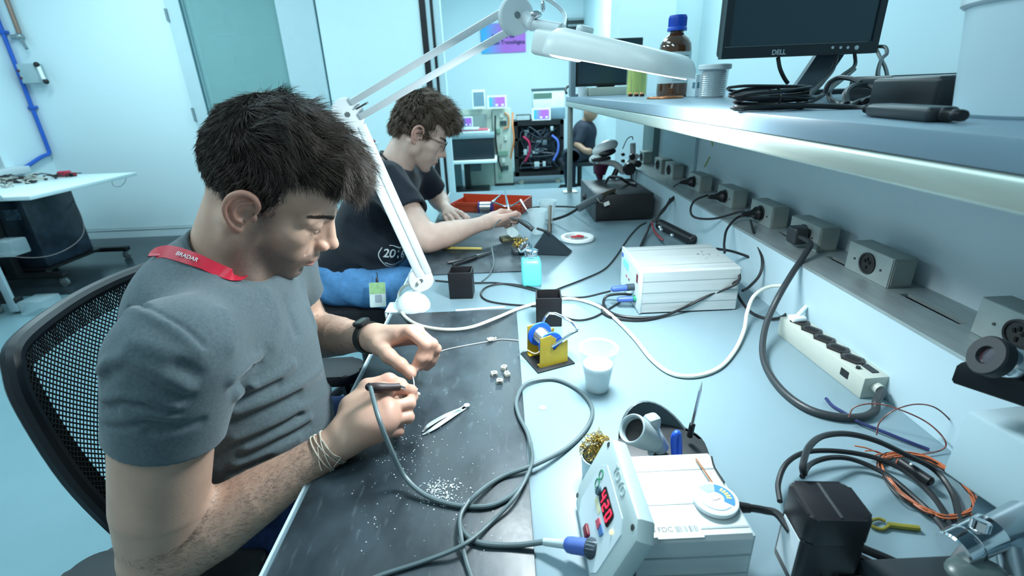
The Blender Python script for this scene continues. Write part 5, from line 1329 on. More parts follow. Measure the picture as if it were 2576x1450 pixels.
b = B(); tube(b, [L(1336, 1115, Zc + 0.001), L(1338, 1165, Zc + 0.007), L(1300, 1245, Zc + 0.007), L(1235, 1315, Zc + 0.001), L(1165, 1372, Zc + 0.007), L(1070, 1412, Zc), L(960, 1448, Zc), L(900, 1475, Zc)], 0.0026, 8, 8)
fin('lead_out', b, GREYC, ic)
b = B(); tube(b, [L(1180, 1258, Zc + 0.007), L(1158, 1300, Zc + 0.007), L(1160, 1350, Zc + 0.007), L(1172, 1410, Zc), L(1192, 1470, Zc)], 0.0026, 8, 8); fin('lead_back', b, GREYC, ic)
# --- the iron in his right hand
ir = thing('soldering_iron', 'brown-black soldering iron held pen-like in the near hand', 'soldering iron', tuple(L(985, 970, 0.845)))
i0, i1, i2, i3 = L(930, 974, 0.866), L(955, 977, 0.862), L(1004, 974, 0.852), L(1046, 984, 0.812)
b = B(); tube(b, [i0, i1, i2], 0.0075, 14, 4, rad=lambda t: 0.0058 + 0.0022 * math.sin(PI * min(1, t * 1.2))); fin('handle', b, mat('handle_brown', (0.035, 0.018, 0.018), 0.5, var=0.3, nscale=90), ir)
b = B(); ball(b, i0, (0.0068, 0.0062, 0.0062)); fin('end_cap', b, BLACK, ir)
b = B(); cyl(b, i2, i2 + (i3 - i2) * 0.72, 0.0034, 0.0028, 12); fin('barrel', b, CHROME, ir)
b = B(); cyl(b, i2 + (i3 - i2) * 0.72, i3, 0.0020, 0.0006, 10); fin('tip', b, SOLDER, ir)
# --- wire and little connector being soldered
hw = thing('connector_on_wire', 'small white connector hanging from the wire between his fingertips', 'connector', tuple(L(1046, 990, 0.795)))
b = B(); tube(b, [L(1100, 885, 0.812), L(1080, 905, 0.812), L(1041, 935, 0.812), L(1041, 960, 0.806), L(1043, 978, 0.800)], 0.0010, 6, 6); fin('wire', b, mat('wire_white', (0.72, 0.76, 0.74), 0.4), hw)
b = B(); c_ = L(1045, 984, 0.795); box(b, c_, (0.006, 0.005, 0.010), rotm('Y', 20), 0.0008); box(b, c_ + V((0.0025, 0, -0.006)), (0.009, 0.006, 0.005), rotm('Y', 35), 0.0008); fin('housing', b, WHITEC, hw)
# --- wire lying on the mat from the hand to the spool stand, with a tuft
b = B(); tube(b, [L(1096, 888, MZ + 0.0012), L(1130, 878, MZ + .001), L(1180, 868, MZ + .001), L(1225, 860, MZ + .001), L(1262, 854, MZ + .001), L(1305, 857, MZ + .001)], 0.0009, 6, 6); simple('loose_wire', b, mat('wire_white', (0.72, 0.76, 0.74), 0.4), 'thin white wire lying across the near mat towards the yellow spool stand', 'wire')
b = B(); rt_ = random.Random(9); c0_ = L(1238, 858, MZ)
for i in range(9): box(b, c0_ + V((rt_.uniform(-.009, .009), rt_.uniform(-.006, .006), 0.003 + rt_.uniform(0, .003))), (0.005, 0.004, 0.004), Matrix.Rotation(rt_.uniform(0, 3), 4, 'Z') @ rotm('X', rt_.uniform(0, 60)), 0.0006)
simple('connector_cluster', b, WHITEC, 'clump of tiny white connectors strung on the thin wire', 'connectors', kind='stuff')
# --- little white connectors on the mat
for i, (px, py, a, lb_) in enumerate([(1243, 945, 20, 'leftmost of the four small white connectors on the near mat'), (1268, 930, 70, 'farthest of the four small white connectors on the near mat'), (1276, 946, 110, 'rightmost of the four small white connectors on the near mat'), (1257, 964, 0, 'nearest of the four small white connectors on the near mat')]):
    p = L(px, py, MZ); t = thing('connector', lb_, 'connector', p, math.radians(a), 'small white connectors on the near mat')
    M = T(p) @ rotm('Z', a)
    b = B(); prism(b, [(-0.006, -0.0045), (0.006, -0.0045), (0.0065, 0.002), (0.002, 0.0055), (-0.005, 0.005)], 0.0075, M, 0.0006); fin('housing', b, WHITEC, t)
    b = B(); box(b, M @ V((0, -0.0002, 0.0077)), (0.006, 0.0042, 0.001), rotm('Z', a)); box(b, M @ V((0, -0.0047, 0.004)), (0.006, 0.0008, 0.004), rotm('Z', a)); fin('contact_slot', b, mat('slot_grey', (0.16, 0.17, 0.15), 0.5), t, 0)
# --- tweezers
ta, tb, tc = L(1060, 1092, MZ + 0.002), L(1115, 1052, MZ + 0.005), L(1174, 1018, MZ + 0.005)
tw = thing('tweezers', 'steel tweezers lying open on the near mat', 'tweezers', (tb.x, tb.y, MZ))
dT = (tc - ta).normalized(); sT = V((0, 0, 1)).cross(dT).normalized()
for s in (-1, 1):
    b = B(); q0 = ta + sT * s * 0.0030 + V((0, 0, 0.0)) + (dT * 0.004 if s > 0 else V((0, 0, 0))); P = [q0, ta + dT * 0.018 + sT * s * 0.0058, ta + dT * 0.045 + sT * s * 0.0052, tc - dT * 0.022 + sT * s * 0.0022, tc + sT * s * 0.0004]
    P = spline(P, 6); vs = []
    for i, p in enumerate(P):
        t = i / (len(P) - 1); w_ = 0.0008 + 0.0034 * min(1, t * 3.2) * (1 - 0.25 * max(0, (t - 0.75) * 4))
        z = max(0.0008, 0.0035 * math.sin(PI * min(1, t * 1.1)))
        p = V((p.x, p.y, MZ + z)); vs.append([b.verts.new(p + sT * (k[0] * w_) + V((0, 0, k[1]))) for k in ((-1, 0), (1, 0), (1, 0.0012), (-1, 0.0012))])
    for a_, c_ in zip(vs, vs[1:]):
        for k in range(4): b.faces.new((a_[k], a_[(k + 1) % 4], c_[(k + 1) % 4], c_[k]))
    b.faces.new(vs[0]); b.faces.new(vs[-1]); fin('prong', b, mat('tweezer_steel', (0.55, 0.62, 0.62), 0.28, metal=0.85, var=0.08), tw)
b = B(); lathe(b, [(0, 0), (0.0052, 0), (0.0052, 0.0035), (0, 0.0035)], T(tc.x, tc.y, MZ + 0.0004), 20); fin('joint', b, mat('tweezer_steel', (0.55, 0.62, 0.62), 0.28, metal=0.85), tw)
# solder crumbs: countless specks on the mat
b = B(); rs = random.Random(4)
for i in range(520):
    cl = rs.random()
    if cl < 0.45: px, py = rs.gauss(1108, 26), rs.gauss(1238, 18)
    elif cl < 0.75: px, py = rs.gauss(1010, 60), rs.gauss(1120, 50)
    else: px, py = rs.uniform(880, 1280), rs.uniform(960, 1400)
    p = L(px, py, MZ)
    if p.x < -0.275 or p.x > 0.01: continue
    s = rs.uniform(0.0003, 0.0011) * (1.4 if cl < 0.3 else 1)
    box(b, p + V((0, 0, s * 0.3)), (s * 1.5, s, s * 0.7), rotm('Z', rs.uniform(0, 180)))
simple('solder_crumbs', b, mat('solder_crumb', (0.70, 0.78, 0.78), 0.5, metal=0.2), 'bright solder crumbs scattered over the near mat', 'crumbs', kind='stuff', smooth=0)
# --- yellow solder spool stand
o_ = V((0.0705, 0.8375, BZ)); an = math.atan2(0.029, 0.074); MS = T(o_) @ Matrix.Rotation(an, 4, 'Z')
sp = thing('solder_spool_stand', 'yellow metal stand on a black base holding a blue spool of solder', 'spool stand', o_)
b = B(); box(b, MS @ V((0, 0, 0.0015)), (0.080, 0.084, 0.003), Matrix.Rotation(an, 4, 'Z'), 0.0006); fin('base_plate', b, BLACKM, sp)
for s in (-1, 1):
    b = B(); yy = s * 0.029
    prism(b, [(-0.030, 0.003), (0.030, 0.003), (0.030, 0.050), (0.012, 0.043), (0.002, 0.034), (-0.003, 0.038), (0.006, 0.058), (-0.006, 0.068), (-0.028, 0.066)], 0.0022, MS @ Matrix(((1, 0, 0, 0), (0, 0, -1, yy + 0.001), (0, 1, 0, 0), (0, 0, 0, 1))))
    pl = fin('side_plate', b, YEL, sp, 0)
    b = B(); box(b, MS @ V((0, yy - s * 0.006, 0.004)), (0.060, 0.012, 0.002), Matrix.Rotation(an, 4, 'Z')); fin('flange', b, YEL, pl, 0)
ax0, ax1 = MS @ V((-0.004, -0.026, 0.046)), MS @ V((-0.004, 0.026, 0.046)); axd = (ax1 - ax0)
b = B(); lathe(b, [(0.006, 0), (0.0245, 0), (0.0255, 0.001), (0.0255, 0.003), (0.0245, 0.004), (0.012, 0.005), (0.012, 0.047), (0.0245, 0.048), (0.0255, 0.049), (0.0255, 0.051), (0.0245, 0.052), (0.006, 0.052), (0.006, 0)], zto(ax0, axd), 40, cap=False); spo = fin('spool', b, BLUES, sp)
b = B()
lathe(b, [(0.0125, 0.0055)] + [(0.0148 + 0.0007 * (k % 2), 0.0055 + k * 0.0010) for k in range(42)] + [(0.0125, 0.0467)], zto(ax0, axd), 32); fin('solder_winding', b, SOLDER, spo)
b = B(); cyl(b, ax0 - axd * 0.12, ax1 + axd * 0.12, 0.0025, seg=12); tube(b, [ax0 - axd * 0.10, MS @ V((0.038, -0.031, 0.062)), MS @ V((0.052, -0.028, 0.066)), MS @ V((0.050, 0.0, 0.074)), MS @ V((0.020, 0.030, 0.084)), ax1 + axd * 0.10], 0.0028, 8, 3)
fin('wire_bail', b, CHROME, sp)
b = B(); tube(b, [MS @ V((-0.012, -0.010, 0.033)), MS @ V((-0.030, -0.010, 0.025)), MS @ V((-0.042, 0.010, 0.026)), MS @ V((-0.050, 0.03, 0.004))], 0.0009, 6, 6); fin('solder_end', b, mat('wire_white', (0.72, 0.76, 0.74), 0.4), spo)
# --- plastic cups
def cup(name, label, c, r0_, r1_, h_, fill=None, group=None):
    t = thing(name, label, 'cup', c, 0, group)
    b = B(); lathe(b, [(0, 0.001), (r0_ * 0.9, 0.0), (r0_, 0.002), (r1_ - 0.001, h_ - 0.004), (r1_ + 0.0015, h_ - 0.003), (r1_ + 0.0022, h_ - 0.001), (r1_ + 0.001, h_), (r1_ - 0.001, h_ - 0.0015), (r0_ - 0.0012, 0.003), (0, 0.0025)], T(c), 48, cap=False); fin('cup_wall', b, CLEAR, t)
    if fill:
        b = B(); lathe(b, [(0, 0.003), (r0_ - 0.002, 0.003), (r0_ + (r1_ - r0_) * fill - 0.002, h_ * fill), (0, h_ * fill + 0.004)], T(c), 32, cap=False); fin('contents', b, mat('cotton_white', (0.86, 0.90, 0.92), 0.8, bump=0.4, bscale=300), t)
    return t
cup('plastic_cup', 'translucent plastic cup with white cotton inside, beside the yellow spool stand', (0.150, 0.726, BZ), 0.020, 0.0325, 0.086, 0.62)
# --- black pen cups
def square_cup(label, px0, px1, py, rz, hgt=0.070, w_=0.060):
    a = L(px0, py); c = L(px1, py); m_ = (a + c) / 2 + V((0, w_ / 2, 0)); t = thing('square_cup', label, 'cup', (m_.x, m_.y, BZ), rz)
    M = T(m_.x, m_.y, BZ) @ Matrix.Rotation(rz, 4, 'Z'); b = B(); ww = (c - a).length / 2 * 0.98; th = 0.003
    R_ = Matrix.Rotation(rz, 4, 'Z')
    for (x, y, sx, sy) in ((0, -w_ / 2, ww * 2, th), (0, w_ / 2, ww * 2, th), (-ww, 0, th, w_), (ww, 0, th, w_)): box(b, M @ V((x, y, hgt / 2)), (sx, sy, hgt), R_, 0.0005)
    fin('wall', b, mat('matt_black_plastic', (0.008, 0.008, 0.010), 0.5), t)
    b = B(); box(b, M @ V((0, 0, 0.003)), (ww * 2 - 0.002, w_ - 0.002, 0.006), R_); fin('bottom', b, mat('matt_black_plastic', (0.008, 0.008, 0.010), 0.5), t, 0)
square_cup('empty square black cup on the bench, left of the turquoise bottle', 1134, 1190, 752, math.radians(-3), 0.072, 0.052)
square_cup('empty square black cup right behind the yellow spool stand', 1352, 1414, 822, math.radians(-3), 0.070, 0.052)
# --- white strip
b = B(); p0, p1 = L(1146, 783, BZ + 0.0005), L(1271, 774, BZ + 0.0005); d = p1 - p0; box(b, (p0 + p1) / 2 + V((0, 0, 0.0015)), (d.length, 0.007, 0.003), Matrix.Rotation(math.atan2(d.y, d.x), 4, 'Z'), 0.0008)
simple('plastic_strip', b, WHITE, 'narrow white plastic strip lying beyond the near mat', 'strip')
# --- turquoise dispenser bottle
bc = V((0.064, 1.245, BZ)); bt = thing('dispenser_bottle', 'square turquoise dispenser bottle with its metal lid flipped open', 'bottle', bc, 0)
TQ = mat('turquoise_plastic', (0.16, 0.74, 0.78), 0.35, var=0.04)
b = B(); Mb = T(bc); rings = []
for z, s in ((0, 0.88), (0.003, 0.97), (0.008, 1), (0.062, 1), (0.070, 0.94), (0.076, 0.72), (0.079, 0.52), (0.084, 0.50)):
    rings.append([b.verts.new(Mb @ V((x * s, y * s, z))) for x, y in rrect(0.054, 0.054, 0.010, 5)])
for r0_, r1_ in zip(rings, rings[1:]):
    for k in range(len(r0_)): b.faces.new((r0_[k], r0_[(k + 1) % len(r0_)], r1_[(k + 1) % len(r0_)], r1_[k]))
b.faces.new(rings[0]); b.faces.new(rings[-1]); fin('bottle_body', b, TQ, bt)
b = B(); lathe(b, [(0.0, 0.080), (0.0175, 0.080), (0.0185, 0.082), (0.0185, 0.093), (0.0205, 0.094), (0.0205, 0.097), (0.017, 0.0985), (0.006, 0.096), (0, 0.096)], Mb, 32); fin('metal_neck', b, CHROME, bt)
b = B(); Ml = Mb @ T(-0.016, 0.004, 0.104) @ rotm('Y', -40) @ rotm('X', 12); lathe(b, [(0, 0.0), (0.017, 0.0), (0.0185, 0.002), (0.0185, 0.007), (0.017, 0.0075), (0.0160, 0.003), (0, 0.003)], Ml, 32); cyl(b, Mb @ V((-0.018, 0, 0.096)), Mb @ V((-0.018, 0.002, 0.104)), 0.003, seg=10); fin('lid', b, CHROME, bt)
# --- iron stand behind the near station
hs_ = V((0.212, 0.556, BZ)); ih = thing('iron_stand', 'dark soldering iron stand with grey holder and blue clip behind the near station', 'iron stand', hs_)
DK = mat('stand_charcoal', (0.018, 0.022, 0.024), 0.5, var=0.2)
b = B(); ar = []
for k in range(17):
    a = math.radians(180 - 180 * k / 16); ar.append((0.062 * math.cos(a), 0.052 * math.sin(a) ** 0.8 if math.sin(a) > 0 else 0))
MI = T(hs_) @ rotm('Z', -14)
prism(b, [(-0.066, -0.040), (0.066, -0.040)] + [(x, y) for x, y in ar[::-1]], 0.018, MI, 0.002)
fin('tray', b, DK, ih)
b = B()
for k in range(16):
    a0, a1 = math.radians(175 - 150 * k / 16), math.radians(175 - 150 * (k + 1) / 16)
    p = [MI @ V((0.062 * math.cos(a), 0.050 * math.sin(a), 0)) for a in (a0, a1)]
    h0, h1 = [0.018 + 0.040 * math.sin(PI * min(1, (kk + 1) / 14)) for kk in (k, k + 1)]
    inn = [MI @ V((0.058 * math.cos(a), 0.046 * math.sin(a), 0)) for a in (a0, a1)]
    q = [b.verts.new(v) for v in (p[0], p[1], p[1] + V((0, 0, h1)), p[0] + V((0, 0, h0)), inn[0], inn[1], inn[1] + V((0, 0, h1)), inn[0] + V((0, 0, h0)))]
    for f in ((0, 1, 2, 3), (5, 4, 7, 6), (3, 2, 6, 7)): b.faces.new([q[i] for i in f])
bmesh.ops.remove_doubles(b, verts=b.verts, dist=0.0002)
fin('back_rim', b, mat('stand_rim_grey', (0.07, 0.10, 0.11), 0.45), ih)
# grey swivelling holder: a tube cut open, on an arm
HG = mat('holder_grey', (0.34, 0.42, 0.44), 0.4, var=0.06)
h0, h1 = L(1588, 1078, 0.846), L(1662, 1120, 0.800)
b = B(); Mh = zto(h0, h1 - h0); lathe(b, [(0.0185, 0), (0.0200, 0.001), (0.0205, 0.004), (0.0185, 0.030), (0.0150, 0.052), (0.0120, 0.052), (0.0150, 0.028), (0.0165, 0.002), (0.0185, 0)], Mh, 36, cap=False); hol = fin('holder', b, HG, ih)
b = B(); lathe(b, [(0, 0.010), (0.0160, 0.010)], Mh, 24, cap=False); fin('holder_bore', b, VOID, hol)
b = B(); cyl(b, L(1628, 1058, 0.842), L(1662, 1128, 0.785), 0.010, 0.012, 18, 0.002); box(b, L(1640, 1062, 0.842), (0.020, 0.018, 0.020), rotm('Z', 20), 0.005); cyl(b, L(1638, 1132, 0.800), L(1637, 1140, 0.792), 0.0045, 0.0045, 14); fin('holder_arm', b, HG, ih)
b = B(); tube(b, [L(1697, 1150, 0.785), L(1695, 1108, 0.815), L(1700, 1093, 0.825), L(1707, 1096, 0.820), L(1708, 1150, 0.785)], 0.0045, 10, 6); fin('clip', b, BLUEP, ih)
s0, s1, s2, s3 = L(1733, 1118, 0.775), L(1742, 1068, 0.812), L(1766, 962, 0.895), L(1741, 1078, 0.806)
b = B(); cyl(b, L(1735, 1098, 0.790), s1, 0.0042, 0.0042, 14); spare = fin('spare_tip_sleeve', b, BLACK, ih)
b = B(); cyl(b, s1, s1 + (s2 - s1) * 0.82, 0.0024, 0.0022, 12); cyl(b, s1 + (s2 - s1) * 0.82, s2, 0.0022, 0.0005, 12); fin('spare_tip', b, CHROME, ih)
# brass wool in its cup, left of the panel top
bw = L(1502, 1162, 0.800); wt = thing('brass_wool_cup', 'steel cup of curly brass wool behind the red-digit panel', 'brass wool', (bw.x, bw.y + 0.01, BZ))
cw = V((bw.x + 0.004, bw.y + 0.012, BZ))
b = B(); lathe(b, [(0, 0.001), (0.020, 0), (0.021, 0.002), (0.023, 0.040), (0.0215, 0.040), (0.0195, 0.004), (0, 0.004)], T(cw), 32, cap=False); fin('cup', b, mat('steel_cup', (0.45, 0.55, 0.58), 0.3, metal=0.6), wt)
rw_ = np.random.default_rng(2); b = B()
for i in range(150):
    a = rw_.uniform(0, 6.28); r = rw_.uniform(0, 0.024); cc = cw + V((r * math.cos(a), r * math.sin(a) + 0.004, 0.044 + rw_.uniform(-.006, .030) * (1 - r / .03)))
    n_ = V(rw_.normal(0, 1, 3)).normalized(); Mx = zto(cc, n_); rr_ = rw_.uniform(0.002, 0.006)
    tube(b, [Mx @ V((rr_ * math.cos(t), rr_ * math.sin(t), rr_ * 0.25 * t - rr_)) for t in np.linspace(0, rw_.uniform(4, 9), 9)], 0.00045, 4, 2)
w__ = fin('brass_wool', b, BRASS, wt); w__['kind'] = 'stuff'
# --- black mains adapter
ad = thing('power_adapter', 'tall black mains adapter with white label standing right of the near station', 'power adapter', (0.318, 0.366, BZ))
Ma = T(0.318, 0.366, BZ) @ rotm('Z', -5)
b = B(); prism(b, rrect(0.060, 0.050, 0.006), 0.066, Ma, 0.0015); ab = fin('lower_case', b, BLACK, ad)
b = B(); prism(b, rrect(0.0615, 0.0515, 0.008), 0.034, Ma @ T(0, 0, 0.0665), 0.004); uc = fin('upper_case', b, BLACK, ad)
b = B(); box(b, Ma @ V((0, 0, 0.1008)), (0.0030, 0.046, 0.0012), rotm('Z', -5), 0.0004); fin('top_rib', b, mat('rib_grey', (0.05, 0.055, 0.06), 0.4), uc)
b = B(); box(b, Ma @ V((-0.0302, 0.000, 0.036)), (0.0008, 0.034, 0.052), rotm('Z', -5)); lbw = fin('rating_label', b, mat('label_white', (0.62, 0.70, 0.74), 0.5, var=0.03), ab, 0)
b = B(); Mx = Ma @ T(0, -0.0255, 0.040) @ rotm('X', 90); lathe(b, [(0, 0), (0.0030, 0), (0.0030, 0.014), (0.002, 0.016), (0, 0.016)], Mx @ T(-0.006, -0.02, 0), 12); lathe(b, [(0, 0), (0.0030, 0), (0.0030, 0.014), (0.002, 0.016), (0, 0.016)], Mx @ T(0.012, -0.02, 0), 12); fin('plug_pin', b, mat('pin_grey', (0.3, 0.32, 0.33), 0.3, metal=0.8), ad)
b = B(); tube(b, [L(1868, 1278, 0.820), L(1890, 1279, 0.818), L(1925, 1285, 0.815), L(1955, 1294, 0.815), (0.290, 0.372, 0.812)], 0.0042, 10, 6); sl = fin('output_cord', b, BLKC, ad)
b = B(); p = L(1872, 1278, 0.819); cyl(b, p + V((-0.006, 0.001, 0)), p + V((0.006, -0.001, 0)), 0.0062, 0.0050, 16); fin('plug', b, BLACK, sl)
# thick looping cords behind the adapter
cable('black_cable', 'thick black cable arching out of the top of the mains adapter to the right', [(2022, 1195, 0.862), (2020, 1170, 0.872), (2035, 1125, 0.865), (2070, 1098, 0.850), (2130, 1092, 0.835), (2200, 1108, 0.82), (2270, 1140, 0.80), (2350, 1182, 0.775), (2395, 1240, 0.768), (2412, 1300, 0.768), (2420, 1345, 0.770)], 0.0037, BLKC, n=10)
cable('black_cable', 'black cable looping from the wall side of the adapter, the outer of two parallel loops', [(1962, 1262, 0.78), (1958, 1215, 0.78), (1980, 1165, 0.785), (2030, 1138, 0.785), (2110, 1136, 0.78), (2200, 1152, 0.775), (2280, 1188, 0.770), (2340, 1240, 0.767), (2380, 1300, 0.767), (2400, 1350, 0.770)], 0.0034, BLKC, n=10)
cable('black_cable', 'black cable looping from the adapter, the inner of two parallel loops', [(2018, 1200, 0.80), (2040, 1168, 0.79), (2090, 1152, 0.785), (2150, 1158, 0.775), (2230, 1195, 0.768), (2300, 1252, 0.7655), (2350, 1300, 0.7655), (2390, 1352, 0.768)], 0.0034, BLKC, n=10)
cable('black_cable', 'short black cable running from behind the adapter to the dark box at the lower right', [(2120, 1360, 0.79), (2180, 1385, 0.79), (2240, 1410, 0.785), (2300, 1440, 0.78)], 0.0045, BLKC)
cable('black_cable', 'lower short black cable between the adapter and the dark box', [(2110, 1385, 0.772), (2160, 1402, 0.772), (2230, 1440, 0.77)], 0.0045, BLKC)
cable('striped_wire', 'thin brown and white striped wire looping over the bench end near the duct', [(2135, 1050, 0.775), (2150, 1025, 0.79), (2200, 1016, 0.80), (2260, 1030, 0.80), (2330, 1062, 0.79), (2375, 1105, 0.778), (2370, 1132, 0.766), (2300, 1145, 0.764), (2230, 1142, 0.762)], 0.0011, mat('brown_wire', (0.16, 0.06, 0.05), 0.4, var=0.5, nscale=160), 'wire', 6)
cable('striped_wire', 'thin brown wire arching high beside the white microscope body', [(2205, 1095, 0.77), (2212, 1065, 0.79), (2245, 1035, 0.81), (2300, 1018, 0.82), (2350, 1025, 0.82), (2390, 1058, 0.80), (2403, 1090, 0.785)], 0.0010, mat('brown_wire', (0.16, 0.06, 0.05), 0.4), 'wire', 6)
cable('dark_lead', 'blue-tipped dark test lead lying beyond the cable loops', [(2078, 1003, 0.764), (2095, 1022, 0.764), (2125, 1040, 0.764), (2160, 1062, 0.766), (2230, 1090, 0.766), (2300, 1118, 0.764), (2338, 1132, 0.764)], 0.0026, mat('lead_navy', (0.02, 0.03, 0.10), 0.4, var=0.4, nscale=60), 'test lead')
# orange wire coil (each turn is one long wire)
oc = thing('wire_coil', 'coil of orange and black wire lying under the black cables', 'wire coil', L(2330, 1230))
rc = random.Random(11)
for k in range(9):
    jx = lambda s_: rc.uniform(-s_, s_); b = B()
    base = [(2212, 1170), (2232, 1205), (2275, 1250), (2330, 1285), (2390, 1300), (2440, 1292), (2452, 1265), (2432, 1225), (2395, 1190), (2330, 1155), (2270, 1143), (2225, 1150)]
    tube(b, [L(x + jx(9), y + jx(7), 0.7625 + rc.uniform(0, 0.008)) for x, y in base], 0.0012, 6, 6, closed=True)
    fin('wire_turn', b, mat('orange_wire', (0.42, 0.11, 0.04), 0.4, var=0.2) if k % 3 else mat('black_wire', (0.02, 0.015, 0.015), 0.4), oc)
for k in range(5):
    b = B(); tube(b, [L(2210 + k * 14, 1140 + k * 4, 0.764), L(2180 + k * 20, 1128 + k * 7, 0.772), L(2150 + k * 26, 1122 + k * 9 + rc.uniform(-9, 9), 0.774)], 0.0010, 5, 4); fin('loose_end', b, mat('orange_wire', (0.42, 0.11, 0.04), 0.4), oc)
bk = thing('black_connector', 'black plug with a white dot lying across the orange wire coil', 'connector', L(2310, 1180, BZ))
b = B(); q0, q1 = L(2262, 1160, 0.775), L(2345, 1215, 0.775); cyl(b, q0, q1, 0.0065, 0.0065, 14, 0.002); fin('shell', b, BLACK, bk)
b = B(); ball(b, L(2292, 1169, 0.7822), 0.0018); fin('white_dot', b, WHITE, bk)
# yellow-green fork terminal
ft = thing('test_clip', 'olive green forked clip lying between the adapter and the orange coil', 'clip', L(2250, 1320))
b = B(); tube(b, [L(2312, 1330, BZ + 0.004), L(2275, 1326, BZ + 0.004), L(2235, 1321, BZ + 0.004)], 0.0034, 8, 4); fin('stem', b, mat('olive_green', (0.22, 0.20, 0.03), 0.5, var=0.2), ft)
b = B(); tube(b, [L(2240, 1320, BZ + 0.004), L(2222, 1332, BZ + 0.003), L(2205, 1330, BZ + 0.003), L(2192, 1322, BZ + 0.004), L(2190, 1312, BZ + 0.005), L(2210, 1306, BZ + 0.004), L(2228, 1312, BZ + 0.004)], 0.0020, 8, 4, closed=False); fin('fork', b, mat('olive_green', (0.22, 0.20, 0.03), 0.5), ft)
b = B(); p = L(1365, 1027); lathe(b, [(0, 0), (0.006, 0), (0.006, 0.0008), (0, 0.0012)], T(p), 18); simple('paper_flake', b, mat('flake_beige', (0.60, 0.62, 0.55), 0.7), 'small pale flake on the bench inside the cable loop', 'flake')
# --- white cable to the power strip
wc = thing('lamp_power_cable', 'cream mains cable snaking across the bench to the power strip', 'cable', L(1600, 850))
b = B(); tube(b, [V((J0.x, J0.y - 0.02, J0.z)), L(1018, 720, 0.80), L(1003, 745, 0.772), L(1010, 785, BZ + 0.005), L(1045, 815, MZ + 0.005), L(1110, 829, MZ + .005), L(1180, 825, MZ + .005), L(1250, 800, MZ + .005), L(1310, 775, BZ + .005), L(1380, 757, BZ + .005), L(1440, 752, BZ + .005), L(1500, 768, BZ + .005), L(1545, 800, BZ + .005), L(1595, 850, BZ + .005), L(1640, 905, BZ + .005), L(1690, 940, BZ + .005), L(1750, 946, BZ + .005), L(1810, 925, BZ + .005), L(1850, 880, BZ + .006), L(1872, 830, BZ + .012), L(1880, 785, 0.79), L(1897, 745, 0.815), L(1935, 722, 0.825), L(1985, 722, 0.83), L(2015, 742, 0.825), L(2030, 775, 0.815)], 0.0040, 10, 10); fin('cable_run', b, CREAM, wc)
b = B(); p = V((0.588, 0.878, 0.799)); box(b, p + V((0, 0, 0.006)), (0.030, 0.022, 0.012), rotm('Z', 5), 0.004); cyl(b, p + V((0, 0, 0.010)), L(2028, 772, 0.818), 0.0055, 0.0042, 14); fin('plug', b, mat('plug_white', (0.70, 0.80, 0.82), 0.4), wc)
# --- power strip
ps0, ps1 = V((0.588, 0.900, BZ)), V((0.601, 0.664, BZ)); pd = (ps1 - ps0); pl_ = pd.length; pdn = pd.normalized()
sm = thing('power_strip', 'beige power strip with four empty black sockets along the duct', 'power strip', (ps0 + ps1) / 2)
MPp = Matrix(((pdn.x, -pdn.y, 0, ps0.x), (pdn.y, pdn.x, 0, ps0.y), (0, 0, 1, BZ), (0, 0, 0, 1)))
BEI = mat('strip_beige', (0.44, 0.47, 0.42), 0.45, var=0.05)
b = B(); box(b, MPp @ V((pl_ / 2, 0, 0.020)), (pl_, 0.046, 0.040), MPp.to_3x3().to_4x4(), 0.002); fin('housing', b, BEI, sm)
for k in range(5):
    cx = 0.030 + k * 0.037
    b = B(); Mk = MPp @ T(cx, 0, 0.040) @ rotm('Z', 25); prism(b, [(-0.019, -0.004), (-0.012, -0.014), (0.012, -0.014), (0.019, -0.004), (0.019, 0.004), (0.012, 0.014), (-0.012, 0.014), (-0.019, 0.004)], 0.003, Mk, 0.0008)
    so = fin('outlet', b, mat('outlet_dark', (0.020, 0.016, 0.015), 0.35, var=0.2), sm)
    b = B(); prism(b, rrect(0.024, 0.014, 0.005), 0.0004, Mk @ T(0, 0, 0.0030)); fin('socket_recess', b, VOID, so, 0)
b = B(); prism(b, rrect(0.026, 0.012, 0.001), 0.0016, MPp @ T(pl_ - 0.026, 0.006, 0.040)); fin('rocker_switch', b, BLACK, sm)
b = B(); cyl(b, MPp @ V((pl_ - 0.030, -0.012, 0.040)), MPp @ V((pl_ - 0.030, -0.012, 0.044)), 0.0035, seg=14); fin('fuse_cap', b, BLACK, sm)
b = B(); box(b, MPp @ V((pl_ - 0.042, -0.0235, 0.024)), (0.018, 0.0012, 0.013), MPp.to_3x3().to_4x4()); fin('side_switch', b, BLACK, sm, 0)
b = B(); tube(b, [MPp @ V((pl_ - 0.004, 0, 0.022)), MPp @ V((pl_ + 0.012, 0, 0.022)), L(2205, 1010, 0.778), L(2200, 1035, 0.770), L(2165, 1050, 0.767), L(2100, 1048, 0.767), L(2030, 1028, 0.767), L(1970, 985, 0.767), L(1930, 930, 0.770), L(1918, 880, 0.778), L(1925, 825, 0.800), L(1942, 780, 0.825), L(1965, 735, 0.855), L(1995, 685, 0.885), L(2025, 640, 0.912), L(2038, 612, 0.925), V((0.664, 1.045, 0.928))], 0.0062, 12, 8); fin('mains_cord', b, mat('thick_cord_dark', (0.03, 0.036, 0.04), 0.4, var=0.1), sm)
b = B(); cyl(b, MPp @ V((pl_ - 0.002, 0, 0.022)), MPp @ V((pl_ + 0.010, 0, 0.022)), 0.0095, 0.0085, 16); fin('cord_gland', b, BEI, sm)
b = B(); box(b, V((0.668, 1.056, 0.928)), (0.034, 0.036, 0.040), None, 0.007, 3); fin('mains_plug', b, mat('plug_dark', (0.03, 0.035, 0.04), 0.4), sm)
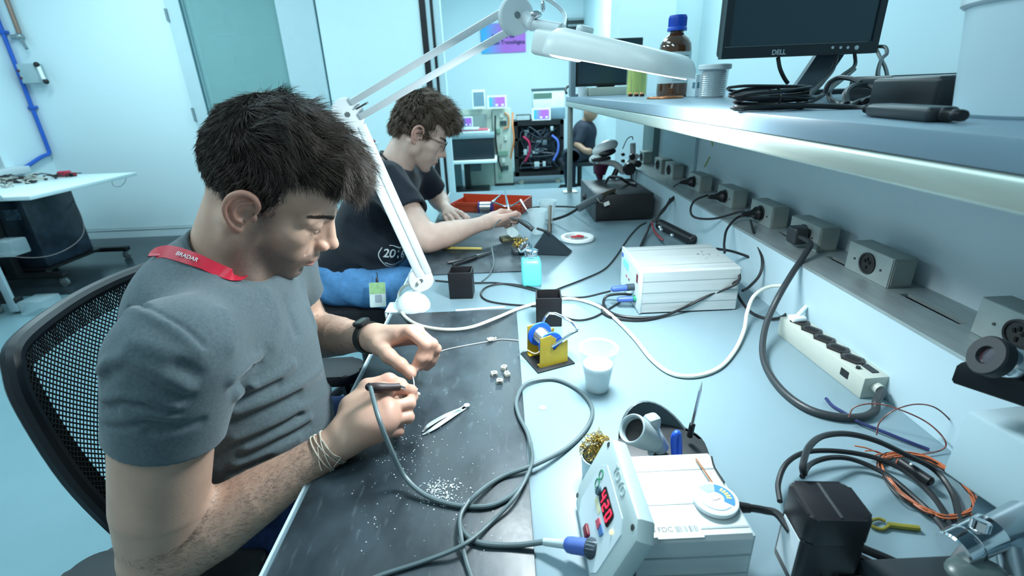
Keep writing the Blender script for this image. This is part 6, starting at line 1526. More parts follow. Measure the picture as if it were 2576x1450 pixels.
# round black plugs in the duct boxes
def duct_plug(label, yc, pts, r=0.0032):
    t = thing('plugged_cord', label, 'plug', (0.66, yc, 0.927))
    b = B(); lathe(b, [(0, 0), (0.0165, 0), (0.0175, 0.002), (0.0175, 0.010), (0.014, 0.014), (0.009, 0.024), (0.0065, 0.040), (0.0045, 0.050), (0, 0.051)], zto((0.6865, yc, 0.927), (-1, -0.12, 0.0)), 28); fin('plug', b, BLACK, t)
    b = B(); tube(b, [V((0.639, yc - 0.006, 0.927))] + pts, r, 8, 8); fin('cord', b, BLKC, t)
duct_plug('black round plug in the socket box next to the big square plug', 1.270, [L(1865, 532, 0.925), L(1800, 550, 0.90), L(1750, 548, 0.90), L(1737, 530, 0.915), L(1748, 505, 0.93), L(1780, 491, 0.935)])
duct_plug('black round plug in a duct socket, its cord curving back to the next plug', 1.495, [L(1790, 492, 0.93), L(1785, 493, 0.925)], 0.003)
duct_plug('farthest black plug in the duct, with a thin cord down to the dark iron station', 1.756, [L(1718, 458, 0.925), L(1695, 470, 0.90), L(1685, 500, 0.86), L(1668, 530, 0.82)], 0.0025)
cable('black_cable', 'black cord dropping from the duct plug to behind the far station', [(1900, 545, 0.925), (1860, 545, 0.915), (1830, 575, 0.90), (1822, 610, 0.88), (1823, 636, 0.87)], 0.0032, BLKC)
cable('black_cable', 'black cord hanging from the duct plug to the rear of the far station', [(1888, 555, 0.92), (1900, 600, 0.89), (1917, 650, 0.86), (1912, 690, 0.83), (1885, 722, 0.805), (1868, 732, 0.80)], 0.0034, BLKC)
cable('black_cable', 'black cable circling on the bench between the far station and the power strip', [(1802, 626, 0.862), (1850, 635, 0.85), (1910, 660, 0.83), (1960, 705, 0.80), (1985, 750, 0.785), (1978, 790, 0.770), (1940, 803, 0.765), (1895, 790, 0.765), (1868, 762, 0.768), (1852, 735, 0.79)], 0.0034, BLKC)
# --- far soldering station (aluminium body, sockets on its left face)
fs = thing('soldering_station', 'ribbed aluminium soldering station with small lit panel facing left, in the middle of the bench', 'soldering station', (0.41, 1.11, BZ))
FX0, FX1, FY0, FY1, FZ0, FZ1 = 0.308, 0.530, 1.020, 1.205, BZ + 0.004, 0.868
b = B(); prism(b, [(FY0, FZ0), (FY0, FZ1 - 0.004), (FY0 + 0.004, FZ1), (FY1 - 0.004, FZ1), (FY1, FZ1 - 0.004), (FY1, FZ0)], FX1 - FX0, Matrix(((0, 0, 1, FX0), (1, 0, 0, 0), (0, 1, 0, 0), (0, 0, 0, 1)))); fb = fin('body', b, ALU, fs)
GRV = mat('groove_shade', (0.30, 0.36, 0.37), 0.5, metal=0.3)
for zz in (FZ0 + 0.024, FZ0 + 0.050, FZ0 + 0.078):
    b = B(); bx(b, (FX0, FY0 - 0.0005, zz - 0.0009), (FX1, FY0 + 0.0005, zz + 0.0009)); fin('groove', b, GRV, fb, 0)
for yy in (FY0 + 0.035, FY1 - 0.035, FY1 - 0.012):
    b = B(); bx(b, (FX0, yy - 0.0009, FZ1 - 0.0005), (FX1, yy + 0.0009, FZ1 + 0.0005)); fin('groove', b, GRV, fb, 0)
b = B(); bx(b, (FX1, FY0 + 0.002, FZ0), (FX1 + 0.003, FY1 - 0.002, FZ1 - 0.002), 0.001); fin('rear_plate', b, PGREY, fs)
b = B(); box(b, ((FX0 - 0.003), (FY0 + FY1) / 2, (FZ0 + FZ1) / 2), (0.006, FY1 - FY0 + 0.004, FZ1 - FZ0 + 0.004), None, 0.002); ff = fin('front_bezel', b, mat('bezel_pale', (0.55, 0.66, 0.68), 0.4), fs)
b = B(); box(b, ((FX0 - 0.0065), (FY0 + FY1) / 2, (FZ0 + FZ1) / 2), (0.001, FY1 - FY0 - 0.014, FZ1 - FZ0 - 0.012)); fl = fin('front_label', b, mat('panel_white', (0.66, 0.76, 0.80), 0.35), fs, 0)
def onf(name, y, z, sy, sz, m, par=None):
    b = B(); box(b, (FX0 - 0.0075, y, z), (0.001, sy, sz)); return fin(name, b, m, par or fl, 0)
onf('display_window', 1.150, 0.840, 0.055, 0.018, mat('lcd_aqua', (0.20, 0.72, 0.76), 0.2, emit=(0.2, 0.8, 0.85), estr=0.25))
onf('blue_logo_patch', 1.188, 0.853, 0.014, 0.010, mat('logo_blue', (0.05, 0.12, 0.50), 0.4)); onf('red_key', 1.140, 0.812, 0.010, 0.005, mat('key_red', (0.50, 0.08, 0.12), 0.4)); onf('dark_key', 1.115, 0.812, 0.010, 0.005, mat('key_dark_red', (0.2, 0.03, 0.05), 0.4)); onf('power_switch', 1.044, 0.842, 0.012, 0.020, mat('switch_dark_red', (0.16, 0.01, 0.02), 0.4))
b = B(); box(b, (FX0 - 0.010, 1.050, 0.790), (0.006, 0.022, 0.008), None, 0.001); fin('green_socket', b, mat('socket_green', (0.03, 0.28, 0.16), 0.4), fl)
for (pa, pb, nm) in (((1537, 728, 0.812), (1575, 724, 0.812), 'upper'), ((1552, 754, 0.784), (1592, 752, 0.786), 'lower')):
    cA, cB_ = L(*pa), L(*pb); cB_ = V((FX0 - 0.008, cB_.y, cB_.z)) if False else cB_
    b = B(); lathe(b, [(0.003, 0), (0.0065, 0.003), (0.0075, 0.008), (0.0075, (cB_ - cA).length)], zto(cA, cB_ - cA), 18); cn = simple('plug', b, mat('connector_blue', (0.06, 0.12, 0.40), 0.4), 'blue plug in the ' + nm + ' socket of the aluminium station', 'plug')
    b = B(); cyl(b, cB_, cB_ + (cB_ - cA).normalized() * 0.020, 0.0085, 0.0085, 18); fin('locking_ring', b, mat('ring_dark', (0.05, 0.07, 0.09), 0.4, metal=0.4), cn)
for sx in (FX0 + 0.02, FX1 - 0.02):
    for sy in (FY0 + 0.02, FY1 - 0.02):
        b = B(); cyl(b, (sx, sy, BZ), (sx, sy, FZ0), 0.008, 0.008, 12); fin('foot', b, BLACK, fs)
b = B(); rs = random.Random(8)
for i in range(16): box(b, L(rs.gauss(1775, 14), rs.gauss(640, 3), FZ1 + 0.001), (rs.uniform(.001, .005), rs.uniform(.001, .003), 0.001), rotm('Z', rs.uniform(0, 90)))
simple('label_scraps', b, mat('scrap_grey', (0.25, 0.30, 0.28), 0.6), 'torn label scraps stuck on top of the aluminium station', 'scraps', kind='stuff', smooth=0)
# cables of the far station
FC = BZ + 0.0028
cable('black_cable', 'thin black cable running from the aluminium station along the bench, under the square cups', [(1535, 733, 0.812), (1515, 738, 0.80), (1470, 748, 0.775), (1420, 748, FC), (1370, 738, FC), (1310, 722, FC), (1250, 712, FC), (1195, 712, FC), (1140, 710, FC), (1095, 706, FC)], 0.0024, BLKC)
cable('black_cable', 'thin black cable looping on the bench round the second square cup', [(1382, 738, FC + .004), (1330, 722, FC), (1270, 714, FC), (1225, 722, FC), (1210, 740, FC), (1225, 756, FC), (1270, 765, FC), (1335, 770, FC), (1375, 772, FC), (1420, 798, FC), (1455, 806, FC), (1490, 800, FC), (1520, 785, FC), (1560, 760, FC)], 0.0024, BLKC)
cable('black_cable', 'thin dark cable sweeping from the cable crossing up to the microscope base', [(1368, 742, FC + .004), (1410, 725, FC), (1470, 702, FC), (1520, 678, FC), (1550, 645, FC), (1580, 600, FC), (1605, 572, FC), (1625, 560, FC)], 0.0024, BLKC)
cable('black_cable', 'coiled black cable draped over the near face of the aluminium station', [(1860, 690, 0.850), (1858, 705, 0.84), (1830, 720, 0.82), (1780, 745, 0.80), (1720, 775, 0.775), (1670, 795, 0.765), (1620, 800, 0.764), (1560, 795, 0.764), (1530, 782, 0.764), (1518, 762, 0.764), (1528, 745, 0.775), (1560, 740, 0.785), (1590, 742, 0.790)], 0.0034, BLKC)
cable('black_cable', 'second strand of the cable draped over the near face of the aluminium station', [(1862, 700, 0.845), (1850, 716, 0.83), (1800, 738, 0.805), (1745, 762, 0.785), (1690, 788, 0.768), (1620, 806, 0.7635), (1555, 803, 0.7635), (1520, 790, 0.764), (1513, 770, 0.764)], 0.0030, BLKC)
cable('black_cable', 'thin cable hanging from the far helping-hand stand to the first square cup', [(1345, 575, 0.80), (1320, 556, 0.83), (1285, 548, 0.845), (1255, 556, 0.84), (1240, 580, 0.82), (1237, 620, 0.79), (1242, 660, 0.775), (1232, 690, FC), (1212, 708, FC)], 0.0022, GREYC)
# --- things on the far mat
FM = BZ + 0.003
tr = thing('parts_tray', 'open orange-red parts tray at the back of the far mat', 'tray', L(1215, 530))
c0, c1 = L(1132, 532, BZ), L(1312, 540, BZ); ang = math.atan2(c1.y - c0.y, c1.x - c0.x); TW = (c1 - c0).length
MT = T(c0) @ Matrix.Rotation(ang, 4, 'Z'); ORG = mat('tray_orange', (0.50, 0.065, 0.025), 0.4, var=0.08)
def bxm(b, M, a, c, bev=0.0): box(b, M @ V([(a[i] + c[i]) / 2 for i in range(3)]), [abs(a[i] - c[i]) for i in range(3)], M.to_3x3().to_4x4(), bev)
b = B(); bxm(b, MT, (0, 0, 0.0), (TW, 0.16, 0.004)); bxm(b, MT, (0.03, 0, 0.0), (TW, 0.004, 0.042)); bxm(b, MT, (0, 0.156, 0), (TW, 0.16, 0.050)); bxm(b, MT, (0, 0, 0), (0.004, 0.16, 0.034)); bxm(b, MT, (TW - 0.004, 0, 0), (TW, 0.16, 0.048)); bxm(b, MT, (-0.004, -0.004, 0.030), (TW + 0.004, 0.002, 0.034)); fin('tray_wall', b, ORG, tr, 0)
sp2 = L(1222, 522, 0.80); s2 = thing('solder_spool', 'solder spool with blue ends lying before the orange tray', 'spool', (sp2.x, sp2.y, BZ))
b = B(); dA = V((0.98, -0.15, 0)); MA = zto(sp2 - dA * 0.03, dA); lathe(b, [(0.005, 0), (0.026, 0), (0.026, 0.004), (0.018, 0.005), (0.018, 0.055), (0.026, 0.056), (0.026, 0.060), (0.005, 0.060)], MA, 28); so2 = fin('spool', b, mat('spool_navy', (0.03, 0.04, 0.30), 0.35), s2)
b = B(); lathe(b, [(0.0185, 0.006), (0.0245, 0.007), (0.0245, 0.053), (0.0185, 0.054)], MA, 28); fin('solder_winding', b, SOLDER, so2)
hh = thing('helping_hands', 'metal helping-hands stand with crocodile clips before the far man', 'stand', L(1262, 600, BZ))
hb = L(1285, 604, BZ)
b = B(); box(b, hb + V((0, 0, 0.007)), (0.075, 0.050, 0.012), rotm('Z', 15), 0.004); fin('base', b, mat('cast_iron_base', (0.16, 0.15, 0.08), 0.5, metal=0.3, var=0.3, nscale=60), hh)
b = B(); tube(b, [hb + V((0, 0, 0.012)), hb + V((0.005, 0.004, 0.055)), L(1278, 520, 0.845)], 0.003, 8, 4); tube(b, [L(1240, 508, 0.86), L(1278, 520, 0.845), L(1310, 505, 0.86)], 0.0028, 8, 4); fin('rod', b, CHROME, hh)
for (p, q) in (((1240, 508, .86), (1262, 488, .875)), ((1310, 505, .86), (1325, 528, .84)), ((1278, 520, .845), (1270, 480, .885))):
    b = B(); a_, c_ = L(*p), L(*q); tube(b, [a_, (a_ + c_) / 2, c_], 0.004, 8, 3, rad=lambda t: 0.0055 - 0.0035 * t); ball(b, a_, 0.006); fin('crocodile_clip', b, CHROME, hh)
for p in ((1275, 548, .83), (1300, 560, .81)): 
    b = B(); ball(b, L(*p), 0.007); fin('knob', b, BLACK, hh)
b = B(); lathe(b, [(0.020, 0), (0.022, 0.001), (0.022, 0.003), (0.020, 0.004), (0.020, 0)], zto(L(1290, 585, 0.80), (0.2, -0.6, 0.7)), 28, cap=False); lathe(b, [(0, 0.0005), (0.020, 0.0015), (0.020, 0.0025), (0, 0.0035)], zto(L(1290, 585, 0.80), (0.2, -0.6, 0.7)), 24, cap=False); fin('magnifier', b, mat('lens_grey', (0.6, 0.7, 0.7), 0.1, alpha=0.5), hh)
# dark triangular iron stand with brass sponge
tri = thing('iron_stand', 'dark wedge-shaped iron stand right of the brass sponge on the far mat', 'iron stand', L(1385, 640, BZ))
b = B(); A_, B_, C_ = L(1335, 640, FM), L(1428, 643, FM), L(1372, 612, FM); h1_ = 0.070
q = [A_, B_, C_]; top = L(1368, 585, 0.845)
vs = [b.verts.new(p) for p in (A_, B_, L(1440, 632, FM), L(1345, 618, FM), top, top + V((0.012, 0.03, 0)))]
for f in ((0, 1, 4), (1, 2, 5, 4), (0, 4, 5, 3), (0, 3, 2, 1), (2, 3, 5)): b.faces.new([vs[i] for i in f])
fin('wedge', b, mat('stand_slate', (0.03, 0.045, 0.055), 0.5, var=0.1), tri, 0)
b = B(); tube(b, [L(1352, 575, 0.85), L(1372, 582, 0.848), L(1385, 590, 0.84)], 0.0045, 8, 4); fin('top_ring', b, BLACK, tri)
b = B(); tube(b, [L(1305, 555, 0.855), L(1330, 572, 0.84), L(1340, 580, 0.83)], 0.006, 10, 4); hnd = simple('soldering_iron', b, BLACK, 'black soldering iron resting in the wedge stand on the far mat', 'soldering iron')
bs = thing('brass_sponge', 'brass wool sponge in a grey holder behind the turquoise bottle', 'brass sponge', L(1310, 640, BZ))
b = B(); p = L(1312, 640, BZ); box(b, p + V((0, 0.01, 0.011)), (0.062, 0.050, 0.020), rotm('Z', 8), 0.008, 3); fin('holder', b, mat('holder_dark', (0.04, 0.05, 0.06), 0.4), bs)
b = B(); rw2 = np.random.default_rng(6)
for i in range(60):
    cc = p + V((rw2.uniform(-.024, .024), 0.01 + rw2.uniform(-.018, .018), 0.024 + rw2.uniform(0, .020))); Mx = zto(cc, V(rw2.normal(0, 1, 3)).normalized()); rr_ = rw2.uniform(0.003, 0.008)
    tube(b, [Mx @ V((rr_ * math.cos(t), rr_ * math.sin(t), 0.001 * t)) for t in np.linspace(0, 6, 8)], 0.0011, 4, 1)
wv_ = fin('brass_wool', b, BRASS, bs); wv_['kind'] = 'stuff'
dc2 = thing('flux_lid', 'small round tin leaning on the brass sponge', 'tin', L(1322, 618, 0.79)); b = B(); lathe(b, [(0, 0), (0.017, 0), (0.018, 0.002), (0.018, 0.007), (0.016, 0.008), (0, 0.006)], zto(L(1325, 622, 0.80), (-0.2, -0.65, 0.72)), 28); fin('tin_body', b, CHROME, dc2)
wr = thing('wick_reel', 'white ring-shaped reel with red wire scraps, right of the wedge stand', 'reel', L(1452, 603, BZ))
b = B(); Mr = T(L(1452, 603, BZ)); lathe(b, [(0.040, 0.001), (0.055, 0.0), (0.060, 0.004), (0.058, 0.012), (0.052, 0.014), (0.044, 0.012), (0.040, 0.001)], Mr, 40, cap=False); fin('rim', b, WHITE, wr)
b = B(); lathe(b, [(0, 0.002), (0.041, 0.002), (0.041, 0.004), (0, 0.004)], Mr, 30); fin('tray_floor', b, mat('reel_grey', (0.35, 0.38, 0.38), 0.4), wr)
b = B(); tube(b, [Mr @ V((-0.02, 0.01, 0.008)), Mr @ V((0.0, -0.002, 0.012)), Mr @ V((0.022, 0.008, 0.008)), Mr @ V((0.005, 0.016, 0.010)), Mr @ V((-0.01, 0.0, 0.009))], 0.0035, 6, 5); fin('red_wire', b, mat('wire_red', (0.60, 0.05, 0.06), 0.4), wr)
pli = thing('pliers', 'small pliers with dark ridged grips on the far mat', 'pliers', L(1180, 655, FM))
b = B(); tube(b, [L(1125, 661, FM + .004), L(1160, 654, FM + .006), L(1195, 645, FM + .006)], 0.0045, 8, 3, rad=lambda t: 0.0052 + 0.0010 * math.sin(t * 50)); tube(b, [L(1140, 668, FM + .004), L(1170, 658, FM + .006), L(1198, 648, FM + .006)], 0.0045, 8, 3, rad=lambda t: 0.0052 + 0.0010 * math.sin(t * 50)); fin('grip', b, BLACK, pli)
b = B(); tube(b, [L(1198, 646, FM + .006), L(1215, 641, FM + .006), L(1238, 634, FM + .005)], 0.006, 8, 3, rad=lambda t: 0.0075 - 0.005 * t); fin('jaw', b, mat('pliers_steel', (0.20, 0.22, 0.23), 0.35, metal=0.7), pli)
b = B(); cyl(b, L(1112, 624, FM + .006), L(1212, 626, FM + .006), 0.0055, 0.0045, 12, 0.001); mk = simple('marker', b, mat('marker_yellow', (0.55, 0.44, 0.12), 0.4), 'pale yellow tool handle lying under the far man\'s elbow', 'tool'); 
# pair of far cups
cup('plastic_cup', 'translucent plastic cup beside the far man\'s hand, nearer of two', (L(1352, 588).x, L(1352, 588).y, BZ), 0.024, 0.036, 0.090, None)
cup('plastic_cup', 'translucent plastic cup behind the nearer far cup, holding a syringe', (L(1378, 560).x, L(1378, 560).y, BZ), 0.022, 0.036, 0.090, None)
b = B(); cyl(b, L(1382, 585, 0.765), L(1384, 518, 0.845), 0.006, 0.006, 12, 0.001); sy = simple('syringe', b, mat('syringe_amber', (0.20, 0.17, 0.13), 0.3), 'thin brown syringe standing in the farther plastic cup', 'syringe')
b = B(); cyl(b, L(1382, 586, 0.762), L(1383, 565, 0.785), 0.0085, 0.0085, 12, 0.001); fin('dark_band', b, BLACK, sy)
# --- dark control box with hot-air tool
db = thing('control_box', 'low black metal box at the back of the bench with a hose on top', 'control box', (0.47, 2.03, BZ))
b = B(); bx(b, (0.360, 1.872, BZ + 0.006), (0.585, 2.22, 0.866), 0.004); dbb = fin('case', b, BLACKM, db)
b = B(); bx(b, (0.352, 1.866, BZ + 0.004), (0.360, 2.226, 0.872), 0.003); fin('front_frame', b, DGREY, db)
for i in range(2):
    b = B(); cyl(b, (0.352, 1.98 + i * 0.12, 0.815), (0.340, 1.98 + i * 0.12, 0.815), 0.014, 0.012, 18, 0.002); fin('knob', b, BLACK, db)
hg = thing('hot_air_tool', 'dark hot-air handpiece with white tag, lying across the corner of the control box', 'hot air tool', L(1490, 500, 0.86))
b = B(); tube(b, [L(1455, 525, 0.835), L(1480, 510, 0.85), L(1510, 496, 0.862)], 0.014, 14, 4); fin('handle', b, mat('tool_grey', (0.09, 0.11, 0.12), 0.5), hg)
b = B(); cyl(b, L(1510, 496, 0.862), L(1545, 478, 0.876), 0.012, 0.009, 16, 0.001); fin('nozzle', b, mat('nozzle_brown', (0.10, 0.08, 0.06), 0.4, metal=0.5), hg)
b = B(); tube(b, [L(1456, 524, 0.835), L(1425, 542, 0.80), L(1395, 552, 0.775), L(1370, 556, 0.770)], 0.0055, 8, 6); fin('hose', b, BLKC, hg)
b = B(); box(b, L(1526, 513, 0.845), (0.022, 0.003, 0.014), rotm('Y', -20)); fin('paper_tag', b, mat('tag_white', (0.62, 0.64, 0.60), 0.5), hg, 0)
b = B(); tube(b, [L(1502, 498, 0.872), L(1508, 508, 0.86), L(1520, 512, 0.85)], 0.001, 5, 4); fin('tag_string', b, mat('string_tan', (0.4, 0.36, 0.26), 0.6), hg)
cable('black_cable', 'black cable behind the far cups running to the control box', [(1330, 524, 0.775), (1370, 520, 0.775), (1420, 520, 0.775), (1465, 522, 0.80), (1480, 515, 0.82)], 0.004, BLKC)
# handheld dark tool beside the box on the far right
dt = thing('desoldering_gun', 'dark cylindrical tool with red wires lying between control box and duct', 'tool', L(1700, 590, BZ))
b = B(); cyl(b, L(1660, 565, 0.79), L(1745, 605, 0.785), 0.020, 0.016, 18, 0.003); fin('barrel', b, BLACK, dt)
b = B(); tube(b, [L(1640, 560, 0.80), L(1645, 580, 0.79), L(1660, 598, 0.785), L(1668, 605, 0.78)], 0.004, 6, 5); fin('red_lead', b, mat('lead_dark_red', (0.22, 0.02, 0.03), 0.4), dt)
b = B(); tube(b, [L(1738, 600, 0.80), L(1748, 592, 0.81), L(1746, 604, 0.80), L(1736, 606, 0.795)], 0.0018, 6, 4); fin('hook', b, BLACK, dt)
for p in ((1660, 572, .815), (1663, 578, .81), (1690, 592, .805)):
    b = B(); ball(b, L(*p), 0.006); fin('bright_terminal', b, CHROME, dt)
cable('black_cable', 'bundle of black cable leaning against the duct above the dark tool', [(1650, 560, 0.80), (1662, 535, 0.83), (1690, 505, 0.865), (1720, 478, 0.89), (1716, 488, 0.885), (1690, 500, 0.87), (1670, 530, 0.835), (1640, 560, 0.79), (1625, 590, 0.77), (1612, 620, 0.77)], 0.0045, BLKC)
# --- far microscope
ms = thing('stereo_microscope', 'white and black microscope standing behind the black control box', 'microscope', (0.53, 2.33, BZ))
MY = 2.30
def F_(px, py, y=MY): return at(px, py, y=y)
OW = mat('microscope_white', (0.55, 0.60, 0.60), 0.35, var=0.03)
b = B(); ball(b, F_(1522, 372), (0.062, 0.05, 0.030), rotm('Y', -22), 24, 14); ball(b, F_(1500, 398), (0.035, 0.045, 0.020), rotm('Y', -20)); fin('head', b, OW, ms)
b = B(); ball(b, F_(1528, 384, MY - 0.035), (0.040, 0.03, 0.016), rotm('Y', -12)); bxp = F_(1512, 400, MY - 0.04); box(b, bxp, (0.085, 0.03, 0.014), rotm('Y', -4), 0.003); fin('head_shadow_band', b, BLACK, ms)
b = B(); cyl(b, F_(1512, 412), F_(1508, 438), 0.038, 0.028, 20); cyl(b, F_(1508, 438), F_(1510, 462), 0.020, 0.006, 16); fin('objective', b, mat('objective_plum', (0.05, 0.012, 0.03), 0.3), ms)
b = B(); tube(b, [F_(1505, 410), F_(1545, 412), F_(1570, 430), F_(1595, 400), F_(1600, 400)], 0.018, 12, 5, rad=lambda t: 0.012 + 0.012 * t); fin('arm', b, OW, ms)
b = B(); cyl(b, F_(1592, 360), F_(1592, 395), 0.013, 0.013, 18, 0.002); fin('post_top', b, OW, ms)
b = B(); cyl(b, F_(1592, 395), (F_(1592, 395).x, MY, BZ + 0.02), 0.011, seg=16); fin('post', b, CHROME, ms)
b = B(); bx(b, (0.50, 2.24, BZ), (0.66, 2.40, BZ + 0.018), 0.006); fin('foot', b, BLACK, ms)
for (x, y, r) in ((1582, 425, 0.030), (1604, 412, 0.016), (1589, 394, 0.014), (1566, 388, 0.008), (1566, 404, 0.008)):
    b = B(); c_ = F_(x, y, MY - 0.03); cyl(b, c_, c_ + V((0, -0.02, 0)), r, r * 0.92, 20, 0.002); fin('focus_knob', b, BLACK, ms)
b = B(); cyl(b, F_(1540, 452), F_(1552, 426), 0.014, 0.012, 16); fin('illuminator', b, BLACK, ms)
b = B(); tube(b, [F_(1592, 352), F_(1590, 344), F_(1578, 350), F_(1566, 375)], 0.0022, 6, 5); fin('light_cord', b, BLKC, ms)
b = B(); tube(b, [L(1522, 462, 0.87), L(1535, 445, 0.90), L(1560, 448, 0.90), L(1580, 460, 0.872), L(1600, 465, 0.872)], 0.006, 8, 6); simple('black_cable', b, BLKC, 'black cable arched on top of the control box', 'cable')

# ------------------------------------------------------------------ things on the raised shelf
def Sx(px, py, z=SZ): return at(px, py, z=z)
# monitor
my = 1.30; ML, MR = at(1814, 151, y=my), at(2206, 131, y=my)
mw = MR.x - ML.x; mb = (ML.z + MR.z) / 2
mo = thing('monitor', 'large black flat monitor on the raised shelf, four silver buttons below its screen', 'monitor', (ML.x + mw / 2, my + 0.06, SZ))
MHt = 0.245
BEZ = mat('monitor_bezel', (0.014, 0.020, 0.026), 0.35, var=0.1)
bt_ = 0.017; b = B()
bx(b, (ML.x, my, mb), (MR.x, my + 0.02, mb + 0.026)); bx(b, (ML.x, my, mb + MHt - 0.016), (MR.x, my + 0.02, mb + MHt)); bx(b, (ML.x, my, mb + 0.026), (ML.x + bt_, my + 0.02, mb + MHt - 0.016)); bx(b, (MR.x - bt_, my, mb + 0.026), (MR.x, my + 0.02, mb + MHt - 0.016))
bzl = fin('bezel', b, BEZ, mo)
b = B(); bx(b, (ML.x + 0.004, my + 0.02, mb + 0.004), (MR.x - 0.004, my + 0.052, mb + MHt - 0.004), 0.010); fin('rear_case', b, BLACK, mo)
b = B(); bx(b, (ML.x + bt_ - 0.001, my + 0.004, mb + 0.024), (MR.x - bt_ + 0.001, my + 0.0045, mb + MHt - 0.014)); fin('screen', b, mat('screen_off', (0.018, 0.045, 0.062), 0.22, spec=0.6, var=0.08, nscale=2), mo, 0)
b = B(); bx(b, (ML.x + 0.004, my - 0.0008, mb + 0.0255), (MR.x - 0.03, my + 0.0002, mb + 0.0265)); fin('trim_line', b, mat('trim_line_grey', (0.18, 0.22, 0.24), 0.3), bzl, 0)
SIL = mat('silver_plastic', (0.55, 0.60, 0.62), 0.3, metal=0.4)
for px, r in ((2095, .0036), (2115, .0036), (2133, .0036), (2155, .0052)):
    c_ = at(px, 120, y=my - 0.001); b = B(); lathe(b, [(0, 0), (r, 0), (r, 0.0012), (r * 0.7, 0.0018), (0, 0.0015)], zto(V((c_.x, my, c_.z)), (0, -1, 0)), 20); fin('button', b, SIL, bzl)
c_ = at(1959, 132, y=my); text('bezel_lettering', 'DELL', 0.0155, T(c_.x, my - 0.0004, c_.z) @ rotm('X', 90), SIL, bzl, 0.0003, 0.0004)
b = B(); nb_, nt_ = at(1975, 232, y=my + 0.05), at(2085, 145, y=my + 0.05)
vs = []
b = B(); P = [V((nt_.x + 0.03, my + 0.045, mb + 0.06)), V((nt_.x, my + 0.05, mb - 0.004)), V((nb_.x + 0.055, my + 0.03, SZ + 0.030)), V((nb_.x + 0.02, my + 0.0, SZ + 0.010))]
PP = spline(P, 6); rows = [[b.verts.new(p + V((sx * 0.036, sy, 0))) for sx, sy in ((-1, 0), (1, 0), (1, 0.016), (-1, 0.016))] for p in PP]
for r0_, r1_ in zip(rows, rows[1:]):
    for k in range(4): b.faces.new((r0_[k], r0_[(k + 1) % 4], r1_[(k + 1) % 4], r1_[k]))
b.faces.new(rows[0]); b.faces.new(rows[-1]); fin('stand_neck', b, mat('stand_grey_plastic', (0.09, 0.12, 0.14), 0.3), mo)
b = B(); prism(b, rrect(0.30, 0.17, 0.05, 8), 0.010, T(nb_.x + 0.02, my + 0.05, SZ + 0.0006), 0.003); fin('stand_base', b, BEZ, mo)
b = B(); tube(b, [at(1957, 145, y=1.31), at(1962, 172, y=1.30), at(1972, 195, y=1.30), at(1982, 210, y=1.30)], 0.0048, 8, 6); simple('black_cable', b, BLKC, 'short black cord hanging below the lettering of the monitor', 'cable')
def ycable(label, pts, r, g=None, nm='black_cable', m=None):
    b = B(); tube(b, [at(p[0], p[1], y=p[2]) for p in pts], r, 8, 7); return simple(nm, b, m or BLKC, label, 'cable', g)
ycable('black cord hanging from the right underside of the monitor into the tangle', [(2105, 140, 1.30), (2095, 175, 1.20), (2070, 205, 1.05), (2040, 235, 0.90), (2010, 255, 0.80)], 0.0045)
ycable('black cord looping beside the monitor neck to the shelf', [(2150, 135, 1.30), (2150, 165, 1.22), (2120, 190, 1.10), (2095, 215, 1.0), (2085, 240, 0.9), (2100, 258, 0.8), (2140, 262, 0.72), (2180, 255, 0.68)], 0.0042)
ycable('black cord curving across in front of the monitor neck', [(2150, 175, 1.15), (2100, 215, 0.95), (2060, 245, 0.80), (2020, 262, 0.72), (1985, 268, 0.68)], 0.0036)
ycable('black cord with a bend limiter leading to the black brick', [(2075, 235, 0.80), (2085, 210, 0.80), (2110, 196, 0.80), (2140, 198, 0.78), (2165, 208, 0.76)], 0.0036)
ycable('bundle of cords behind the right edge of the monitor', [(2195, 118, 1.40), (2225, 118, 1.38), (2231, 134, 1.34), (2220, 146, 1.30), (2212, 165, 1.22), (2208, 190, 1.10), (2215, 215, 1.0)], 0.0045)
ycable('second cord hanging behind the right edge of the monitor down to the bricks', [(2205, 125, 1.38), (2214, 145, 1.34), (2226, 168, 1.22), (2232, 195, 1.08), (2225, 220, 0.98)], 0.004)
ycable('round loop of black cord resting against the bricks', [(2130, 262, 0.70), (2128, 235, 0.72), (2150, 217, 0.74), (2185, 215, 0.74), (2205, 232, 0.72), (2190, 248, 0.70), (2150, 262, 0.69), (2140, 275, 0.68), (2190, 280, 0.66), (2240, 272, 0.66)], 0.0045)
ycable('long cord lying on the shelf from the coil to the inline adapter', [(1905, 262, 0.68), (1960, 266, 0.67), (2030, 266, 0.66), (2100, 268, 0.65), (2160, 272, 0.64), (2195, 275, 0.62)], 0.0034)
# tied coil of black cable at the shelf edge
co = thing('cable_coil', 'hank of black cable tied in the middle, lying on the shelf edge', 'cable coil', (0.362, 0.690, SZ))
rc2 = random.Random(3); cc_ = V((0.362, 0.690, SZ))
for k in range(11):
    a_ = rc2.uniform(0.044, 0.056); w0 = rc2.uniform(0.006, 0.019); z0_ = 0.003 + 0.0021 * k; sl_ = rc2.uniform(-0.10, 0.10); ox = rc2.uniform(-0.005, 0.005)
    b = B(); tube(b, [cc_ + V((ox + a_ * math.copysign(abs(math.cos(t)) ** 0.7, math.cos(t)), w0 * math.sin(t) + 0.01 * sl_, z0_ + 0.004 * (1 + math.sin(t + k)) * (k > 2) + rc2.uniform(-.0008, .0008))) for t in [2 * PI * m / 12 for m in range(12)]], 0.0019, 8, 4, closed=True); fin('cable_turn', b, BLKC, co)
b = B(); tube(b, [cc_ + V((0.004, 0.021 * math.cos(a), 0.0155 + 0.0145 * math.sin(a))) for a in [2 * PI * k / 14 for k in range(14)]], 0.0016, 6, 2, closed=True); fin('tie', b, BLACK, co)
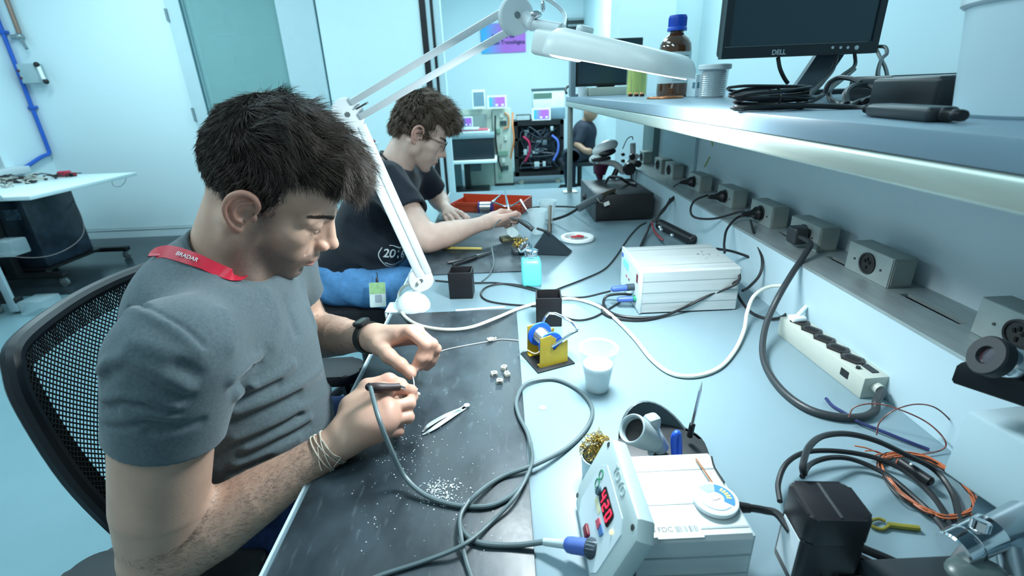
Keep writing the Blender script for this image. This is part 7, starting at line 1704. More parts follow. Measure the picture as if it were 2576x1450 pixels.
b = B(); p = at(1982, 239, y=0.80); box(b, p, (0.024, 0.012, 0.008), rotm('Z', 10), 0.003); simple('blue_plug', b, BLUEP, 'small blue plug end on top of the tied cable hank', 'plug')
# bricks
def brick(label, x0, y0, x1, y1, z0, z1, rz, m2=None):
    t = thing('power_brick', label, 'power adapter', ((x0 + x1) / 2, (y0 + y1) / 2, z0)); b = B(); box(b, ((x0 + x1) / 2, (y0 + y1) / 2, (z0 + z1) / 2), (x1 - x0, y1 - y0, z1 - z0), rotm('Z', rz), 0.006, 3); fin('case', b, BLACK, t)
    if m2: b = B(); box(b, ((x0 + x1) / 2 + 0.004, (y0 + y1) / 2, z1 + 0.0003), (x1 - x0 - 0.03, y1 - y0 - 0.02, 0.0006), rotm('Z', rz)); fin('label', b, m2, t, 0)
    return t
brick('large black power brick with a pale label on top, beside the white bucket', 0.475, 0.555, 0.660, 0.660, SZ, 1.257, 0, mat('label_white', (0.62, 0.70, 0.74), 0.5))
brick('black power brick behind the labelled one, under the monitor corner', 0.600, 0.790, 0.800, 0.890, SZ, 1.259, 0)
ia = thing('inline_adapter', 'slim black inline adapter with ribbed cord ends before the bricks', 'power adapter', Sx(2290, 283))
b = B(); q0, q1 = Sx(2210, 276, SZ + 0.0065), Sx(2375, 288, SZ + 0.0065); dq = q1 - q0; box(b, (q0 + q1) / 2, (dq.length, 0.026, 0.012), Matrix.Rotation(math.atan2(dq.y, dq.x), 4, 'Z'), 0.004, 3); fin('case', b, mat('adapter_slate', (0.03, 0.035, 0.04), 0.4), ia)
for s_, e_ in ((q0, q0 - dq.normalized() * 0.022), (q1, q1 + dq.normalized() * 0.022)):
    b = B(); tube(b, [s_, (s_ + e_) / 2, e_], 0.005, 10, 8, rad=lambda t: 0.0058 - 0.002 * t + 0.0008 * math.sin(t * 45)); fin('strain_relief', b, BLACK, ia)
# bucket
bk_ = thing('plastic_bucket', 'tall white translucent tub with lid at the right end of the shelf', 'tub', (0.505, 0.440, SZ))
MB_ = T(0.505, 0.440, SZ)
b = B(); lathe(b, [(0, 0.0005), (0.080, 0.0), (0.083, 0.003), (0.094, 0.092), (0, 0.092)], MB_, 64, cap=False); fin('tub_wall', b, mat('tub_white', (0.62, 0.76, 0.82), 0.35, var=0.02), bk_)
b = B(); lathe(b, [(0, 0.0925), (0.096, 0.092), (0.0985, 0.094), (0.0985, 0.104), (0.096, 0.107), (0.090, 0.106), (0.088, 0.103), (0, 0.103)], MB_, 64, cap=False); fin('lid', b, mat('lid_white', (0.78, 0.86, 0.88), 0.3), bk_)
# brown bottle
bp_ = V((0.545, 1.64, SZ)); bo = thing('reagent_bottle', 'brown glass bottle with blue screw cap and pale label on the shelf', 'bottle', bp_)
MBo = T(bp_); AMB = mat('amber_glass', (0.10, 0.035, 0.008), 0.06, spec=0.9, coat=0.5, var=0.3, nscale=18)
b = B(); lathe(b, [(0, 0.002), (0.042, 0.0), (0.047, 0.004), (0.048, 0.012), (0.048, 0.135), (0.046, 0.150), (0.038, 0.164), (0.026, 0.174), (0.020, 0.180), (0.019, 0.192), (0, 0.192)], MBo, 48, cap=False); gl_ = fin('glass', b, AMB, bo)
b = B(); lathe(b, [(0, 0.186), (0.0285, 0.186), (0.0290, 0.188), (0.0285, 0.194), (0.0262, 0.197), (0.0262, 0.224), (0.0245, 0.228), (0, 0.228)], MBo, 40, cap=False)
for k in range(40):
    a = 2 * PI * k / 40; box(b, MBo @ V((0.0264 * math.cos(a), 0.0264 * math.sin(a), 0.210)), (0.0012, 0.0012, 0.024), Matrix.Rotation(a, 4, 'Z'))
fin('screw_cap', b, BLUEP, bo)
b = B(); lathe(b, [(0.0483, 0.040), (0.0485, 0.041), (0.0485, 0.126), (0.0483, 0.127)], MBo, 48, cap=False); lb2 = fin('label', b, mat('bottle_label', (0.66, 0.78, 0.80), 0.5, var=0.02), bo)
b = B()
for k in range(12): 
    for a in np.linspace(-0.9, 0.05, 10): box(b, MBo @ V((0.0487 * math.cos(a - 1.0), 0.0487 * math.sin(a - 1.0), 0.048 + k * 0.0062)), (0.0004, 0.0042 if (k * 7 + int(a * 10)) % 3 else 0.0025, 0.0022), Matrix.Rotation(a - 1.0, 4, 'Z'))
fin('label_lines', b, mat('label_print', (0.30, 0.42, 0.46), 0.5), lb2, 0)
# white tub behind the bottle, tin of solder wire, yellow jar etc.
sb = V((0.575, 1.40, SZ)); sw = thing('solder_wire_tub', 'clear tub of coiled solder wire with white lid, right of the brown bottle', 'tub', sb)
b = B(); lathe(b, [(0, 0), (0.028, 0)] + [(0.030 + 0.0018 * (k % 2), 0.003 + k * 0.0026) for k in range(24)] + [(0.028, 0.068), (0, 0.068)], T(sb), 40, cap=False); fin('solder_winding', b, SOLDER, sw)
b = B(); lathe(b, [(0.034, 0), (0.0345, 0.002), (0.0365, 0.070), (0.0355, 0.070), (0.0335, 0.003)], T(sb), 40, cap=False); fin('clear_wall', b, mat('clear_plastic', (0.85, 0.93, 0.95), 0.08, alpha=0.22), sw)
b = B(); lathe(b, [(0, 0.070), (0.040, 0.069), (0.042, 0.071), (0.042, 0.080), (0.040, 0.082), (0, 0.082)], T(sb), 40, cap=False); fin('lid', b, WHITE, sw)
pb_ = V((0.575, 1.56, SZ)); b = B(); bx(b, (0.565, 1.50, SZ), (0.600, 1.57, SZ + 0.062), 0.003); wbx = simple('white_carton', b, mat('carton_white', (0.66, 0.80, 0.84), 0.5), 'small white carton between the brown bottle and the solder tub', 'carton')
b = B(); bx(b, (0.5642, 1.503, SZ + 0.024), (0.565, 1.522, SZ + 0.040)); bx(b, (0.570, 1.4992, SZ + 0.024), (0.583, 1.50, SZ + 0.040)); fin('blue_mark', b, mat('mark_blue_grey', (0.12, 0.24, 0.32), 0.5), wbx, 0)
yj = V((0.560, 2.13, SZ)); yt = thing('yellow_jar', 'clear jar with yellow-green contents on the shelf, under the lamp head', 'jar', yj)
b = B(); lathe(b, [(0, 0), (0.040, 0), (0.042, 0.003), (0.042, 0.155), (0.041, 0.157)], T(yj), 36, cap=False); fin('jar_wall', b, mat('jar_clear', (0.75, 0.88, 0.70), 0.06, alpha=0.22), yt)
b = B(); lathe(b, [(0, 0.004), (0.038, 0.004), (0.038, 0.11), (0, 0.112)], T(yj), 30, cap=False); fin('contents', b, mat('contents_yellow', (0.55, 0.58, 0.06), 0.5, var=0.4, nscale=20, stretch=(6, 6, 0.6)), yt)
b = B(); cyl(b, yj + V((0.0, 0, 0.155)), yj + V((0.0, 0, 0.185)), 0.018, 0.018, 24, 0.002); fin('stopper', b, mat('stopper_grey', (0.42, 0.55, 0.56), 0.5), yt)
b = B(); c_ = Sx(1655, 249, SZ); lathe(b, [(0.034, 0), (0.050, 0), (0.051, 0.003), (0.050, 0.006), (0.034, 0.006), (0.034, 0)], T(c_ + V((0.02, 0.0, 0))), 36, cap=False); simple('copper_ring', b, COPPER, 'flat ring of copper wire lying before the brown bottle', 'ring')
for i, (px, lb_) in enumerate([(1585, 'leftmost of the small copper trimmers before the yellow jar'), (1600, 'middle one of the small copper trimmers before the yellow jar'), (1614, 'rightmost of the small copper trimmers before the yellow jar')]):
    p = Sx(px, 243, SZ); t = thing('trimmer', lb_, 'component', p, 0, 'small copper components on the shelf'); b = B(); lathe(b, [(0, 0), (0.008, 0), (0.008, 0.010), (0.004, 0.014), (0, 0.014)], T(p), 16); fin('can', b, COPPER, t); b = B(); box(b, p + V((0, -0.008, 0.004)), (0.014, 0.004, 0.007)); fin('base', b, BLACK, t, 0)
# far monitor, box and cup on the shelf
fm = thing('monitor', 'second dark monitor with grey side at the far end of the shelf', 'monitor', (0.45, 2.45, SZ))
b = B(); bx(b, (0.355, 2.44, 1.262), (0.66, 2.47, 1.46), 0.004); fin('case', b, BEZ, fm)
b = B(); bx(b, (0.365, 2.438, 1.274), (0.65, 2.4402, 1.45)); fin('screen', b, mat('screen_off', (0.018, 0.045, 0.062), 0.22), fm, 0)
b = B(); bx(b, (0.328, 2.42, 1.225), (0.352, 2.49, 1.40), 0.004); bx(b, (0.33, 2.42, SZ), (0.39, 2.49, SZ + 0.012), 0.003); fin('side_stand', b, mat('stand_bluegrey', (0.20, 0.27, 0.31), 0.4), fm)
b = B(); bx(b, (0.46, 2.45, SZ), (0.54, 2.49, 1.27)); fin('stand_foot', b, BLACK, fm, 0)
b = B(); bx(b, (0.400, 2.33, SZ), (0.64, 2.42, SZ + 0.036), 0.003); simple('flat_box', b, mat('box_beige', (0.44, 0.48, 0.42), 0.5, var=0.05), 'low beige box before the far monitor on the shelf', 'box')
c_ = Sx(1468, 236, SZ); t = thing('small_cup', 'small white cup at the far corner of the shelf', 'cup', (0.372, 2.36, SZ)); b = B(); lathe(b, [(0, 0), (0.016, 0), (0.022, 0.040), (0.0205, 0.040), (0.015, 0.003), (0, 0.003)], T(0.372, 2.36, SZ), 24, cap=False); fin('cup_wall', b, WHITE, t)
b = B(); tube(b, [at(1425, 235, y=2.50), at(1423, 225, y=2.52), at(1432, 216, y=2.54), at(1445, 222, y=2.54)], 0.006, 8, 5); simple('black_cable', b, BLKC, 'black cable hanging over the far corner of the shelf', 'cable')
# yellow tape scraps on the back panel
for i, (pts, lb_) in enumerate([([(1790, 350), (1792, 368)], 'short yellow tape scrap high on the back panel'), ([(1785, 395), (1777, 410), (1772, 420)], 'curled yellow tape scrap lower on the back panel')]):
    b = B(); tube(b, [at(x, y, x=XL1 - 0.002) for x, y in pts], 0.0018, 6, 3); simple('tape_scrap', b, mat('tape_yellow', (0.62, 0.60, 0.10), 0.5), lb_, 'tape')

# ------------------------------------------------------------------ near microscope (right edge of the photo)
nm_ = thing('stereo_microscope', 'near microscope at the right edge, white body, black eyepiece and chrome collar', 'microscope', (0.55, 0.30, BZ))
b = B(); ex = [(0.518, 0.445), (0.553, 0.262), (0.612, 0.272), (0.600, 0.452)]
prism(b, ex, 0.092, T(0, 0, 0.810), 0.004); fin('light_housing', b, mat('microscope_pale', (0.42, 0.56, 0.61), 0.4, var=0.02), nm_)
b = B(); prism(b, [(x * 0.80 + 0.125, y * 0.9 + 0.018) for x, y in ex], 0.045, T(0, 0, 0.764), 0.010); fin('base_rim', b, mat('base_slate', (0.10, 0.18, 0.23), 0.4), nm_)
ka, kb = L(2395, 1385, 0.800), L(2492, 1338, 0.812)
b = B(); lathe(b, [(0, 0), (0.0170, 0), (0.0185, 0.002), (0.0185, 0.016), (0.0175, 0.017), (0.0175, 0.019), (0.0185, 0.020), (0.0185, (kb - ka).length), (0, (kb - ka).length)], zto(ka, kb - ka), 36, cap=False); kb_ = fin('chrome_collar', b, CHROME, nm_)
b = B(); cyl(b, L(2462, 1335, 0.822), L(2470, 1310, 0.832), 0.0085, 0.0085, 18, 0.001); fin('lock_screw', b, CHROME, kb_)
b = B(); cyl(b, kb, kb + (kb - ka).normalized() * 0.05, 0.014, 0.016, 20); cyl(b, L(2545, 1375, 0.80), L(2560, 1450, 0.78), 0.014, 0.014, 20); fin('column', b, mat('column_steel', (0.30, 0.38, 0.42), 0.25, metal=0.7), nm_)
b = B(); bx(b, (0.352, 0.250, BZ), (0.478, 0.352, 0.792), 0.004); fin('stage', b, mat('stage_black', (0.02, 0.028, 0.033), 0.45), nm_)
b = B(); ball(b, L(2455, 1445, 0.79), (0.030, 0.020, 0.012)); fin('stage_knob', b, mat('knob_slate', (0.06, 0.09, 0.09), 0.35), nm_)
ea = at(2478, 893, y=0.430); edir = V((0.80, -0.10, -0.30)).normalized()
b = B(); Me = zto(ea, edir); lathe(b, [(0.0085, 0.0035), (0.010, 0.0), (0.0200, 0.0), (0.0215, 0.002), (0.0215, 0.012), (0.019, 0.014), (0.016, 0.015), (0.016, 0.070)], Me, 40, cap=False); eye = fin('eyepiece', b, mat('rubber_dark', (0.022, 0.028, 0.032), 0.5), nm_)
b = B(); lathe(b, [(0, 0.003), (0.0090, 0.0036)], Me, 24, cap=False); fin('eye_lens', b, mat('lens_plum', (0.03, 0.006, 0.012), 0.04, spec=1.0, coat=1.0), eye)
b = B(); lathe(b, [(0.0168, 0.016), (0.0175, 0.017), (0.0175, 0.040), (0.0168, 0.041)], Me, 36, cap=False); fin('chrome_ring', b, CHROME, eye)
b = B(); p = at(2430, 925, y=0.44)
prism(b, [(0, 0), (0.10, -0.05), (0.16, -0.05), (0.16, 0.03), (0.02, 0.02)], 0.030, T(p.x, p.y + 0.01, p.z - 0.028) @ rotm('Z', -28), 0.006); fin('head_arm', b, mat('arm_black', (0.012, 0.016, 0.02), 0.4), nm_)
b = B(); cyl(b, (0.60, 0.36, 0.90), (0.60, 0.36, at(2500, 960, y=0.42).z), 0.016, seg=20); fin('rear_column', b, BLACK, nm_)
# pale carton corner at the bottom edge
b = B(); bx(b, (0.322, 0.262, BZ), (0.350, 0.338, 0.786), 0.002); simple('pale_carton', b, mat('carton_white', (0.66, 0.80, 0.84), 0.5), 'pale block at the bottom edge between adapter and microscope stage', 'carton')
# ------------------------------------------------------------------ left of the room: two wheeled tables, conduit, wall box
TBW = mat('table_white_top', (0.66, 0.78, 0.80), 0.35, var=0.02)
TBG = mat('table_grey_top', (0.34, 0.45, 0.49), 0.35, var=0.05)
def wheel_table(name, label, x0, x1, y0, y1, zt, m, feet):
    t = thing(name, label, 'table', ((x0 + x1) / 2, (y0 + y1) / 2, 0))
    b = B(); bx(b, (x0, y0, zt - 0.028), (x1, y1, zt), 0.004); fin('tabletop', b, m, t)
    for (fx, fy, ln) in feet:
        b = B(); bx(b, (fx - 0.035, fy - 0.03, 0.10), (fx + 0.035, fy + 0.03, zt - 0.028), 0.004); lg = fin('leg', b, BLACKM, t)
        b = B(); bx(b, (fx - ln / 2, fy - 0.03, 0.075), (fx + ln / 2, fy + 0.03, 0.115), 0.008); fin('foot_bar', b, BLACKM, lg)
        b = B(); bx(b, (fx - 0.06, fy - 0.16, zt - 0.065), (fx + 0.06, fy + 0.16, zt - 0.028), 0.003); fin('bracket', b, BLACKM, lg)
        for s in (-1, 1):
            cx = fx + s * (ln / 2 - 0.03); b = B(); cyl(b, (cx, fy - 0.012, 0.034), (cx, fy + 0.012, 0.034), 0.033, 0.033, 18, 0.003); bx(b, (cx - 0.012, fy - 0.020, 0.03), (cx + 0.012, fy + 0.020, 0.076)); fin('caster', b, mat('caster_grey', (0.14, 0.17, 0.18), 0.4), lg)
    return t
wheel_table('wheeled_table', 'white-topped wheeled table against the wall under the blue pipe', -4.30, -3.09, 3.20, 4.20, 0.742, TBW, [(-3.72, 4.16, 0.74), (-3.72, 3.50, 0.74)])
wheel_table('wheeled_table', 'grey-topped wheeled table cut by the left edge, in front of the white one', -4.34, -3.20, 2.35, 3.14, 0.765, TBG, [(-3.36, 3.02, 0.20), (-3.9, 2.50, 0.6)])
for i, x in enumerate((-4.16, -3.92, -3.68)):
    t = thing('storage_case', ['leftmost of three tall dark cases under the white table', 'middle one of three tall dark cases under the white table', 'rightmost of three tall dark cases under the white table'][i], 'case', (x, 3.85, 0.12), 0, 'dark cases under the white table')
    b = B(); bx(b, (x - 0.105, 3.62, 0.12), (x + 0.105, 4.08, 0.66), 0.012); fin('case_body', b, mat('case_navy', (0.022, 0.035, 0.055), 0.3, var=0.6, nscale=9), t)
    b = B(); bx(b, (x - 0.05, 3.612, 0.50), (x + 0.06, 3.62, 0.58)); fin('shiny_label', b, mat('case_label', (0.10, 0.16, 0.22), 0.25, var=0.5, nscale=30), t, 0)
b = B(); bx(b, (-4.28, 3.56, 0.100), (-3.55, 4.12, 0.120)); simple('case_shelf', b, BLACKM, 'black carrying shelf under the three dark cases', 'shelf', smooth=0)
for s in (-4.24, -3.60): 
    pass
# clear bin with coloured leads, low shelf
bn = thing('parts_bin', 'clear bin full of red and violet leads at the left edge below the grey table', 'bin', (-3.72, 2.86, 0.11))
b = B()
for a, c in (((-4.0, 2.68, 0.11), (-3.46, 3.02, 0.114)), ((-4.0, 2.68, 0.11), (-3.46, 2.684, 0.46)), ((-3.464, 2.68, 0.11), (-3.46, 3.02, 0.46)), ((-4.0, 3.016, 0.11), (-3.46, 3.02, 0.46))): bx(b, a, c)
fin('bin_wall', b, mat('bin_clear', (0.6, 0.75, 0.8), 0.1, alpha=0.25), bn, 0)
rz_ = random.Random(21)
for cn_, cc_ in (('red_leads', (0.30, 0.03, 0.04)), ('violet_leads', (0.10, 0.06, 0.22)), ('dark_leads', (0.02, 0.02, 0.03)), ('pale_leads', (0.40, 0.36, 0.36))):
    b = B()
    for k in range(26): tube(b, [(rz_.uniform(-3.96, -3.50), rz_.uniform(2.70, 3.0), rz_.uniform(0.125, 0.43)) for _ in range(4)], 0.005, 5, 4)
    o = fin(cn_, b, mat(cn_, cc_, 0.4), bn); o['kind'] = 'stuff'
b = B(); bx(b, (-3.32, 2.985, 0.02), (-3.27, 3.005, 0.52), 0.002); simple('metal_strip', b, mat('strip_alu', (0.50, 0.60, 0.64), 0.35, metal=0.4), 'pale aluminium strip leaning beside the dark leg of the grey table', 'strip')
b = B(); bx(b, (-3.26, 2.97, 0.40), (-3.12, 3.10, 0.50), 0.01); simple('clear_box', b, mat('bin_clear', (0.6, 0.75, 0.8), 0.1, alpha=0.25), 'small clear box by the metal strip, upper one', 'box')
b = B(); bx(b, (-3.22, 2.95, 0.0), (-3.06, 3.10, 0.10), 0.01); simple('clear_box', b, mat('bin_clear', (0.6, 0.75, 0.8), 0.1, alpha=0.25), 'small clear box on the floor by the metal strip', 'box')
# clutter on the tables
def pile(name, label, n, fx, fy, z, mats, seed, smax=0.05):
    r = random.Random(seed); b = B()
    for k in range(n):
        x, y = fx(r), fy(r)
        if r.random() < 0.5: box(b, (x, y, z + 0.012), (r.uniform(.01, smax), r.uniform(.01, .03), r.uniform(.008, .03)), rotm('Z', r.uniform(0, 180)), 0.001)
        else: tube(b, [(x + r.uniform(-.08, .08), y + r.uniform(-.06, .06), z + r.uniform(0.004, 0.035)) for _ in range(4)], 0.004, 5, 4)
    return simple(name, b, mats, label, 'clutter', kind='stuff', smooth=0)
pile('cable_clutter', 'dark clips, wires and bits heaped on the white wheeled table', 55, lambda r: r.uniform(-4.15, -3.50), lambda r: r.uniform(3.7, 4.12), 0.742, BLACK, 3)
pile('cable_clutter', 'pale wires and bits mixed into the heap on the white wheeled table', 40, lambda r: r.uniform(-4.2, -3.6), lambda r: r.uniform(3.6, 4.12), 0.742, mat('clutter_pale', (0.45, 0.46, 0.42), 0.5), 4)
pile('cable_clutter', 'brown and dark bits on the grey wheeled table at the left edge', 45, lambda r: r.uniform(-4.2, -3.3), lambda r: r.uniform(2.75, 3.10), 0.765, mat('clutter_brown', (0.10, 0.06, 0.05), 0.5), 5)
b = B(); box(b, (-3.60, 4.10, 0.765), (0.085, 0.05, 0.045), rotm('Z', 12), 0.01); box(b, (-3.53, 4.10, 0.757), (0.04, 0.035, 0.03), rotm('Z', -20), 0.008); simple('red_part', b, mat('red_part', (0.50, 0.03, 0.07), 0.4), 'red plastic part on the white wheeled table', 'part')
b = B(); tube(b, [(-3.72, 3.46, 0.70), (-3.66, 3.44, 0.5), (-3.70, 3.44, 0.30), (-3.50, 3.6, 0.22), (-3.45, 3.9, 0.32), (-3.62, 4.1, 0.62), (-3.70, 4.12, 0.70)], 0.0035, 6, 8); simple('dangling_wire', b, mat('wire_pinkish', (0.40, 0.33, 0.33), 0.5), 'thin pale wire dangling from the white table beside its leg', 'wire')
b = B(); tube(b, [(-3.30, 4.19, 0.716), (-3.32, 4.2, 0.64), (-3.26, 4.2, 0.63), (-3.20, 4.2, 0.68), (-3.19, 4.19, 0.716)], 0.002, 6, 6); simple('dangling_wire', b, mat('wire_pinkish', (0.40, 0.33, 0.33), 0.5), 'fine wire loop hanging under the right end of the white table', 'wire')
# blue conduit: down the corner, then along under the sill
bp2 = thing('blue_pipe', 'blue compressed-air pipe coming down the corner and turning left below the window', 'pipe', (XC + 0.03, 4.86, 0.86))
b = B(); tube(b, [(XC + 0.035, 4.865, 3.0), (XC + 0.035, 4.865, 2.2), (XC + 0.035, 4.865, 1.4), (XC + 0.035, 4.865, 0.94), (XC + 0.035, 4.85, 0.865), (XC + 0.035, 4.76, 0.845), (XC + 0.035, 4.3, 0.715), (XC + 0.035, 3.6, 0.70), (XC + 0.035, 2.2, 0.70)], 0.0165, 14, 6); fin('pipe_run', b, BLUEPIPE, bp2)
for z in (1.90, 1.28): 
    b = B(); bx(b, (XC + 0.01, 4.845, z - 0.012), (XC + 0.062, 4.90, z + 0.012), 0.004); fin('pipe_clip', b, BLUEPIPE, bp2)
cpz = at(55, 108, y=4.86); cp = thing('valve_pipe', 'short copper pipe with a small valve, high beside the blue pipe', 'pipe', cpz)
b = B(); tube(b, [(cpz.x, 4.87, 3.0), (cpz.x, 4.87, cpz.z + 0.05)], 0.018, 12, 1); fin('copper_pipe', b, mat('copper_dull', (0.30, 0.20, 0.16), 0.4, metal=0.5), cp)
b = B(); cyl(b, (cpz.x - 0.08, 4.87, cpz.z + 0.05), (cpz.x + 0.02, 4.87, cpz.z + 0.05), 0.018, seg=14); ball(b, (cpz.x, 4.86, cpz.z + 0.05), 0.03); cyl(b, (cpz.x, 4.86, cpz.z + 0.04), (cpz.x + 0.05, 4.83, cpz.z - 0.05), 0.016, 0.012, 12); fin('valve', b, mat('valve_steel', (0.30, 0.36, 0.38), 0.3, metal=0.7), cp)
c_ = at(80, 187, y=4.84); wbx2 = thing('wall_box', 'grey wall box with a white handle bar between black ends, right of the blue pipe', 'wall box', (c_.x, 4.87, c_.z - 0.08))
b = B(); bx(b, (c_.x - 0.075, 4.80, c_.z - 0.075), (c_.x + 0.075, 4.90, c_.z + 0.085), 0.006); bb_ = fin('box_body', b, mat('wallbox_grey', (0.36, 0.48, 0.52), 0.4), wbx2)
b = B(); tube(b, [(c_.x + 0.10, 4.82, c_.z + 0.065), (c_.x + 0.125, 4.80, c_.z - 0.05)], 0.016, 10, 1); fin('handle_bar', b, WHITE, wbx2)
for s in (0.075, -0.065):
    b = B(); ball(b, (c_.x + 0.10 + (0.028 if s < 0 else 0), 4.81, c_.z + s), 0.022); fin('handle_end', b, BLACK, wbx2)
for z in (0.03, -0.03):
    b = B(); ball(b, (c_.x - 0.07, 4.795, c_.z + z), 0.011); fin('button', b, mat('button_maroon', (0.08, 0.02, 0.04), 0.4), wbx2)
# ------------------------------------------------------------------ seen through the glass door
b = B(); cyl(b, (-3.05, 6.25, 2.62), (-1.6, 6.25, 2.62), 0.19, seg=28)
for k in range(14): lathe(b, [(0.19, -0.008), (0.197, 0), (0.19, 0.008)], zto((-3.0 + k * 0.1, 6.25, 2.62), (1, 0, 0)), 28, cap=False)
simple('air_duct', b, mat('duct_silver', (0.42, 0.62, 0.64), 0.35, metal=0.4), 'round ribbed air duct behind the glass door', 'duct')
b = B(); bx(b, (-3.40, 6.4, 2.05), (-3.16, 6.6, 2.38), 0.01); simple('junction_box', b, mat('dark_teal', (0.08, 0.18, 0.20), 0.5), 'dark box under the duct behind the glass door', 'box')
b = B(); bx(b, (-3.38, 6.58, 1.98), (-1.4, 6.6, 2.005)); simple('conduit', b, mat('conduit_teal', (0.26, 0.44, 0.46), 0.5), 'horizontal conduit on the wall behind the glass door', 'conduit', smooth=0)
for i, (x0, x1, z0, z1, lb_) in enumerate([(-3.22, -2.98, 1.58, 1.78, 'pale panel on the left of the wall behind the glass door'), (-2.42, -2.15, 1.60, 1.84, 'pale panel on the right of the wall behind the glass door')]):
    b = B(); bx(b, (x0, 6.56, z0), (x1, 6.6, z1), 0.005); simple('wall_panel', b, mat('panel_teal', (0.36, 0.56, 0.57), 0.5), lb_, 'panel')
b = B(); tube(b, [(-3.2, 6.585, 1.48), (-2.98, 6.585, 1.48), (-2.98, 6.585, 1.38), (-3.2, 6.585, 1.38)], 0.014, 8, 1, closed=True); cyl(b, (-3.22, 6.588, 1.30), (-2.92, 6.588, 1.30), 0.012, seg=8); cyl(b, (-3.04, 6.5, 1.30), (-3.04, 6.5, 1.20), 0.02, seg=8); simple('tap_rail', b, mat('conduit_teal', (0.26, 0.44, 0.46), 0.5), 'pipe frame with a tap behind the glass door', 'tap')

# ------------------------------------------------------------------ far end of the room
def zz(u, v): return (1090 + u / 4.52, 180 + v / 4.52)
POSTM = bpy.data.materials.new('poster_gradient'); POSTM.use_nodes = True
_n = POSTM.node_tree; _tc = _n.nodes.new('ShaderNodeTexCoord'); _sx = _n.nodes.new('ShaderNodeSeparateXYZ'); _rp = _n.nodes.new('ShaderNodeValToRGB')
_n.links.new(_tc.outputs['Generated'], _sx.inputs[0]); _n.links.new(_sx.outputs['X'], _rp.inputs[0]); _n.links.new(_rp.outputs[0], _n.nodes['Principled BSDF'].inputs['Base Color'])
_rp.color_ramp.elements[0].color = (0.05, 0.42, 0.80, 1); _rp.color_ramp.elements[1].color = (0.48, 0.14, 0.62, 1); _rp.color_ramp.elements[0].position = 0.08; _rp.color_ramp.elements[1].position = 0.5
INKN = mat('ink_navy', (0.02, 0.03, 0.12), 0.6)
p0, p1 = at(1212, 135, y=8.58), at(1321, 56, y=8.58)
po = thing('wall_poster', 'blue to violet poster with two lines of dark lettering on the far wall', 'poster', (p0.x, 8.58, p0.z))
b = B(); bx(b, (p0.x, 8.575, p0.z), (p1.x, 8.582, p1.z)); fin('sheet', b, POSTM, po, 0)
pcx = (p0.x + p1.x) / 2
text('poster_line', 'Núcleo de', 0.085, T(pcx, 8.57, p0.z + 0.235) @ rotm('X', 90), INKN, po, 0.001, 0.002); text('poster_line', 'Inovação Tecnológica', 0.078, T(pcx, 8.57, p0.z + 0.145) @ rotm('X', 90), INKN, po, 0.001, 0.002)
g0, g1 = at(1425, 92, y=8.55), at(1532, 42, y=8.55)
gr = thing('wall_vent', 'dark louvred vent high on the far wall', 'vent', (g0.x, 8.55, g0.z))
b = B(); bx(b, (g0.x, 8.54, g0.z), (g1.x + 0.3, 8.6, g1.z)); fin('recess', b, mat('vent_dark', (0.03, 0.05, 0.05), 0.6), gr, 0)
for k in range(3): b = B(); bx(b, (g0.x + 0.02, 8.52, g0.z + 0.05 + k * 0.085), (g1.x + 0.3, 8.545, g0.z + 0.08 + k * 0.085)); fin('louvre', b, mat('louvre_grey', (0.30, 0.38, 0.40), 0.5), gr, 0)
# black equipment rack
rk = thing('equipment_rack', 'open black equipment rack on wheels with tangled wiring, far end of the room', 'rack', (0.52, 7.3, 0))
RX0, RX1 = 0.17, 0.86; b = B()
for x in (RX0, RX1 - 0.05):
    for y in (7.0, 7.45): bx(b, (x, y, 0.10), (x + 0.05, y + 0.05, 0.86))
bx(b, (RX0, 7.0, 0.80), (RX1, 7.5, 0.86)); bx(b, (RX0, 7.0, 0.10), (RX1, 7.5, 0.17)); bx(b, (RX0, 7.46, 0.1), (RX1, 7.5, 0.86)); bx(b, (RX0, 7.0, 0.60), (RX1, 7.03, 0.635)); bx(b, (RX0, 7.0, 0.36), (RX1 - 0.08, 7.03, 0.385)); fin('frame', b, BLACKM, rk, 0)
b = B(); bx(b, (RX0 - 0.02, 6.96, 0.075), (RX1 + 0.02, 7.52, 0.11)); fin('dolly', b, mat('dolly_grey', (0.16, 0.22, 0.25), 0.5), rk, 0)
for x in (RX0 + 0.08, RX1 - 0.08): b = B(); cyl(b, (x, 6.99, 0.035), (x, 7.03, 0.035), 0.035, seg=14); fin('caster', b, mat('caster_cream', (0.45, 0.42, 0.34), 0.5), rk)
rr2 = random.Random(12)
for i in range(12):
    b = B(); x, z = rr2.uniform(RX0 + .12, RX1 - .18), rr2.uniform(0.2, 0.75); s = rr2.uniform(.03, .09); bx(b, (x, 6.99, z), (x + s, 7.06, z + rr2.uniform(.03, .09)), 0.004); fin('module', b, mat('module_pale', (0.42, 0.50, 0.52), 0.5) if i % 2 else mat('module_grey', (0.10, 0.13, 0.15), 0.5), rk)
for i, (c_, nm) in enumerate([((0.10, 0.18, 0.60), 'blue_hose'), ((0.45, 0.02, 0.08), 'red_cable')]):
    b = B(); x = RX1 - 0.14 if i == 0 else RX0 + 0.15; tube(b, [(x - .03, 6.98, 0.66), (x + .05, 6.96, 0.58), (x + .05, 6.96, 0.44), (x - .01, 6.98, 0.32)], 0.016, 8, 6); fin(nm, b, mat(nm, c_, 0.4), rk)
b = B()
for k in range(22): tube(b, [(rr2.uniform(RX0 + .08, RX1 - .08), rr2.uniform(6.98, 7.1), rr2.uniform(.2, .78)) for _ in range(4)], 0.008, 5, 4)
o = fin('wiring', b, mat('wiring_dark', (0.03, 0.04, 0.06), 0.4), rk); o['kind'] = 'stuff'
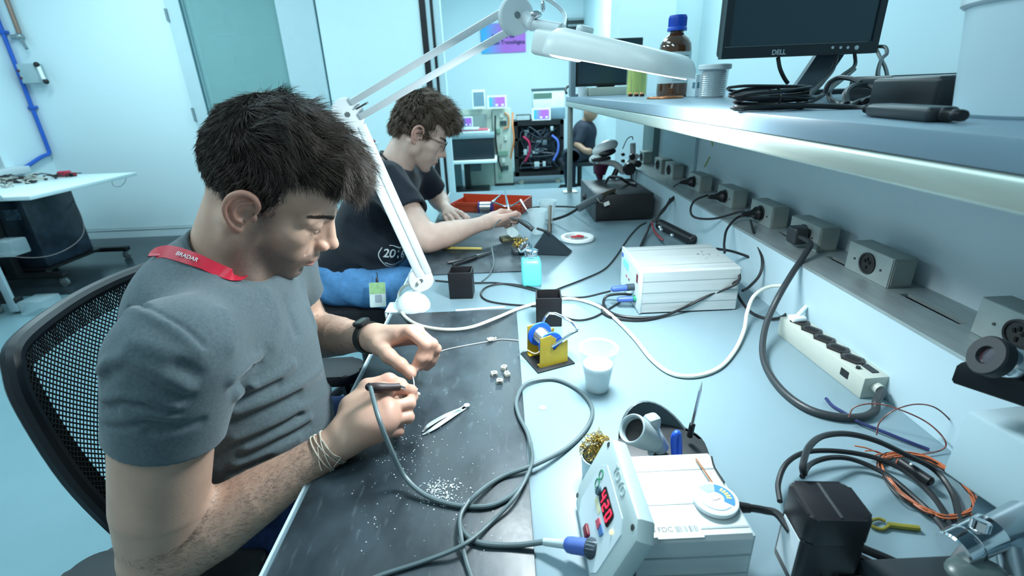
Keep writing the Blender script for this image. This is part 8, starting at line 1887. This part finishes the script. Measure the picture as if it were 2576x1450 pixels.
b = B(); tube(b, [at(*zz(905, 470), y=7.1), at(*zz(900, 600), y=6.95), at(*zz(915, 780), y=6.92), at(*zz(885, 960), y=6.95), at(*zz(860, 1080), y=7.0)], 0.013, 8, 8); simple('orange_cable', b, mat('orange_cable', (0.60, 0.22, 0.08), 0.4), 'orange cable hanging between the beige cabinet and the black rack', 'cable')
# white analyser with green display behind the rack, dark printer and signs on the rack
a0, a1 = at(*zz(1130, 560), y=7.45), at(*zz(1480, 200), y=7.45)
an_ = thing('analyser', 'white instrument with olive display standing on the black rack', 'instrument', (a0.x, 7.4, a0.z))
b = B(); bx(b, (a0.x, 7.3, 0.862), (a1.x, 7.5, a1.z), 0.01); ab_ = fin('case', b, mat('instrument_white', (0.66, 0.80, 0.80), 0.4), an_)
b = B(); bx(b, (a0.x - 0.01, 7.29, a1.z - 0.01), (a1.x + 0.01, 7.5, a1.z + 0.02)); fin('lid', b, mat('lid_dark', (0.05, 0.08, 0.09), 0.4), an_, 0)
q0, q1 = at(*zz(1140, 310), y=7.29), at(*zz(1350, 240), y=7.29); b = B(); bx(b, (q0.x, 7.292, q0.z), (q1.x, 7.3, q1.z)); fin('display', b, mat('display_olive', (0.10, 0.17, 0.13), 0.3), ab_, 0)
q0, q1 = at(*zz(1330, 545), y=7.2), at(*zz(1490, 405), y=7.2); b = B(); bx(b, (q0.x, 7.1, 0.862), (q1.x, 7.3, q1.z), 0.01); simple('blue_device', b, mat('device_bluegrey', (0.16, 0.26, 0.32), 0.4), 'blue-grey device right of the sign on the black rack', 'device')
q0, q1 = at(*zz(945, 555), y=7.1), at(*zz(1110, 470), y=7.1); b = B(); bx(b, (q0.x, 7.05, 0.862), (q1.x, 7.25, q1.z - 0.02), 0.01); pr_ = simple('dark_printer', b, mat('device_dark', (0.03, 0.05, 0.05), 0.4), 'dark printer with pale front on the left of the black rack', 'printer')
b = B(); bx(b, (q0.x, 7.04, 0.872), (q1.x - 0.02, 7.052, q0.z + 0.06)); fin('pale_front', b, mat('module_pale', (0.42, 0.50, 0.52), 0.5), pr_, 0)
def sign(label, u0, v0, u1, v1, y, grad_=True):
    q0, q1 = at(*zz(u0, v1), y=y), at(*zz(u1, v0), y=y); t = thing('stand_sign', label, 'sign', (q0.x, y, q0.z))
    b = B(); bx(b, (q0.x, y, q0.z), (q1.x, y + 0.01, q1.z), 0.003); fin('white_card', b, WHITE, t, 0)
    w_, h_ = q1.x - q0.x, q1.z - q0.z; b = B(); bx(b, (q0.x + w_ * .09, y - 0.002, q0.z + h_ * .12), (q1.x - w_ * .09, y, q1.z - h_ * .12)); fin('printed_area', b, POSTM if grad_ else mat('sign_slate', (0.16, 0.26, 0.32), 0.5), t, 0)
    if grad_:
        for k in (0.42, 0.72): b = B(); bx(b, (q0.x + w_ * k, y - 0.003, q0.z + h_ * .18), (q0.x + w_ * (k + .12), y - 0.002, q0.z + h_ * .34)); fin('white_icon', b, WHITE, t, 0)
    b = B(); bx(b, (q0.x + w_ * .2, y + 0.01, q0.z), (q1.x - w_ * .2, y + 0.06, q0.z + 0.012)); fin('foot', b, WHITE, t, 0)
sign('blue and violet sign standing on the black rack', 1125, 412, 1335, 562, 7.02)
sign('blue and violet sign on top of the beige cabinet', 618, 268, 832, 424, 6.88)
sign('small blue and violet sign before the beige console', 310, 512, 445, 640, 6.55)
sign('tall white frame with slate picture on the beige console', 450, 205, 585, 425, 6.92, False)
# beige gutted cabinet and console
BGE = mat('cabinet_beige', (0.42, 0.47, 0.40), 0.5, var=0.06)
bc_ = thing('open_cabinet', 'narrow beige cabinet with exposed wiring, left of the black rack', 'cabinet', (0.02, 7.1, 0))
b = B(); bx(b, (-0.12, 6.95, 0.03), (0.135, 7.45, 1.035), 0.004); fin('cabinet_body', b, BGE, bc_)
for i in range(9):
    z = 0.12 + i * 0.10; b = B(); bx(b, (-0.07 + (i % 3) * 0.05, 6.93, z), (-0.02 + (i % 2) * 0.09, 6.95, z + 0.06), 0.003); fin('component', b, [mat('comp_green', (0.18, 0.30, 0.22), 0.5), mat('comp_dark', (0.03, 0.05, 0.05), 0.5), mat('comp_pale', (0.55, 0.58, 0.52), 0.5)][i % 3], bc_, 0)
b = B(); tube(b, [(-0.08, 6.94, 0.95), (-0.09, 6.93, 0.7), (-0.07, 6.93, 0.4), (-0.02, 6.93, 0.2)], 0.010, 8, 6); fin('black_harness', b, BLACK, bc_)
b = B(); tube(b, [(0.05, 6.94, 0.98), (0.10, 6.93, 0.93), (0.09, 6.93, 0.80), (0.02, 6.93, 0.78)], 0.010, 8, 6); fin('orange_lead', b, mat('orange_cable', (0.60, 0.22, 0.08), 0.4), bc_)
b = B(); bx(b, (-0.13, 6.94, 0), (0.145, 7.46, 0.03)); fin('plinth', b, BLACKM, bc_, 0)
cs = thing('beige_console', 'beige console with a grey window behind the dark drawer unit', 'console', (-0.35, 7.1, 0))
b = B(); bx(b, (-0.56, 6.98, 0.0), (-0.125, 7.4, 1.035), 0.008); fin('case', b, BGE, cs); b = B(); bx(b, (-0.53, 6.97, 0.72), (-0.20, 6.98, 0.97)); fin('window', b, mat('window_grey', (0.26, 0.33, 0.31), 0.4), cs, 0)
# dark drawer unit on the white desk
dk = thing('drawer_unit', 'grey-topped black drawer unit on the white desk behind the far man', 'drawer unit', (-0.45, 6.65, 0.42))
b = B(); bx(b, (-0.78, 6.5, 0.435), (-0.11, 6.95, 0.70), 0.004); fin('black_front', b, mat('front_black', (0.012, 0.020, 0.028), 0.35), dk); b = B(); bx(b, (-0.80, 6.48, 0.702), (-0.10, 6.96, 0.752), 0.004); fin('grey_top', b, mat('top_bluegrey', (0.24, 0.33, 0.36), 0.4), dk)
wd = thing('white_desk', 'small white desk with a black column foot, far end of the room', 'desk', (-0.5, 6.6, 0))
b = B(); bx(b, (-0.95, 6.42, 0.395), (-0.08, 7.0, 0.433), 0.004); fin('desktop', b, WHITE, wd); b = B(); bx(b, (-0.53, 6.62, 0.04), (-0.45, 6.70, 0.395), 0.004); fin('column', b, BLACKM, wd); b = B(); bx(b, (-0.75, 6.5, 0.0), (-0.20, 6.85, 0.04), 0.01); fin('foot', b, BLACKM, wd); b = B(); bx(b, (-0.45, 6.60, 0.27), (-0.30, 6.70, 0.37), 0.004); fin('drive_box', b, mat('drive_slate', (0.04, 0.06, 0.07), 0.5), wd)
b = B(); bx(b, (-0.90, 7.02, 0.0), (-0.60, 7.05, 0.39)); simple('grey_board', b, mat('board_bluegrey', (0.30, 0.42, 0.46), 0.5), 'grey-blue board standing under the left of the white desk', 'board', smooth=0)
for i, (x0, x1, z, c_, lb_) in enumerate([(-0.66, -0.16, 0.756, (0.70, 0.76, 0.78), 'stack of white papers on the drawer unit'), (-0.58, -0.18, 0.790, (0.55, 0.12, 0.16), 'red folder on top of the white papers'), (-0.62, -0.30, 0.806, (0.60, 0.68, 0.72), 'pale sheets uppermost on the red folder')]):
    b = B(); bx(b, (x0, 6.55, z), (x1, 6.85, z + (0.032 if i == 0 else 0.014)), 0.002); simple(['paper_stack', 'folder', 'paper_stack'][i], b, mat('paper_%d' % i, c_, 0.6), lb_, 'papers')
# third person, far off, and the chair
DK3 = mat('dark_clothes', (0.012, 0.018, 0.032), 0.8)
p3 = thing('person', 'distant person in dark clothes bending down, seen under the far end of the shelf', 'person', (1.0, 6.2, 0.0))
S3 = Sculpt(); S3.ell((1.08, 6.15, 0.98), (0.085, 0.09, 0.105), None, 0.02); S3.cap((1.06, 6.18, 0.92), (1.02, 6.2, 0.84), 0.055, 0.06, 0.03)
S3.chain([(0.98, 6.08, .78, .05), (0.90, 6.0, .62, .042), (0.98, 5.92, .56, .035), (1.03, 5.90, .55, .04)], 0.03)
v3, f3 = S3.mesh((0.80, 5.84, 0.48), (1.22, 6.30, 1.12), 0.010); b3 = npmesh('body', v3, f3, skin_mat('skin_brown', (0.34, 0.19, 0.12)), p3, True, {k: np.zeros(len(v3)) for k in ('lip', 'beard', 'warm')})
S3 = Sculpt(); S3.ell((1.02, 6.22, 0.74), (0.15, 0.18, 0.16), None, 0.05); S3.ell((1.00, 6.25, 0.58), (0.16, 0.18, 0.14), None, 0.06); S3.cap((0.99, 6.07, .80), (0.92, 6.02, .66), 0.065, 0.055, 0.04); S3.cap((1.05, 6.36, .80), (1.0, 6.3, .66), 0.065, 0.055, 0.04)
v3, f3 = S3.mesh((0.76, 5.9, 0.38), (1.30, 6.5, 1.0), 0.012); npmesh('shirt', v3, f3, DK3, p3)
S3 = Sculpt()
for s in (-1, 1): S3.chain([(1.02, 6.24 + s * .09, .50, .10), (0.80, 6.0 + s * .10, .50, .075), (0.82, 6.02 + s * .10, .10, .05), (0.76, 5.96 + s * .10, .05, .04)], 0.03)
v3, f3 = S3.mesh((0.48, 5.9, 0.0), (1.2, 6.5, 0.66), 0.014); npmesh('trousers', v3, f3, DK3, p3)
S3 = Sculpt(); S3.ell((1.10, 6.17, 1.01), (0.092, 0.098, 0.095)); S3.rbox((1.04, 6.08, 0.92), (0.07, 0.07, 0.09), 0.02, None, 0.02, -1); v3, f3 = S3.mesh((0.96, 6.0, 0.88), (1.24, 6.32, 1.14), 0.008); npmesh('hair', v3, f3, HAIR1, p3, True, {'tone': np.full(len(v3), 0.1)})
oc_ = thing('office_chair', 'dark office chair under the distant person', 'chair', (0.95, 6.25, 0)); b = B(); bx(b, (0.72, 6.0, 0.36), (1.22, 6.5, 0.42), 0.03); fin('seat', b, BLACK, oc_); b = B(); cyl(b, (0.97, 6.25, 0.08), (0.97, 6.25, 0.36), 0.03, seg=14); fin('column', b, BLACK, oc_)
for k in range(5):
    a = 2 * PI * k / 5; b = B(); tube(b, [(0.97, 6.25, 0.10), (0.97 + 0.28 * math.cos(a), 6.25 + 0.28 * math.sin(a), 0.06)], 0.018, 8, 1); ball(b, (0.97 + 0.28 * math.cos(a), 6.25 + 0.28 * math.sin(a), 0.03), 0.03); fin('leg', b, BLACK, oc_)

# ------------------------------------------------------------------ chairs of the two men at the bench
def mesh_chair(label, bx_, by_, sz, near=True):
    """office chair facing +x; bx_: x of the back, by_: its middle"""
    t = thing('office_chair', label, 'chair', (bx_ + 0.22, by_, 0))
    w_ = 0.235; top = 0.968 if near else 1.0; z0 = 0.60
    def P(u, v):    # u across, v up the back
        x = bx_ - 0.055 + 0.075 * max(0.0, 1 - v) ** 1.3 + 0.045 * (u * u) ; return V((x, by_ + u * w_ * (0.92 + 0.08 * math.sin(PI * v)), z0 + (top - z0) * v))
    rim = [P(-0.86, 0), P(-0.97, 0.06), P(-1, 0.2), P(-1, 0.5), P(-1, 0.8), P(-0.97, 0.93), P(-0.86, 1.0), P(-0.4, 1.015), P(0, 1.02), P(0.4, 1.015), P(0.86, 1.0), P(0.97, 0.93), P(1, 0.8), P(1, 0.5), P(1, 0.2), P(0.97, 0.06), P(0.86, 0), P(0, -0.02)]
    b = B(); tube(b, rim, 0.0125, 10, 5, closed=True); fr_ = fin('back_frame', b, mat('chair_plastic', (0.014, 0.017, 0.022), 0.4, var=0.1), t)
    return t, P, fr_
ch, PP_, fr_ = mesh_chair('black mesh-back office chair the man in grey sits on', -0.640, 0.770, 0.45)
# woven mesh of the back: real strands, one part
b = B()
def ribbon(b, pts, r):
    Pn = pts; rows = []
    for i, p in enumerate(Pn):
        t = (Pn[min(i + 1, len(Pn) - 1)] - Pn[max(i - 1, 0)]).normalized(); y = t.cross(V((1, 0, 0))).normalized() * r
        rows.append([b.verts.new(p - y), b.verts.new(p + V((0.0010, 0, 0))), b.verts.new(p + y), b.verts.new(p - V((0.0010, 0, 0)))])
    for a, c in zip(rows, rows[1:]):
        for k in range(4): b.faces.new((a[k], a[(k + 1) % 4], c[(k + 1) % 4], c[k]))
NS = 46
for k in range(-NS, NS + 1):
    pts = []; pts2 = []
    for i in range(25):
        v = i / 24; u = k / NS * 1.9 + (v - 0.5) * 1.6
        if abs(u) < 0.99: pts.append(PP_(u, v))
        u = k / NS * 1.9 - (v - 0.5) * 1.6
        if abs(u) < 0.99: pts2.append(PP_(u, v))
    for q in (pts, pts2):
        if len(q) > 1: ribbon(b, q, 0.00125)
fin('mesh_back', b, mat('mesh_black', (0.010, 0.011, 0.013), 0.5), ch, 0)
b = B()
for (u0, v0, u1, v1) in ((-0.99, 0.0, -0.66, 1.0), (0.66, 0.0, 0.99, 1.0)):
    g_ = [[b.verts.new(PP_(u0 + (u1 - u0) * i / 6, v0 + (v1 - v0) * j / 16) + V((-0.004, 0, 0))) for i in range(7)] for j in range(17)]
    for j in range(16):
        for i in range(6): 
            if (i + j) % 2 == 0: b.faces.new((g_[j][i], g_[j][i + 1], g_[j + 1][i + 1], g_[j + 1][i]))
b.free()
b = B()
for k in range(-NS * 2, NS * 2 + 1):      # denser second weave round the border
    for (ua, ub) in ((-0.98, -0.80), (0.80, 0.98)):
        pts = [PP_(ua + (ub - ua) * i / 8, min(1, max(0, (k / (NS * 2) + 1) / 2 + (i / 8 - 0.5) * 0.10))) + V((-0.003, 0, 0)) for i in range(9)]
        ribbon(b, pts, 0.0011)
    if k % 2 == 0:
        pts = [PP_(k / (NS * 2) * 0.82, 0.90 + 0.095 * i / 6) + V((-0.003, 0, 0)) for i in range(7)]; ribbon(b, pts, 0.0013)
fin('mesh_border', b, mat('mesh_black', (0.010, 0.011, 0.013), 0.5), ch, 0)
CP = mat('chair_plastic', (0.014, 0.017, 0.022), 0.4)
def chair_rest(t, bx_, by_, arms=True):
    b = B(); prism(b, [(x, y) for x, y in rrect(0.46, 0.48, 0.10, 8)], 0.06, T(bx_ + 0.24, by_, 0.445), 0.015); fin('seat', b, mat('seat_black', (0.012, 0.013, 0.016), 0.8, bump=0.3, bscale=400), t)
    b = B(); tube(b, [(bx_ + 0.06, by_, 0.42), (bx_ - 0.05, by_, 0.44), (bx_ - 0.06, by_, 0.58), (bx_ - 0.04, by_, 0.66)], 0.022, 10, 4); fin('back_bracket', b, CP, t)
    b = B(); cyl(b, (bx_ + 0.22, by_, 0.10), (bx_ + 0.22, by_, 0.44), 0.028, seg=16); fin('column', b, CP, t)
    for k in range(5):
        a = 2 * PI * k / 5 + 0.3; e = V((bx_ + 0.22 + 0.30 * math.cos(a), by_ + 0.30 * math.sin(a), 0.075)); b = B(); tube(b, [(bx_ + 0.22, by_, 0.12), e], 0.02, 8, 1); lg = fin('leg', b, CP, t)
        b = B(); cyl(b, e + V((0, -0.02, -0.045)), e + V((0, 0.02, -0.045)), 0.028, seg=14); fin('caster', b, CP, lg)
    if arms:
        for s in (-1, 1):
            yy = by_ + s * 0.275; b = B(); M = T(bx_ + 0.125, yy, 0.612); prism(b, rrect(0.29, 0.095, 0.04, 8), 0.028, M, 0.008); ap = fin('armrest', b, mat('arm_pad', (0.020, 0.023, 0.027), 0.5), t)
            b = B(); tube(b, [(bx_ + 0.22, yy, 0.612), (bx_ + 0.22, yy + s * 0.01, 0.50), (bx_ + 0.22, yy - s * 0.02, 0.43), (bx_ + 0.22, by_ + s * 0.18, 0.43)], 0.016, 8, 4); fin('arm_post', b, CP, ap)
chair_rest(ch, -0.640, 0.770)
ch2, P2_, fr2 = mesh_chair('black office chair the man in the black t-shirt sits on', -0.86, 1.90, 0.45, False)
b = B(); g_ = [[b.verts.new(P2_(-0.97 + 1.94 * i / 10, j / 12)) for i in range(11)] for j in range(13)]
for j in range(12):
    for i in range(10): b.faces.new((g_[j][i], g_[j][i + 1], g_[j + 1][i + 1], g_[j + 1][i]))
bmesh.ops.solidify(b, geom=b.faces[:], thickness=0.006); fin('back_pad', b, mat('seat_black', (0.012, 0.013, 0.016), 0.8), ch2)
chair_rest(ch2, -0.86, 1.90, False)
q_ = at(935, 356, y=2.6); kn_ = thing('knob_stand', 'thin white stand with a dark red knob showing behind the far man\'s shoulder', 'stand', (q_.x, 2.62, 0))
b = B(); ball(b, q_, (0.020, 0.015, 0.012)); fin('knob', b, mat('knob_plum', (0.25, 0.03, 0.06), 0.4), kn_)
b = B(); bx(b, (q_.x - 0.02, 2.6, 0), (q_.x + 0.02, 2.64, q_.z - 0.01)); fin('upright', b, WHITE, kn_, 0)
